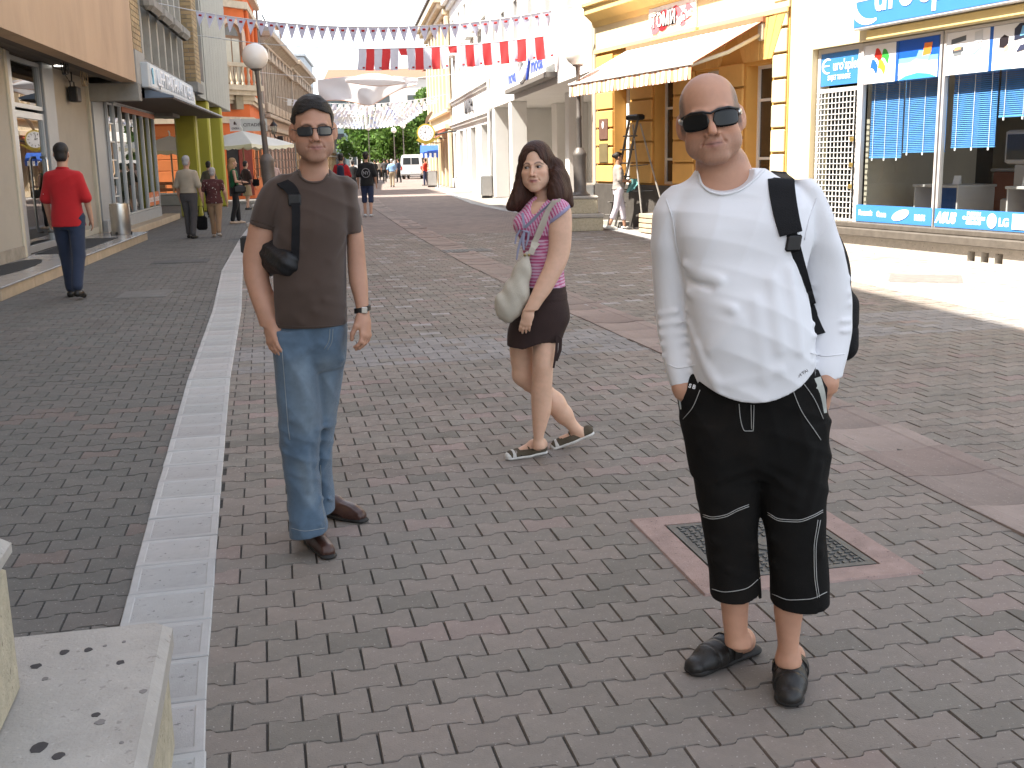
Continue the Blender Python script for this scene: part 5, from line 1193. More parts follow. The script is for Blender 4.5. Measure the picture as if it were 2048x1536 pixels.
# steel bins
def bin_(label, x, y, z, rot, r, h, square=False):
    t = thing('litter_bin', label, 'litter bin', (x, y, z), rot, 'steel litter bins')
    if square: MB().bbox(-r, r, -r * .8, r * .8, .06, h, .05).build('body', M_steel, t, 30)
    else: MB().lathe([(r * .97, 0), (r, .02), (r, h - .03), (r * .98, h), (r * .8, h + .005), (r * .78, h - .1)], 0, 0, 28).build('body', M_steel, t, 40)
    MB().bbox(-r * .9, r * .9, -r * .7, r * .7, 0, .06, .01).build('foot', M_black, t)
    MB().bbox(r * .72, r * 1.04, -.05, .05, h - .28, h - .04, .015).build('bracket', M_steel, t)
bin_('round steel litter bin on the end of the travertine step', *LF.w(10.15, 0.42, 0.172), LF.ang + 2.2, 0.2, 0.64)
bin_('steel litter bin by the portico column', -0.86, 45.6, 0, 0.1, 0.24, 0.92, True)
bin_('tall steel litter bin behind the lamp plinth and the girl', 1.95, 27.0, 0, 0.1, 0.22, 0.95, True)
bin_('steel litter bin beside the woman in red near the white van', -4.45, 66.0, 0, 0.1, 0.3, 0.95, True)
# step ladder and tub
t = thing('step_ladder', 'tall grey step ladder standing open before the amber building', 'ladder', R1F.w(-6.55, -0.45), R1F.ang + 0.12)
M_lad = mat('ladder_metal', (0.16, 0.15, 0.14), 0.5, 0.15, 5, metal=0.4)
for s_ in (-1, 1):
    MB().tube([(-.95 + s_ * .30 , -.1 * s_, 0), (-.06 + s_ * .16, 0, 2.32)], .028, 6).build('rail', M_lad, t)
    MB().tube([(.80 + s_ * .30, .12 * s_, 0), (.05 + s_ * .14, 0, 2.22)], .02, 6).build('rear_leg', mat('ladder_pale', (0.42, 0.40, 0.37), 0.4, 0.1, 5, metal=0.6), t)
for k in range(7):
    f = (k + 1) / 8.2; xc = -.95 + .89 * f; w = .30 - .14 * f
    MB().bbox(xc - w, xc + w, -.07, .07, 2.32 * f - .015, 2.32 * f + .015, .006).build('tread', M_lad, t)
MB().bbox(-.24, .24, -.10, .10, 2.30, 2.42, .03).build('top_cap', M_black, t)
MB().tube([(-.5, .02, .8), (.62, .04, .84)], .012, 6).build('stay', M_black, t); MB().tube([(-.22, .02, 1.35), (.42, .04, 1.38)], .012, 6).build('stay', M_lad, t)
t = thing('crate', 'pale wooden crate standing on the pavement behind the step ladder', 'crate', R1F.w(-5.2, -0.62), R1F.ang)
for k in range(4): MB().bbox(-.45, .45, -.2, -.17, .02 + .1 * k, .10 + .1 * k, .006).build('slat', mat('pale_wood', (0.45, 0.36, 0.26), 0.8, 0.15, 8), t)
MB().box(-.44, .44, -.165, .2, .0, .4).build('body', _MATS['pale_wood'], t)

# bunting across the street
M_cord = mat('white_cord', (0.7, 0.7, 0.7), 0.7, 0.03)
M_pen = mat('pennant_cloth', (0.58, 0.59, 0.74), 0.8, 0.05, 6, 0.1, 20, trans=0.4)
M_red = mat('flag_red', (0.66, 0.06, 0.065), 0.8, 0.06, 6, 0.1, 20, trans=0.5)
M_flagw = mat('flag_white', (0.68, 0.68, 0.78), 0.8, 0.05, 6, 0.1, 20, trans=0.4)
def sag(A, B_, d, t_): p = Vector(A).lerp(Vector(B_), t_); p.z -= d * 4 * t_ * (1 - t_); return p
def bunting(label, A, B_, d, t0, t1, n, kind, w, h, seed=0):
    rg = random.Random(seed); t = thing('bunting', label, 'bunting', A, 0); off = Vector(A)
    MB().tube([sag(A, B_, d, k / 40) - off for k in range(41)], 0.012, 4).build('cord', M_cord, t)
    for k in range(n):
        tt = t0 + (t1 - t0) * (k + .5) / n; p = sag(A, B_, d, tt) - off; q = sag(A, B_, d, tt + .01) - off; dr = (q - p).normalized(); ang = math.atan2(dr.y, dr.x)
        mb = MB(); f = rg.uniform(-.3, .3); bl = rg.uniform(-.02, .05)
        if kind == 'pennant':
            mb.grid(lambda a, c: ((a - .5) * w * (1 - c ** 1.05 * .97), math.sin((c * 2 + a * 3) + k) * .02 * c + bl * c, -h * c), 4, 6)
            mb.cur = 1; mb.prism([(-.16 * w, -.30 * h), (.16 * w, -.30 * h), (.16 * w, -.17 * h), (-.16 * w, -.17 * h)], -.012, -.009, 'y'); mb.v[-8:] = [(x, y + math.sin(-z / h * 2 + (x / w + .5) * 3 + k) * .02 * -z / h + bl * -z / h - .002, z) for x, y, z in mb.v[-8:]]
            ms = [M_pen, M_red]
        else:
            red = k % 2 == 1; short = kind == 'flag' and k in (5, 11); hh = h * (.32 if short else 1)
            mb.grid(lambda a, c: ((a - .5) * w * (1 - .35 * c * max(0, f)) + f * .25 * w * c * c, math.sin(a * 5 + c * 4 + k) * .03 * c + f * .18 * c * c, -hh * c * (1 - .08 * abs(f))), 5, 8)
            if not red and kind == 'flag': mb.cur = 1; mb.prism([(.05, -.92 * h), (.12, -.92 * h), (.12, -.84 * h), (.05, -.84 * h)], -.06 + f * .1, -.056 + f * .1, 'y')
            ms = [M_red if red and kind == 'flag' else (M_flagw if kind == 'flag' else [M_flagw, M_white, M_pw, mat('paper_blue', (0.42, 0.47, 0.66), 0.8)][rg.choice([0, 0, 1, 1, 1, 2, 2, 2, 3])]), M_red]
        o = mb.build('pennant' if kind == 'pennant' else ('flag' if kind == 'flag' else 'paper_flag'), ms, t, True); o.location = p; o.rotation_euler = (0, -math.asin(max(-1, min(1, dr.z))), ang)
bunting('string of white pennants with small red marks, nearest across the street', LF.w(13.9, -0.02, 5.33), R1F.w(-9.3, -0.06, 5.08), 0.58, 0.10, 0.90, 35, 'pennant', 0.232, 0.34)
bunting('string of red and white flags across the street behind the pennants', LF.w(22.5, -0.05, 5.5), R3F.w(15.6, -0.02, 4.9), 0.4, 0.475, 0.985, 23, 'flag', 0.262, 0.62, 3)
for k in range(9):
    s0 = 6 + k * 4.6; yy = L5F.w(s0, 0)[1]; A = L5F.w(s0, -.05, 5.3 + .0 * k)
    rx = float(R3F.o[0] - (yy + 1 - R3F.o[1]) * .14)
    bunting('string of small white paper flags across the far street, ' + ['first', 'second', 'third', 'fourth', 'fifth', 'sixth', 'seventh', 'eighth', 'ninth'][k] + ' from the nearest', A, (rx - .1, yy + 1, 5.3 + .0 * k), .5, .06, .94, 24, 'paper', .26, .38, 20 + k)
# the big white cloth blown about over the street
t = thing('cloth_banner', 'large white cloth banner billowing over the street behind the first flags', 'banner', (-8.6, 52, 5.2), 0)
def clothf(a, c):
    x = 4.6 * a; top = .15 * math.sin(a * math.pi) + .05; hgt = 1.25 * (1 - .62 * max(0, a - .55) / .45) * (.75 + .25 * math.sin(a * math.pi))
    return (x + .25 * c * math.sin(a * 6), .35 * math.sin(a * 7 + c * 2.5) * c + .22 * math.sin(a * 15 - c * 4) * c, top - hgt * c + .08 * math.sin(a * 9) * c)
M_sheet = mat('sheet_cloth', (0.64, 0.63, 0.65), 0.85, 0.04, 2, 0.15, 6, trans=0.3)
MB().grid(clothf, 40, 16).build('sheet', M_sheet, t, True)
def flapf(a, c):
    return (1.35 + 2.7 * a, -.35 - .25 * math.sin(c * math.pi) , .02 + .30 * math.sin(a * math.pi) * (1 - 1.5 * c) - .10 * c - .12 * a)
MB().grid(flapf, 24, 8).build('flap', M_sheet, t, True)
mb = MB(); mb.tube([clothf(k / 30, 1.0) for k in range(31)], .02, 5); mb.tube([flapf(k / 24, 0) for k in range(25)], .018, 5); mb.tube([flapf(k / 24, 1) for k in range(25)], .018, 5)
mb.build('hem', mat('faded_orange', (0.5, 0.26, 0.16), 0.8), t, True)
mb = MB(); mb.tube([(-3.0, .3, .5), (-.0, 0, .12)], .012, 4); mb.tube([(4.6, 0, .05), (7.5, .4, .3)], .012, 4); mb.build('cord', M_cord, t)

# cafe parasols
M_par = mat('parasol_cloth', (0.82, 0.81, 0.76), 0.85, 0.03, 2, trans=0.3)
M_pole = mat('parasol_wood', (0.33, 0.21, 0.11), 0.6, 0.15, 6)
def parasol(label, x, y, rot, w, z0, z1, sign):
    t = thing('cafe_parasol', label, 'parasol', (x, y, 0), rot, 'white cafe parasols')
    MB().lathe([(.32, 0), (.32, .08), (.05, .1)], 0, 0, 16).build('foot', M_conc, t)
    MB().cyl(0, 0, .08, z1 - .02, .035, n=10).build('pole', M_pole, t, 60)
    mb = MB(); n = 8; R_ = [(w / 2 * sx, w / 2 * sy) for sx, sy in ((-1, -1), (1, -1), (1, 1), (-1, 1))]
    for i in range(4):
        a, b2 = R_[i], R_[(i + 1) % 4]
        mb.grid(lambda u, v: ((a[0] + (b2[0] - a[0]) * u) * (1 - v), (a[1] + (b2[1] - a[1]) * u) * (1 - v), z0 + (z1 - z0) * (v ** .9) - .05 * math.sin(u * math.pi) * (1 - v) * 1.5), 8, 6)
    mb.build('canopy', M_par, t, True)
    mb = MB()
    for i in range(4):
        a, b2 = R_[i], R_[(i + 1) % 4]
        mb.grid(lambda u, v: (a[0] + (b2[0] - a[0]) * u, a[1] + (b2[1] - a[1]) * u, z0 - .075 * math.sin(u * math.pi) - v * (.13 + .03 * math.cos(u * 40))), 24, 2)
    mb.build('valance', mat('parasol_valance', (0.70, 0.66, 0.50), 0.85, 0.05, 3), t, True)
    for i in range(4): MB().tube([(0, 0, z0 + (z1 - z0) * .25), (R_[i][0] * .97, R_[i][1] * .97, z0 + .0)], .014, 5).build('rib', M_pole, t)
    MB().tube([(0, 0, z1 - .03), (0.02, 0, z1 + .1), (-.06, 0.02, z1 + .18)], .03, 6).build('finial', M_par, t, True)
    return t
parasol('white parasol on a wooden pole left of the yellow green columns', -13.35, 44.7, LF.ang, 2.6, 2.2, 2.72, 0)
t2 = parasol('white parasol with the sign panels, right of the yellow green columns', -10.55, 45.0, LF.ang - 0.55, 2.9, 2.32, 2.86, 1)
t = thing('cafe_sign', 'grey and white sign box lettered CITADELA above the right parasol', 'sign', (-10.57, 45.0, 2.86), 0)
def P2(a, b2, z0, z1, th, m, name):
    d = Vector((b2[0] - a[0], b2[1] - a[1], 0)); n = Vector((d.y, -d.x, 0)).normalized() * th
    mb = MB(); mb.prism([(a[0], a[1]), (b2[0], b2[1]), (b2[0] - n.x, b2[1] - n.y), (a[0] - n.x, a[1] - n.y)], z0, z1); return mb.build(name, m, t), math.atan2(d.y, d.x)
pa, aa = P2((-.58, .55), (0, 0), .0, .48, .02, M_pw, 'panel'); pb, ab = P2((0.01, 0), (.98, .3), -.02, .46, .02, mat('sign_pale_grey', (0.42, 0.42, 0.40), 0.6, 0.04), 'panel')
M_ink = mat('sign_ink', (0.07, 0.06, 0.065), 0.6)
text('lettering', 'CITADELA', .17, M_ink, t, (.50, .14, .22), (math.pi / 2, 0, ab), .002, sx=1.12, bold=.002)
text('lettering', 'CITADELA', .11, M_ink, t, (-.30, .27, .10), (math.pi / 2, 0, aa), .002, sx=1.0)
mb = MB(); mb.prism([(.0 + .075 * math.cos(a), .11 + .085 * math.sin(a)) for a in np.linspace(-.5, math.pi + .5, 14)], -.004, 0, 'y'); mb.prism([(.09, .07), (.125, .05), (.125, .12), (.09, .10)], -.004, 0, 'y')
o = mb.build('emblem', M_ink, t); o.location = (-.31, .275, .18); o.rotation_euler = (0, 0, aa)
# cafe tables and chairs
M_rattan = mat('rattan', (0.30, 0.19, 0.10), 0.7, 0.2, 12); M_tab = mat('dark_table', (0.05, 0.045, 0.04), 0.4, 0.1, 5)
def chair(loc, rot, label):
    t = thing('cafe_chair', label, 'chair', loc, rot, 'cafe chairs under the left parasol')
    MB().bbox(-.22, .22, -.22, .22, .42, .46, .01).build('seat', M_rattan, t)
    for x, y in ((-.2, -.2), (.2, -.2), (-.2, .2), (.2, .2)): MB().tube([(x, y, .42), (x * 1.05, y * 1.1, 0)], .016, 6).build('leg', M_tab, t)
    MB().tube([(-.2, .2, .44), (-.21, .25, .8), (0, .28, .9), (.21, .25, .8), (.2, .2, .44)], .016, 6).build('back_frame', M_rattan, t, True); MB().grid(lambda a, c_: (-.17 + .34 * a, .235 + .03 * c_ , .5 + .34 * c_), 4, 4).build('backrest', M_rattan, t)
    return t
def table(loc, label):
    t = thing('cafe_table', label, 'table', loc, 0, 'cafe tables under the left parasol')
    MB().cyl(0, 0, .72, .75, .38, n=24).build('tabletop', M_tab, t); MB().cyl(0, 0, .03, .72, .03, n=8).build('leg', M_tab, t); MB().cyl(0, 0, 0, .03, .25, n=16).build('foot', M_tab, t)
table(LF.w(34.6, 3.6), 'dark round cafe table left of the parasol pole'); table(LF.w(34.8, 2.05), 'dark round cafe table right of the parasol pole')
for k, (u, y, r, lab) in enumerate(((34.0, 4.2, 1.2, 'leftmost rattan cafe chair under the left parasol'), (33.9, 3.1, 2.0, 'rattan cafe chair before the parasol pole'), (34.1, 2.3, -.4, 'rattan cafe chair just right of the parasol pole'), (35.3, 1.4, -1.8, 'rattan cafe chair nearest the yellow green columns'))): chair(LF.w(u, y), LF.ang + r, lab)
# wall lantern
t = thing('wall_lantern', 'black iron wall lantern on the long grey pink building', 'lantern', (-11.85, 57.5, 3.0), 0)
MB().lathe([(.10, 0), (.17, .42), (.16, .44)], 0, 0, 6).build('glass', glass_mat('lantern_glass', (0.8, 0.85, 0.85), 1.0), t)
for k in range(6):
    a = k * math.pi / 3; MB().tube([(.10 * math.cos(a), .10 * math.sin(a), 0), (.17 * math.cos(a), .17 * math.sin(a), .42)], .012, 5).build('bar', M_black, t)
MB().lathe([(.21, .42), (.19, .46), (.08, .60), (.03, .66), (.02, .74)], 0, 0, 12).build('cap', M_black, t)
MB().tube([(0, 0, 0), (.06, 0, -.14), (.2, 0, -.22), (.42, 0, -.3)], .035, 6).build('bracket', M_black, t, True); MB().bbox(.15, .45, -.05, .05, -.42, -.08, .03).build('scroll', M_black, t)
# clock on its arm
t = thing('street_clock', 'round gold rimmed clock hanging over the far right shops', 'clock', (-4.44, 62, 3.02), math.radians(3))
M_gold = mat('gold_paint', (0.52, 0.40, 0.07), 0.4, 0.1, 5, metal=0.3)
def disc(r, y0, y1, n=40, z=0.0): return MB().prism([(r * math.cos(a), z + r * math.sin(a)) for a in np.linspace(0, 2 * math.pi, n, endpoint=False)], y0, y1, 'y')
disc(.50, -.09, .12).build('rim', M_gold, t); disc(.42, -.105, -.09).build('dial', M_pw, t); mb = MB()
for k in range(12):
    a = k * math.pi / 6; c_, s_ = math.sin(a), math.cos(a); mb.prism([(c_ * .27 - s_ * .018, s_ * .27 + c_ * .018), (c_ * .27 + s_ * .018, s_ * .27 - c_ * .018), (c_ * .36 + s_ * .022, s_ * .36 - c_ * .022), (c_ * .36 - s_ * .022, s_ * .36 + c_ * .022)], -.110, -.105, 'y')
mb.build('hour_mark', M_ink, t)
for a, l in ((math.radians(-62), .17), (math.radians(-14), .26)):
    c_, s_ = math.sin(a), math.cos(a); MB().prism([(-s_ * .014, c_ * .014), (s_ * .014, -c_ * .014), (c_ * l + s_ * .01, s_ * l - c_ * .01), (c_ * l - s_ * .01, s_ * l + c_ * .01)], -.117, -.112, 'y').build('hand', M_ink, t)
MB().prism([(-.55, -.38), (-.3, -.52), (0, -.62), (.3, -.52), (.72, -.25), (.78, -.18), (.45, -.3), (0, -.48), (-.45, -.28)], -.05, .05, 'y').build('scroll', M_gold, t)
MB().prism([(-.04, .5), (.08, .5), (.42, 1.1), (.34, 1.16), (.05, .85)], -.08, .08, 'y').build('crest', mat('old_brown_wood', (0.2, 0.13, 0.08), 0.8, 0.2, 5), t)
MB().tube([(.45, 0, -.1), (1.3, .0, .05), (2.3, 0, .1)], .05, 6).build('arm', M_black, t)
t = thing('kiosk_awning', 'blue and white kiosk awning under the gold clock', 'awning', (-4.85, 63.0, 1.75), math.radians(3))
mb = MB(); mb.prism([(0, .62), (0, .58), (-.9, .18), (-.9, .22)], 0, 1.0, 'x'); mb.build('cloth', mat('awning_blue', (0.03, 0.10, 0.42), 0.8), t)
mb = MB()
for k in range(8): mb.cur = k % 2; mb.box(k * .125, (k + 1) * .125, -.92, -.9, -.06, .19)
mb.build('valance', [M_white, _MATS['awning_blue']], t)
for x in (.05, .95): MB().tube([(x, 0, .5), (x, -.88, .2)], .02, 5).build('arm', M_black, t)
for x in (.95,): MB().tube([(x, -.1, .5), (x, -.1, -1.75)], .025, 5).build('post', M_black, t)
# far street lamps
for k, (x, y, h, lab) in enumerate(((-12.0, 98, 4.2, 'left one of the thin far street lamps before the trees'), (-10.0, 100, 4.0, 'middle one of the thin far street lamps before the trees'), (-8.9, 97, 4.3, 'right one of the thin far street lamps above the white van'))):
    t = thing('far_street_lamp', lab, 'street lamp', (x, y, 0), 0, 'thin far street lamps')
    MB().tube([(0, 0, 0), (0, 0, h)], [.07, .04], 6).build('pole', M_lamp, t); MB().sphere((0, 0, h + .2), .24, 12, 8).build('globe', M_globe, t, True)
# white van seen from behind
t = thing('van', 'white minibus van driving away at the far end of the street', 'van', (-8.15, 95.0, 0.0), math.radians(-3))
M_van = mat('white_car_paint', (0.80, 0.80, 0.79), 0.3, 0.02, 2, coat=0.6)
w2 = .92
def section(z): return w2 * (1 - .10 * max(0, (z - 1.05) / .95) ** 1.4)
mb = MB(); prof = [(.32, w2 * .97), (.42, w2), (1.05, w2), (1.35, section(1.35)), (1.8, section(1.8)), (1.98, section(1.98) - .06), (2.05, section(2.0) - .22)]
poly = [(-w, z) for z, w in prof] + [(w, z) for z, w in prof[::-1]]; mb.prism(poly, 0, 4.6, 'y'); mb.build('body', M_van, t)
for sx in (-1, 1):
    MB().prism([(sx * .04, 1.22), (sx * .70, 1.22), (sx * .66, 1.78), (sx * .04, 1.78)], -.012, .0, 'y').build('rear_window', M_winglass, t)
    MB().bbox(sx * .84 - .06, sx * .84 + .06, -.03, .0, .78, 1.08, .01).build('tail_light', mat('tail_red', (0.4, 0.03, 0.02), 0.3), t)
    for y in (.75, 3.7):
        wh = MB().lathe([(.14, -.1), (.31, -.1), (.33, -.07), (.33, .07), (.31, .1), (.14, .1)], 0, 0, 20).build('wheel', M_black, t); wh.location = (sx * .78, y, .33); wh.rotation_euler = (0, math.pi / 2, 0)
    MB().prism([(.6, 1.25), (4.0, 1.25), (3.7, 1.78), (.6, 1.78)], sx * (w2 - .04), sx * (w2 - .03) + sx * .02, 'x').build('side_window', M_winglass, t)
MB().bbox(-.9, .9, -.10, .02, .34, .50, .03).build('bumper', mat('van_grey', (0.25, 0.25, 0.25), 0.6), t)
MB().box(-.008, .008, -.006, .0, .52, 1.95).build('door_gap', M_dark, t); MB().bbox(-.26, .26, -.02, 0, .60, .72, .005).build('number_plate', M_pw, t)
# ------------------------------------------------------------------ bodies and clothes: distance fields turned into meshes
def at(px, py, Y):
    """point where the sight line through a pixel of the photograph meets the vertical plane y = Y"""
    d = FW + RT * (px - 1024) / 2200 - UP * (py - 768) / 2200; k = Y / d[1]
    return np.array([d[0] * k, Y, CAM_H + d[2] * k])
def pchip(x, y, q):
    x = np.asarray(x, float); y = np.asarray(y, float); h = np.diff(x); dl = np.diff(y) / h
    m = np.zeros_like(y)
    for i in range(1, len(x) - 1):
        if dl[i - 1] * dl[i] > 0:
            w1, w2 = 2 * h[i] + h[i - 1], h[i] + 2 * h[i - 1]; m[i] = (w1 + w2) / (w1 / dl[i - 1] + w2 / dl[i])
    m[0], m[-1] = dl[0], dl[-1]
    q = np.clip(q, x[0], x[-1]); i = np.clip(np.searchsorted(x, q) - 1, 0, len(x) - 2); t = (q - x[i]) / h[i]
    return ((1 + 2 * t) * (1 - t) ** 2) * y[i] + t * (1 - t) ** 2 * h[i] * m[i] + t * t * (3 - 2 * t) * y[i + 1] + t * t * (t - 1) * h[i] * m[i + 1]
class Prim:
    def __init__(s, fn, lo, hi, k=0.02, op='u'): s.fn, s.lo, s.hi, s.k, s.op = fn, np.array(lo, float), np.array(hi, float), k, op
def cap(a, b, r1, r2=None, k=0.02, op='u', sq=None):
    """tapered capsule; sq=(dir, factor) flattens it across dir"""
    a, b = np.array(a, float), np.array(b, float); r2 = r1 if r2 is None else r2; ba = b - a; L2 = max(ba @ ba, 1e-12)
    if sq: sd = np.array(sq[0], float) / np.linalg.norm(sq[0]); sf = 1 / sq[1] - 1
    def fn(P):
        pa = P - a; h = np.clip(pa @ ba / L2, 0, 1); v = pa - h[:, None] * ba
        if sq: v = v + (v @ sd)[:, None] * sd * sf
        return np.sqrt((v * v).sum(1)) - (r1 + (r2 - r1) * h)
    R = max(r1, r2) * 1.05
    return Prim(fn, np.minimum(a, b) - R, np.maximum(a, b) + R, k, op)
def chain(pts, rs, k=0.015, op='u'): return [cap(pts[i], pts[i + 1], rs[i], rs[i + 1], k, op) for i in range(len(pts) - 1)]
def ell(c, r, k=0.02, op='u', rot=None):
    c = np.array(c, float); r = np.array(r, float) if hasattr(r, '__len__') else np.array([r] * 3, float)
    def fn(P):
        v = P - c
        if rot is not None: v = v @ rot
        q = v / r; n = np.sqrt((q * q).sum(1)); g = np.sqrt(((q / r) ** 2).sum(1)) + 1e-9
        return n * (n - 1) / g
    R = r.max(); return Prim(fn, c - R, c + R, k, op)
def loft(secs, k=0.02, op='u', n=2.3, lo=None, hi=None, yaw=0.0):
    """sections (z, cx, cy, w, d) stacked along z, smooth in between; open ends are cut flat"""
    S_ = np.array(sorted(secs), float); z = S_[:, 0]; z0, z1 = (z[0] if lo is None else lo), (z[-1] if hi is None else hi); cy_, sy_ = math.cos(yaw), math.sin(yaw)
    def fn(P):
        q = P[:, 2]; cx, cy, w, d = (pchip(z, S_[:, i], q) for i in (1, 2, 3, 4)); dx, dy = P[:, 0] - cx, P[:, 1] - cy
        if yaw: dx, dy = dx * cy_ + dy * sy_, -dx * sy_ + dy * cy_
        r = (np.abs(dx / w) ** n + np.abs(dy / d) ** n) ** (1 / n)
        return np.maximum((r - 1) * np.minimum(w, d), np.maximum(z0 - q, q - z1))
    m = np.maximum(S_[:, 3], S_[:, 4])
    return Prim(fn, [(S_[:, 1] - m).min(), (S_[:, 2] - m).min(), z0], [(S_[:, 1] + m).max(), (S_[:, 2] + m).max(), z1], k, op)
def cut(fn_, k=0.0): return Prim(fn_, [-9] * 3, [9] * 3, k, 'i')           # keep where fn < 0
def disp(fn_): return Prim(fn_, [-9] * 3, [9] * 3, 0, 'd')                 # add to the distance
def sdf_eval(prims, P, mg=0.03):
    lo, hi = P.min(0), P.max(0); D = np.full(len(P), 0.25)
    for p in prims:
        if p.op in ('u', 's') and (((p.lo - p.k - mg) > hi).any() or ((p.hi + p.k + mg) < lo).any()): continue
        d = p.fn(P)
        if p.op == 'u':
            if p.k > 0: h = np.clip(0.5 + 0.5 * (D - d) / p.k, 0, 1); D = D + (d - D) * h - p.k * h * (1 - h)
            else: D = np.minimum(D, d)
        elif p.op == 's':
            if p.k > 0: h = np.clip(0.5 - 0.5 * (D + d) / p.k, 0, 1); D = D + (-d - D) * h + p.k * h * (1 - h)
            else: D = np.maximum(D, -d)
        elif p.op == 'i': D = np.maximum(D, d)
        else: D = D + d
    return D
def sdf_mesh(prims, h, lo=None, hi=None):
    """sparse sampling in blocks, then surface nets; returns vertices and quads"""
    us = [p for p in prims if p.op == 'u']
    lo = np.min([p.lo for p in us], 0) - 3 * h if lo is None else np.array(lo, float); hi = np.max([p.hi for p in us], 0) + 3 * h if hi is None else np.array(hi, float)
    B = 8; nb = np.maximum(1, np.ceil((hi - lo) / (h * B)).astype(int)); n = nb * B + 1
    F = np.full(tuple(n), 0.25, np.float32); rg = np.arange(B + 1) * h
    off = np.stack(np.meshgrid(rg, rg, rg, indexing='ij'), -1).reshape(-1, 3)
    ctr = np.stack(np.meshgrid(*[lo[i] + (np.arange(nb[i]) + .5) * B * h for i in range(3)], indexing='ij'), -1)
    for bz in range(nb[2]):
        c = ctr[:, :, bz].reshape(-1, 3)
        d = sdf_eval(prims, c, max(.03, 6 * h)); act = np.abs(d) < B * h * 1.15 + 0.015
        ids = np.where(act)[0]
        for a in np.where(~act)[0]:
            i, j = divmod(int(a), nb[1])
            if d[a] < 0: F[i * B:i * B + B + 1, j * B:j * B + B + 1, bz * B:bz * B + B + 1] = -0.25
        for s0 in range(0, len(ids), 6):
            sub = ids[s0:s0 + 6]; P = (c[sub][:, None, :] - B * h / 2 + off[None]).reshape(-1, 3)
            v = sdf_eval(prims, P).reshape(len(sub), B + 1, B + 1, B + 1)
            for q, a in enumerate(sub):
                i, j = divmod(int(a), nb[1]); F[i * B:i * B + B + 1, j * B:j * B + B + 1, bz * B:bz * B + B + 1] = v[q]
    ins = F < 0
    cs = [ins[i:n[0] - 1 + i, j:n[1] - 1 + j, k:n[2] - 1 + k] for i in (0, 1) for j in (0, 1) for k in (0, 1)]
    any_, all_ = cs[0].copy(), cs[0].copy()
    for c in cs[1:]: any_ |= c; all_ &= c
    I = np.argwhere(any_ & ~all_); idx = np.full(tuple(n - 1), -1, np.int64); idx[tuple(I.T)] = np.arange(len(I))
    acc = np.zeros((len(I), 3)); cnt = np.zeros(len(I))
    for ax in range(3):
        o1, o2 = [a for a in range(3) if a != ax]
        for u in (0, 1):
            for v in (0, 1):
                a = I.copy(); a[:, o1] += u; a[:, o2] += v; b = a.copy(); b[:, ax] += 1
                fa, fb = F[tuple(a.T)], F[tuple(b.T)]; m = (fa < 0) != (fb < 0); t = fa[m] / (fa[m] - fb[m]); p = a[m].astype(float); p[:, ax] += t; acc[m] += p; cnt[m] += 1
    V = acc / cnt[:, None] * h + lo; Q = []
    for ax in range(3):
        o1, o2 = [(1, 2), (2, 0), (0, 1)][ax]
        sl = [slice(None)] * 3; sl2 = [slice(None)] * 3; sl[ax] = slice(0, n[ax] - 1); sl2[ax] = slice(1, n[ax])
        A, B2 = ins[tuple(sl)], ins[tuple(sl2)]; E = np.argwhere(A != B2); E = E[(E[:, o1] > 0) & (E[:, o2] > 0) & (E[:, o1] < n[o1] - 1) & (E[:, o2] < n[o2] - 1)]
        if not len(E): continue
        def g(d1, d2): e = E.copy(); e[:, o1] -= d1; e[:, o2] -= d2; return idx[tuple(e.T)]
        q = np.stack([g(1, 1), g(0, 1), g(0, 0), g(1, 0)], 1); f = A[tuple(E.T)]; q[~f] = q[~f][:, ::-1]; Q.append(q)
    return V, np.concatenate(Q)
def sdf_obj(name, prims, h, m, parent, col=None, relax=1, lo=None, hi=None):
    V, Q = sdf_mesh(prims, h, lo, hi)
    for _ in range(relax):                                   # light Laplacian pass against grid stepping
        s = np.zeros_like(V); c = np.zeros(len(V))
        for a, b in ((0, 1), (1, 2), (2, 3), (3, 0)):
            np.add.at(s, Q[:, a], V[Q[:, b]]); np.add.at(s, Q[:, b], V[Q[:, a]]); np.add.at(c, Q[:, a], 1); np.add.at(c, Q[:, b], 1)
        V = V * 0.5 + s / np.maximum(c, 1)[:, None] * 0.5
    me = bpy.data.meshes.new(name); me.vertices.add(len(V)); me.vertices.foreach_set('co', V.ravel().astype(np.float32))
    me.loops.add(Q.size); me.loops.foreach_set('vertex_index', Q.ravel().astype(np.int32)); me.polygons.add(len(Q))
    me.polygons.foreach_set('loop_start', np.arange(0, Q.size, 4, dtype=np.int32)); me.polygons.foreach_set('loop_total', np.full(len(Q), 4, np.int32)) if False else None
    me.update(calc_edges=True); me.validate(); me.shade_smooth()
    for mm in (m if isinstance(m, (list, tuple)) else [m]): me.materials.append(mm)
    if col is not None: col_attr(me, col(V))
    return link(name, me, parent)
def pn(P, s, seed=0, n=5):
    """cheap smooth noise: a few sines in random directions, about -1..1"""
    r = np.random.RandomState(seed); D = np.zeros(len(P))
    for _ in range(n):
        d = r.normal(size=3); d /= np.linalg.norm(d); D += np.sin(P @ d * s * (0.7 + .6 * r.rand()) + r.rand() * 6.28)
    return D / n * 1.4
def crumple(amp, d, f, seed):
    d = np.array(d, float); d /= np.linalg.norm(d)
    def fn(P): w = np.sin(P @ d * f + 2.2 * pn(P, 9, seed)); return -amp * (1 - np.abs(w)) ** 1.4 * ssm(-.2, .7, pn(P, 11, seed + 1))
    return disp(fn)
def ssm(a, b, x): t = np.clip((x - a) / (b - a), 0, 1); return t * t * (3 - 2 * t)
def R3(yaw=0.0, pitch=0.0, roll=0.0):
    """yaw about z, then pitch about x (positive lifts the face), roll about y; columns are the local axes"""
    return np.array(Matrix.Rotation(yaw, 3, 'Z') @ Matrix.Rotation(roll, 3, 'Y') @ Matrix.Rotation(pitch, 3, 'X'))
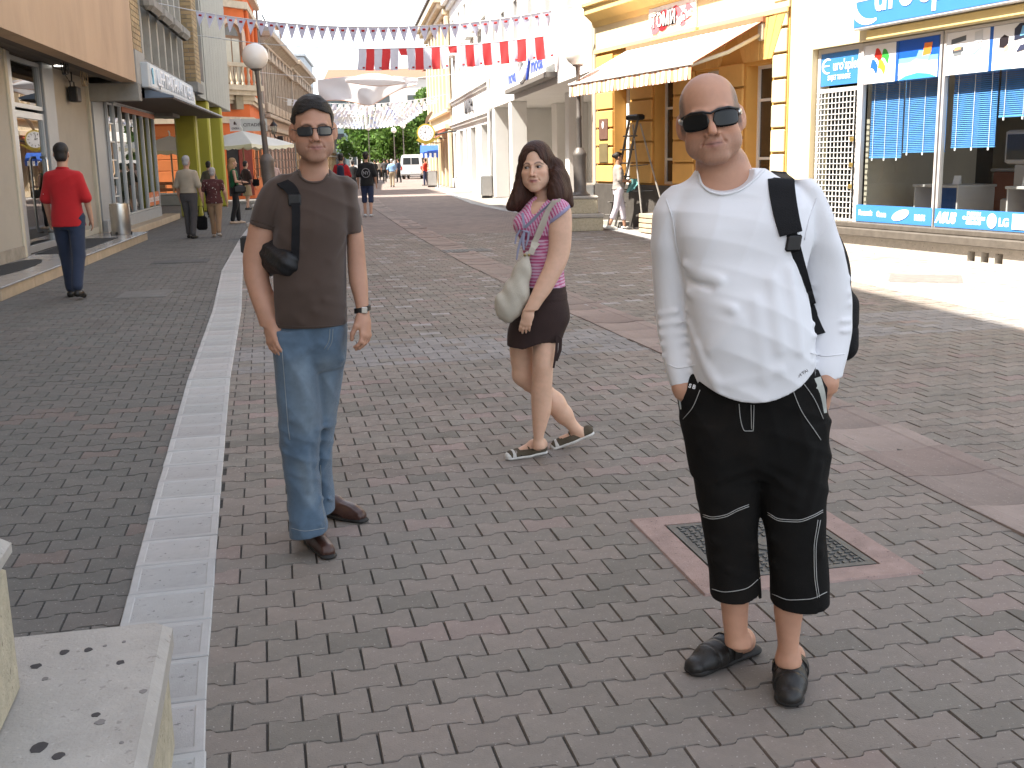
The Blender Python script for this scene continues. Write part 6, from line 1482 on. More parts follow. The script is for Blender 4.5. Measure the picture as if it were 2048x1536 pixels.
def put(prims, M, c):
    """move primitives made in a local frame to M, c"""
    out = []
    for p in prims:
        cor = np.array([[x, y, z] for x in (p.lo[0], p.hi[0]) for y in (p.lo[1], p.hi[1]) for z in (p.lo[2], p.hi[2])]) @ M.T + c
        out.append(Prim((lambda P, f=p.fn: f((P - c) @ M)), cor.min(0), cor.max(0), p.k, p.op))
    return out
def head_prims(fem=False, jaw=1.0, nose=1.0, wide=1.0, detail=True, smile=0.0):
    """a face looking along -y, origin midway between the ears at eye height, head about 0.235 m high"""
    w = wide; P = [ell((0, .018, .040), (.0785 * w, .097, .084), .0), ell((0, -.022, -.03), (.0635 * w, .072, .088), .03)]
    j = .046 * jaw * w
    P += [cap((-j, .0, -.052), (-.018 * jaw, -.070, -.098), .020, .016, .025), cap((j, .0, -.052), (.018 * jaw, -.070, -.098), .020, .016, .025), ell((0, -.076, -.100), (.022 * jaw, .016, .016), .02)]
    P += [ell((-.040 * w, -.058, -.026), (.026, .026, .022), .02), ell((.040 * w, -.058, -.026), (.026, .026, .022), .02)]
    if not detail: P += [cap((0, -.088, -.002), (0, -.108, -.034), .008, .011, .012)]
    else:
        br = .009 if not fem else .006
        P += [cap((-.042 * w, -.074, .018), (-.012, -.088, .016), br, br, .016), cap((.042 * w, -.074, .018), (.012, -.088, .016), br, br, .016)]
        P += [ell((-.032 * w, -.098, .001), (.019, .016, .012), .016, 's'), ell((.032 * w, -.098, .001), (.019, .016, .012), .016, 's')]
        if fem:
            for s in (-1, 1): P += [ell((s * .031, -.0735, .001), (.0165, .0142, .0125), .006), ell((s * .031, -.0900, .0010), (.0128, .013, .0052), .0015, 's')]
        P += [cap((0, -.086, .010), (0, -.105 - .009 * nose, -.026), .0065, .0095 * nose, .010), ell((0, -.108 - .010 * nose, -.034), (.0105 * nose, .011, .0095), .006), ell((-.0135 * nose, -.099, -.038), (.0085, .010, .0075), .005), ell((.0135 * nose, -.099, -.038), (.0085, .010, .0075), .005)]
        P += [ell((-.006, -.106, -.0425), (.0032, .005, .003), .003, 's'), ell((.006, -.106, -.0425), (.0032, .005, .003), .003, 's')]
        P += [ell((0, -.080, -.066), (.034, .017, .022), .02), ell((-.044 * w * jaw, -.040, -.062), (.022, .030, .026), .03), ell((.044 * w * jaw, -.040, -.062), (.022, .030, .026), .03)]
        u = smile; mw = 1.0 if not fem else .88
        P += [cap((-.029 * mw, -.0835, -.0610 + u), (-.005, -.0985, -.0590), .0024, .0036, .006), cap((.029 * mw, -.0835, -.0610 + u), (.005, -.0985, -.0590), .0024, .0036, .006), cap((-.023 * mw, -.0865, -.0675 + u * .6), (0, -.0965, -.0700), .0026, .0048, .006), cap((.023 * mw, -.0865, -.0675 + u * .6), (0, -.0965, -.0700), .0026, .0048, .006)]
        P += [cap((-.031 * mw, -.085, -.0630 + u * 1.3), (-.008, -.1030, -.0640), .0013, .0016, .002, 's'), cap((.031 * mw, -.085, -.0630 + u * 1.3), (.008, -.1030, -.0640), .0013, .0016, .002, 's'), cap((-.008, -.1030, -.0640), (.008, -.1030, -.0640), .0016, .0016, .002, 's')]
        for s in (-1, 1): P += [cap((s * .018, -.100, -.036), (s * .031, -.086, -.066), .0022, .0018, .006, 's')]     # fold from nose to mouth
    e = .077 * w
    for s in (-1, 1):
        rot = R3(-.55 * s, 0.12, 0.0)
        P += [ell((s * (e + .006), .016, -.006), (.0075, .0195, .033), .010, 'u', rot), ell((s * (e - .002), .010, -.008), (.012, .014, .022), .012), ell((s * (e + .014), .007, -.002), (.006, .009, .019), .004, 's', rot), ell((s * (e - .003), .006, -.031), (.008, .010, .012), .010, 'u')]
    return P
def hand_prims(wrist, dirv, palm, side, curl=0.5, size=1.0, spread=0.06, thumb_out=0.55):
    """wrist point, direction to the knuckles, palm normal (out of the palm); side=+1 puts the thumb along palm x dir"""
    d = np.array(dirv, float); d /= np.linalg.norm(d); pnv = np.array(palm, float); pnv -= d * (pnv @ d); pnv /= np.linalg.norm(pnv); t = np.cross(pnv, d) * side
    s = size; w = np.array(wrist, float); P = []
    def pt(a, b, c=0.0): return w + d * a * s + t * b * s + pnv * c * s
    P += [cap(pt(-.02, 0), pt(.03, .002), .025 * s, .030 * s, .02, 'u', (pnv, .68)), cap(pt(.03, .016), pt(.082, .022), .021 * s, .015 * s, .018, 'u', (pnv, .8)), cap(pt(.03, -.012), pt(.078, -.022), .021 * s, .014 * s, .018, 'u', (pnv, .8)), cap(pt(.05, 0), pt(.085, 0), .022 * s, .015 * s, .014, 'u', (pnv, .75))]
    for k, (b, L, r) in enumerate(((.029, .070, .0088), (.010, .078, .0090), (-.010, .072, .0087), (-.028, .056, .0077))):
        a = -curl * (.35 + .08 * k); p = pt(.086 - .004 * abs(k - 1), b); sp = spread * (1.2 - k * .8) * .8
        for q, (f, rr) in enumerate(((.46, 1.0), (.31, .92), (.23, .82))):
            ang = a; dr = d * math.cos(ang) + t * sp + pnv * -math.sin(ang); dr /= np.linalg.norm(dr); n_ = p + dr * L * f * s
            P.append(cap(p, n_, r * rr * s, r * rr * .93 * s, .005 if q else .008)); p = n_; a -= curl * (.85 if q == 0 else .55)
    p0, p1 = pt(.012, .024, .006), pt(.046, .024 + .028 * thumb_out, .016); p2 = pt(.074, .026 + .030 * thumb_out, .026 + .012 * curl); p3 = pt(.096, .024 + .026 * thumb_out, .030 + .020 * curl)
    P += [cap(p0, p1, .0165 * s, .0125 * s, .014), cap(p1, p2, .0118 * s, .0100 * s, .006), cap(p2, p3, .0100 * s, .0082 * s, .005)]
    return P
M_skin = mat('skin', (0.5, 0.3, 0.22), 0.5, 0.05, 60, 0.06, 350, attr='Col', spec=0.35, sss=0.12)
def skin_tone(base): return np.array(base, float)
# ------------------------------------------------------------------ helpers shared by the three people in front
def gnd(px, py, z=0.0):
    d = FW + RT * (px - 1024) / 2200 - UP * (py - 768) / 2200; k = (z - CAM_H) / d[2]; return np.array([d[0] * k, d[1] * k, z])
def rows(Y, R_):
    """rows (py, x_left, x_right, half_depth[, dy]) measured on the photograph -> loft sections"""
    out = []
    for r in R_:
        dy = r[4] if len(r) > 4 else 0.0; A, B_ = at(r[1], r[0], Y + dy), at(r[2], r[0], Y + dy)
        out.append(((A[2] + B_[2]) / 2, (A[0] + B_[0]) / 2, Y + dy, (B_[0] - A[0]) / 2, r[3]))
    return out
CAMP = np.array([0, 0, CAM_H])
def hit(prims, pts, lift=0.0, Y0=2.0):
    """points where sight lines first meet a distance field (to lay seams and straps on cloth)"""
    out = []
    for px, py in pts:
        d = FW + RT * (px - 1024) / 2200 - UP * (py - 768) / 2200; d = d / np.linalg.norm(d); t = Y0 / d[1]
        for _ in range(90):
            v = sdf_eval(prims, (CAMP + d * t)[None], 0.6)[0]
            if v < 0.0006 or t > Y0 + 3.5: break
            t += max(v * 0.7, 0.0005)
        out.append(CAMP + d * (t - lift))
    return out
def dense(pts, n=6):
    pts = np.array(pts, float); t = np.arange(len(pts)); q = np.linspace(0, len(pts) - 1, (len(pts) - 1) * n + 1)
    return list(zip(pchip(t, pts[:, 0], q), pchip(t, pts[:, 1], q)))
def seg_d(P, a, b):
    a, b = np.array(a), np.array(b); ba = b - a; h = np.clip((P - a) @ ba / (ba @ ba), 0, 1); return np.sqrt(((P - a - h[:, None] * ba) ** 2).sum(1))
def ridges(lst):
    """cloth folds: (a, b, amplitude, width) raises a soft ridge along a segment"""
    return disp(lambda P: sum(-1.7 * amp * np.exp(-(seg_d(P, a, b) / w) ** 2) for a, b, amp, w in lst))
def person(label, O, group=None): return thing('person', label, 'person', tuple(map(float, O)), 0, group)
def wear(o, O): o.location = Vector((-O[0], -O[1], -O[2])); return o
def thread(name, prims, lines, r, m, parent, O, lift=0.002):
    return [wear(MB().tube(hit(prims, dense(ln, 5), lift), r, 4, True).build(name, m, parent, True), O) for ln in lines]
def face_cols(V, M, c, tone, lip, brow=None, stubble=0.0, hairmask=None, blush=0.12, browz=(.019, .026)):
    """skin colours: lips, brows, beard shadow, cheeks, painted crease shading; V in world coordinates"""
    q = (V - c) @ M; x, y, z = q.T; ax = np.abs(x); n = len(V); C_ = np.tile(np.array(tone, float), (n, 1))
    C_ *= (1 + .05 * pn(V, 40, 4) + .03 * pn(V, 150, 5))[:, None]
    head = (z > -.16) & (z < .2) & (ax < .13) & (np.abs(y) < .16)
    front = head & (y < -.02)
    def blend(mask, colr, f): C_[:] = C_ * (1 - (mask * f)[:, None]) + np.array(colr)[None] * (mask * f)[:, None]
    red = np.array(tone) * np.array([1.04, .80, .74])
    blend(np.exp(-(((ax - .042) / .022) ** 2 + ((z + .03) / .022) ** 2)) * front, red, blush * 3)
    blend(np.exp(-((x / .016) ** 2 + ((z + .034) / .014) ** 2)) * front, red, blush * 2.4)
    blend(np.exp(-(((ax - .082) / .018) ** 2)) * head * (z < .04) * (z > -.05), red, blush * 2.6)
    if stubble:
        st = ssm(-.036, -.052, z) * ssm(-.145, -.115, z) * (y < .02) * head; st = np.clip(st - .75 * np.exp(-(((ax - .03) / .02) ** 2 + ((z + .03) / .02) ** 2)), 0, 1)
        blend(st, np.array(tone) * np.array([.50, .54, .62]), 1.35 * stubble * (0.8 + .3 * pn(V, 900, 3)).clip(0, 1.2))
    lm = np.exp(-((x / .021) ** 4 + ((z + .0655) / .0085) ** 4)) * front * (y < -.068); blend(lm, lip, .95)
    blend(np.exp(-((x / .022) ** 4 + ((z + .0640) / .0020) ** 2)) * front * (y < -.068), np.array(lip) * .22, .85)
    fold = np.exp(-(((ax - (.020 + .35 * np.clip(-.036 - z, 0, .04))) / .0035) ** 2)) * ssm(-.034, -.040, z) * ssm(-.072, -.062, z) * front; blend(fold, red * np.array([.62, .55, .5]), .35)  # shading of the nose-to-mouth folds painted into the skin colour
    blend(np.exp(-((x / .016) ** 2 + ((z + .083) / .005) ** 2)) * front, red * .6, .35)
    if brow is not None:
        zz = browz[0] + .006 * ssm(.008, .028, ax) - .010 * ssm(.034, .052, ax); bm = np.exp(-((z - zz) / .0042) ** 2) * ssm(.008, .014, ax) * ssm(.056, .046, ax) * front; blend(bm, brow, .85)
    blend(np.exp(-((ax - .0065) / .004) ** 2 - ((z + .0435) / .003) ** 2) * front * (y < -.094), np.array(tone) * .3, .6)
    if hairmask is not None: hairmask(q, blend, head)
    return np.clip(C_, 0, 1)
M_stitch = mat('pale_stitch', (0.42, 0.42, 0.40), 0.8)
M_blackcloth = mat('black_cloth', (0.009, 0.0085, 0.009), 0.88, 0.2, 8, 0.3, 200, spec=0.15)
M_web = mat('black_webbing', (0.008, 0.0078, 0.009), 0.75, 0.15, 20, 0.35, 260, spec=0.2)
M_blackleather = mat('black_leather', (0.016, 0.015, 0.014), 0.38, 0.25, 14, 0.25, 90, dirt=0.3, dirt_scale=10, dirt_col=(0.05, 0.045, 0.04))
M_lens = mat('dark_lens', (0.004, 0.004, 0.0045), 0.06, 0.0, 2, spec=0.28)
HV = 0.0031            # sampling step for bodies in front

# ------------------------------------------------------------------ the man in the white shirt
Y = 3.06; O = np.array([0.668, Y, 0.0])
wm = person('man with shaved head and wraparound sunglasses in white long sleeves and black cropped trousers', O)
hc = at(1421, 240, Y - .01); hM = R3(-0.17, 0.0, -0.15)
shirt = [loft(rows(Y, [(338, 1397, 1528, .066, .02), (352, 1386, 1548, .080, .02), (368, 1364, 1578, .094, .02), (390, 1344, 1604, .106, .02), (420, 1338, 1622, .118, .01), (460, 1342, 1622, .130, .0), (505, 1352, 1612, .138), (560, 1366, 1606, .146, -.01), (620, 1372, 1614, .154, -.018), (680, 1377, 1622, .158, -.02), (740, 1381, 1622, .152, -.02), (790, 1386, 1622, .147, -.02), (830, 1390, 1622, .143, -.02)]), n=2.65)]
armL = rows(Y, [(372, 1344, 1380, .040, .02), (392, 1322, 1382, .055, .02), (430, 1306, 1372, .062, .02), (480, 1303, 1366, .062, .025), (540, 1306, 1370, .060, .035), (600, 1309, 1376, .058, .04), (650, 1314, 1381, .056, .03), (700, 1323, 1385, .050, .01), (740, 1332, 1388, .044, -.01), (790, 1347, 1394, .040, -.02)])
armR = rows(Y, [(358, 1582, 1622, .040, .02), (378, 1588, 1640, .055, .02), (430, 1596, 1662, .062, .02), (480, 1602, 1679, .062, .025), (540, 1606, 1695, .060, .04), (600, 1611, 1703, .058, .045), (650, 1616, 1704, .056, .035), (700, 1619, 1696, .050, .01), (740, 1618, 1686, .046, -.01), (780, 1618, 1679, .044, -.02)])
shirt += [loft(armL, .014, n=2.1), loft(armR, .014, n=2.1)]
def hemcut(P):
    zc = np.where(np.abs(P[:, 0] - 0.665) < .172, at(1490, 806, Y - .16)[2] + 2.55 * (P[:, 0] - 0.655) ** 2 * 1.0, -9)
    zl, zr = at(1360, 768, Y)[2], at(1650, 752, Y)[2]
    armz = np.where(P[:, 0] < 0.665, zl + (at(1345, 775, Y)[0] - P[:, 0]) * -.30, zr + (P[:, 0] - 0.9) * .06)
    inner = (P[:, 0] > at(1386, 760, Y)[0]) & (P[:, 0] < at(1619, 760, Y)[0])
    return np.where(inner, zc, armz) - P[:, 2]
w = lambda px, py, dy=0: hit(shirt, [(px, py)])[0]
folds = [(w(1372, 530), w(1440, 560), .0065, .012), (w(1378, 585), w(1465, 618), .0075, .012), (w(1376, 560), w(1420, 575), -.006, .010), (w(1380, 650), w(1430, 760), .005, .014), (w(1545, 560), w(1560, 700), .0035, .016), (w(1580, 540), w(1600, 700), .0045, .014), (w(1510, 600), w(1530, 760), .003, .018), (w(1440, 770), w(1560, 740), .0035, .014), (w(1395, 690), w(1440, 790), .0045, .012), (w(1480, 640), w(1420, 700), .003, .02)]
for k, (py, a) in enumerate(((628, .0045), (648, .006), (668, .0055), (690, .0060), (712, .005), (728, .004), (752, .003))): folds.append((w(1318 + k * 2, py, -.02), w(1375 + k, py - 8 + 3 * (k % 3), -.03), a, .0075))
for k, (py, a) in enumerate(((560, .003), (585, .004), (612, .0045), (640, .004), (664, .004), (700, .003), (716, .003))): folds.append((w(1625, py + 8, -.01), w(1700, py - 4 + 5 * (k % 2), .0), a, .008))
shirt_b = shirt + [disp(lambda P: .0016 * pn(P * np.array([1, 1, .6]), 26, 11) + .0012 * pn(P * np.array([1, 1, 2.2]), 30, 12)), crumple(.0035, (.3, .2, 1), 42, 100), crumple(.003, (1, .2, -.5), 36, 104), ridges(folds)]
neckcut = ell(at(1452, 338, Y - .075), (.088, .10, .060), .0, 's', R3(0, 0, -.10))
shirt_f = shirt_b + [neckcut, cut(hemcut), cap(at(1345, 742, Y), at(1352, 752, Y), .001, .001, .001, 's')]
M_shirtw = mat('white_jersey', (0.74, 0.74, 0.76), 0.9, 0.03, 6, 0.12, 500, sheen=0.2)
wear(sdf_obj('shirt', shirt_f, .0042, M_shirtw, wm), O)
thread('collar', shirt_b, [[(1396, 347), (1402, 366), (1422, 384), (1446, 389), (1475, 382), (1505, 362), (1528, 340)]], .0042, M_shirtw, wm, O, .0015)
thread('seam', shirt_b, [[(1332, 398), (1345, 440), (1352, 490), (1362, 530)], [(1634, 396), (1618, 440), (1609, 480)], [(1335, 728), (1358, 736), (1388, 730)], [(1621, 706), (1650, 712), (1690, 708)]], .0016, M_shirtw, wm, O, .0008)
p_ = hit(shirt_b, [(1590, 758), (1612, 742)], .002)
o = text('lettering', 'TOM TAI', .012, M_ink, wm, tuple(np.mean(p_, 0) - O), (math.pi / 2 - .1, -0.52, 0.2), .0005, sx=1.0)
# body: head, neck, wrists, shins and feet in one mesh
neck = rows(Y, [(285, 1412, 1470, .045, .025), (312, 1394, 1492, .058, .02), (345, 1391, 1507, .062, .02), (372, 1385, 1530, .066, .02), (400, 1370, 1560, .078, .02)])
body = put(head_prims(jaw=1.12, nose=1.12, wide=1.0, smile=.0012), hM, hc)
body += [loft(neck, .03, n=2.2)]
body += [loft([(z, cx, cy, ww * .86, dd * .86) for z, cx, cy, ww, dd in rows(Y, [(400, 1370, 1580, .09, .02), (500, 1380, 1590, .11), (700, 1400, 1600, .12), (850, 1390, 1630, .10)])], .03)]
body += [loft([(z, cx, cy, ww * .8, dd * .75) for z, cx, cy, ww, dd in armL[1:]], .02), loft([(z, cx, cy, ww * .8, dd * .75) for z, cx, cy, ww, dd in armR[1:]], .02)]
wl = [at(1362, 745, Y - .02), at(1366, 775, Y - .03), at(1388, 815, Y - .01), at(1402, 850, Y - .01)]; wr = [at(1650, 735, Y - .02), at(1650, 765, Y - .03), at(1632, 808, Y - .01), at(1616, 850, Y - .01)]
body += chain(wl, [.027, .027, .032, .026], .015) + chain(wr, [.031, .031, .034, .026], .015)
calfL = rows(Y, [(1080, 1440, 1490, .045, .03), (1150, 1440, 1498, .046, .03), (1195, 1441, 1497, .046, .03), (1235, 1445, 1495, .041, .03), (1268, 1449, 1495, .038, .03), (1288, 1450, 1500, .042, .03)])
calfR = rows(Y, [(1090, 1560, 1615, .045, -.03), (1165, 1552, 1612, .046, -.03), (1215, 1548, 1606, .046, -.03), (1250, 1552, 1601, .041, -.03), (1290, 1556, 1597, .037, -.03), (1325, 1553, 1600, .040, -.03)])
fl0, fl1 = gnd(1487, 1312), gnd(1372, 1352); fr0, fr1 = gnd(1583, 1345), gnd(1574, 1415)
def foot(h, t, z=.035): 
    d = (t - h) / np.linalg.norm(t - h); return [cap(h + [0, 0, z + .012], h + d * .08 + [0, 0, z + .018], .033, .035, .02), cap(h + d * .02 + [0, 0, z + .03], h + d * .15 + [0, 0, z + .005], .036, .028, .02), cap(h + d * .12 + [0, 0, z], h + d * .20 + [0, 0, z - .006], .030, .022, .02)]
body += [loft(calfL, .02, n=2.05), loft(calfR, .02, n=2.05)] + foot(fl0, fl1) + foot(fr0, fr1)
body += [cap(at(1480, 1285, Y + .03), fl0 + [0, 0, .06], .030, .032, .02), cap(at(1576, 1320, Y - .03), fr0 + [0, 0, .06], .032, .032, .02), ell(at(1492, 1272, Y + .03), .012, .012), ell(at(1597, 1300, Y - .03), .011, .012)]
body += [loft([(z, cx, cy, ww * .75, dd * .8) for z, cx, cy, ww, dd in rows(Y, [(830, 1390, 1500, .08), (1000, 1412, 1504, .07, .02), (1150, 1438, 1500, .055, .03)])], .03), loft([(z, cx, cy, ww * .75, dd * .8) for z, cx, cy, ww, dd in rows(Y, [(830, 1500, 1630, .08), (1000, 1540, 1636, .07, -.01), (1160, 1550, 1622, .055, -.03)])], .03)]
def hair_w(q, blend, head):
    x, y, z = q.T; ax = np.abs(x)
    side = ssm(.058, .070, ax) * ssm(-.060, -.035, y) * ssm(-.045, -.015, z) * ssm(.115, .07, z); side = np.maximum(side, ssm(.03, .07, y) * ssm(-.085, -.05, z) * ssm(.115, .075, z)); side = side * (1 - ssm(.080, .083, ax) * ssm(.035, .028, z))
    blend(side * head, (.13, .115, .105), .85 * (0.85 + .2 * pn(q, 700, 8)))
tone = (.50, .272, .180)
wear(sdf_obj('body', body, HV, M_skin, wm, lambda V: face_cols(V, hM, hc, tone, (.40, .185, .15), (.20, .13, .09), .34, hair_w, .14)), O)
# trousers
legL = rows(Y, [(840, 1366, 1512, .110, .0), (900, 1377, 1513, .106, .005), (960, 1388, 1514, .100, .01), (1020, 1399, 1514, .094, .02), (1060, 1407, 1513, .088, .025), (1100, 1413, 1514, .083, .03), (1150, 1419, 1519, .080, .03), (1215, 1422, 1525, .080, .03)])
legR = rows(Y, [(840, 1500, 1651, .110, .0), (900, 1504, 1651, .106, -.005), (960, 1514, 1651, .100, -.01), (1020, 1524, 1650, .094, -.015), (1060, 1532, 1649, .088, -.02), (1100, 1538, 1652, .083, -.025), (1150, 1541, 1655, .080, -.03), (1235, 1542, 1657, .080, -.03)])
hips = rows(Y, [(735, 1372, 1632, .128), (780, 1357, 1650, .130), (830, 1361, 1652, .128), (880, 1372, 1652, .122), (915, 1380, 1652, .110), (945, 1386, 1650, .085)])
pants = [loft(hips, .02, n=2.5), loft(legL, .016, n=2.4), loft(legR, .016, n=2.4)]
def pcut(P): return np.where(P[:, 0] < at(1518, 1100, Y)[0], at(1470, 1190, Y + .03)[2] + .35 * np.clip(P[:, 0] - at(1478, 1190, Y)[0], 0, 1), at(1600, 1208, Y - .03)[2] + .18 * np.clip(P[:, 0] - at(1610, 1200, Y)[0], 0, 1) + .10 * np.clip(at(1590, 1200, Y)[0] - P[:, 0], 0, 1)) - P[:, 2]
hol = [loft([(z, cx, cy, ww - .013, dd - .013) for z, cx, cy, ww, dd in L[4:]], .0, 's', 2.4) for L in (legL, legR)]
w = lambda px, py, dy=0: hit(pants, [(px, py)])[0]
pf = [(w(1518, 930, -.1), w(1440, 960, -.1), .004, .014), (w(1525, 940, -.1), w(1600, 990, -.1), .004, .014), (w(1620, 900, -.08), w(1590, 1010, -.1), .005, .014), (w(1640, 930, -.05), w(1612, 1040, -.08), .004, .012), (w(1425, 1080, -.06), w(1505, 1100, -.06), .005, .012), (w(1430, 1120, -.06), w(1510, 1090, -.06), .005, .012), (w(1545, 1075, -.1), w(1640, 1100, -.1), .005, .013), (w(1550, 1130, -.1), w(1640, 1110, -.1), .0055, .012), (w(1470, 850, -.12), w(1400, 890, -.1), .003, .016), (w(1455, 1140, -.06), w(1515, 1160, -.06), .004, .01)]
pants_b = pants + [disp(lambda P: .0018 * pn(P, 24, 21) + .001 * pn(P * np.array([1, 1, 2]), 45, 22)), crumple(.004, (.2, .2, 1), 38, 110), crumple(.0035, (1, .2, .4), 40, 114), ridges(pf)]
pocketR = cap(at(1632, 752, Y - .06), at(1646, 835, Y - .05), .024, .010, .006, 's'); pocketL = cap(at(1370, 768, Y - .08), at(1364, 800, Y - .06), .018, .010, .006, 's')
wear(sdf_obj('trousers', pants_b + hol + [cut(pcut)], .0044, mat('black_cotton', (0.0085, 0.008, 0.0075), 0.9, 0.25, 6, 0.25, 320, spec=0.15, dirt=0.4, dirt_scale=4, dirt_col=(0.022, 0.016, 0.012)), wm), O)
thread('stitching', pants_b, [[(1400, 780), (1385, 815), (1366, 838)], [(1582, 770), (1602, 820), (1630, 862), (1642, 880)], [(1604, 762), (1630, 800), (1647, 838)], [(1478, 808), (1481, 838), (1490, 862), (1506, 862), (1508, 810)], [(1502, 810), (1503, 858)],
    [(1406, 1029), (1425, 1034), (1450, 1030), (1475, 1018), (1498, 1009)], [(1406, 1033), (1425, 1038), (1450, 1034), (1475, 1022), (1498, 1013)], [(1535, 1025), (1560, 1038), (1595, 1040), (1625, 1031), (1646, 1020)], [(1535, 1029), (1560, 1042), (1595, 1044), (1625, 1035), (1646, 1024)],
    [(1636, 1040), (1628, 1100), (1629, 1150), (1635, 1196)], [(1641, 1040), (1632, 1100), (1633, 1150), (1639, 1195)], [(1424, 1178), (1450, 1184), (1490, 1178), (1521, 1155)], [(1544, 1188), (1580, 1200), (1620, 1198), (1654, 1184)]], .0011, M_stitch, wm, O, .002)
mb = MB()
for ln, wd in (([(1632, 756), (1644, 790), (1650, 826)], .030), ([(1366, 772), (1360, 795), (1362, 818)], .014)):
    pts = hit(pants_b, dense(ln, 4), .002); mb.strap(pts, [wd * (1 - .6 * k / (len(pts) - 1)) for k in range(len(pts))], .002, (1, .3, .2))
wear(mb.build('pocket_lining', mat('pale_grey_cotton', (0.45, 0.46, 0.42), 0.9, 0.06, 30), wm), O)
for s_, px in (('S', 1380), ('B', 1388)):
    p = hit(pants_b, [(px, 772 + (px - 1380) * .25)], .0025)[0] - O; text('lettering', s_, .016, M_pw, wm, tuple(p), (math.pi / 2 - .1, .25, -.5), .0005, bold=.0006)
# sunglasses
def wearhead(mb, name, m, parent, hM, hc, O, smooth=True):
    mb.v = [tuple(hM @ np.array(v) + hc) for v in mb.v]; return wear(mb.build(name, m, parent, smooth), O)
def lens_grid(side, x0, x1, zt, zb, y0, curve, round_=.35):
    def f(a, c):
        x = x0 + (x1 - x0) * a; t = 2 * c - 1; env = (1 - abs(2 * a - 1) ** 7) ** .5 * (1 - round_) + round_ * (1 - abs(2 * a - 1) ** 2.2)
        z = (zt + zb) / 2 + (zt - zb) / 2 * t * max(.05, env); return (side * x, y0 + curve * x * x + .10 * (z - zt) * .0, z)
    return f
gl = MB()
for s in (-1, 1): gl.grid(lens_grid(s, .005, .073, .019, -.026, -.110, 8.0, .16), 16, 8)
o = wearhead(gl, 'sunglasses', M_lens, wm, hM, hc, O); sd = o.modifiers.new('thick', 'SOLIDIFY'); sd.thickness = .003
gl = MB(); gl.tube([(-.075, -.064, .014), (-.048, -.091, .0225), (-.020, -.107, .0205), (0, -.110, .014), (.020, -.107, .0205), (.048, -.091, .0225), (.075, -.064, .014)], .0036, 6); gl.tube([(-.012, -.108, .012), (-.007, -.109, -.004), (-.009, -.109, -.018)], .003, 5); gl.tube([(.012, -.108, .012), (.007, -.109, -.004), (.009, -.109, -.018)], .003, 5)
wearhead(gl, 'brow_bar', M_black, wm, hM, hc, O)
gl = MB()
for s in (-1, 1): gl.strap([(s * .074, -.066, .006), (s * .0815, -.035, .008), (s * .0845, .008, .008), (s * .083, .03, .0)], [.020, .013, .008, .005], .003, (0, 0, 1))
wearhead(gl, 'temples', M_steel, wm, hM, hc, O)
# leather clogs
def clog(h, t, name='sandal'):
    d = (t - h); L = np.linalg.norm(d); d /= L; sdv = np.array([d[1], -d[0], 0]); T = lambda a, b, z: h + d * a + sdv * b + np.array([0, 0, z])
    sole = [cap(T(-.03, 0, .014), T(.10, 0, .014), .036, .038, .02, 'u', ((0, 0, 1), .42)), cap(T(.10, 0, .014), T(.195, -.004, .014), .040, .044, .02, 'u', ((0, 0, 1), .40))]
    up = [cap(T(.080, 0, .050), T(.15, -.002, .038), .047, .047, .02), cap(T(.13, -.002, .034), T(.205, -.006, .026), .047, .037, .02, 'u', ((0, 0, 1), .8))]
    up += [cut(lambda P: -(P @ d - (h @ d) - .072 - .25 * (P[:, 2] - .05))), cut(lambda P: .016 - P[:, 2])]
    for a, wv in ((.118, .004), (.160, .004)): up.append(disp(lambda P, a=a: .0035 * np.exp(-((P @ d - h @ d - a - .5 * (P @ sdv - h @ sdv) * .6) / .0035) ** 2)))
    o = wear(sdf_obj('sandal', sole + up[:2] + [Prim(p.fn, p.lo, p.hi, 0, p.op) for p in []] , .0035, M_blackleather, wm), O) if False else None
    root = wear(sdf_obj(name, sole, .0035, mat('rubber_sole', (0.02, 0.019, 0.018), 0.7, 0.2, 10), wm), O)
    u = sdf_obj('upper', up, .0033, M_blackleather, root)
    mb = MB(); pts = [T(.072, .052 * math.cos(a), .047 + .051 * math.sin(a)) for a in np.linspace(-.35, math.pi + .35, 14)]; mb.strap(pts, .030, .005, tuple(d)); mb.build('strap', M_blackleather, root, 30)
    mb = MB(); c_ = T(.072, .050, .058); mb.v = []; mb.bbox(-.012, .012, -.004, .004, -.012, .012, .003); R_ = np.stack([d, sdv, [0, 0, 1]], 1); mb.v = [tuple(R_ @ np.array(v) + c_) for v in mb.v]; mb.build('buckle', mat('dull_brass', (0.12, 0.10, 0.06), 0.4, metal=.8), root)
    return root
clog(fl0, fl1); clog(fr0, fr1)
# backpack hanging on his left shoulder (a thing of its own)
bp = thing('backpack', 'black backpack hanging from the shoulder of the man in the white shirt', 'backpack', tuple(O + [0.2, .2, 1.1]))
OB = O + np.array([0.2, .2, 1.1])
strap = hit(shirt_b, dense([(1560, 349), (1563, 378), (1571, 425), (1582, 468)], 5), .006); sw = [.072 - .012 * (k / (len(strap) - 1)) ** 2 for k in range(len(strap))]
top = [strap[0] + np.array([.000, .022, .010]), strap[0] + np.array([.002, .06, .008]), strap[0] + np.array([.004, .11, -.04])]
mb = MB(); mb.strap(top[::-1] + strap, [.072] * 3 + sw, .011, (1, 0, -.1)); wear(mb.build('shoulder_pad', M_web, bp, 30), OB)
st2 = hit(shirt_b, dense([(1583, 466), (1592, 500), (1604, 545), (1622, 610), (1642, 668)], 5), .005); mb = MB(); mb.strap(st2, .029, .003, (1, .1, .15)); wear(mb.build('strap', M_web, bp, 30), OB)
bu = hit(shirt_b, [(1587, 486)], .010)[0]; mb = MB(); mb.bbox(-.020, .020, -.006, .006, -.022, .022, .005); mb.v = [(v[0] + bu[0] - .16 * v[2] * -1, v[1] + bu[1], v[2] + bu[2]) for v in mb.v]; wear(mb.build('buckle', M_black, bp), OB)
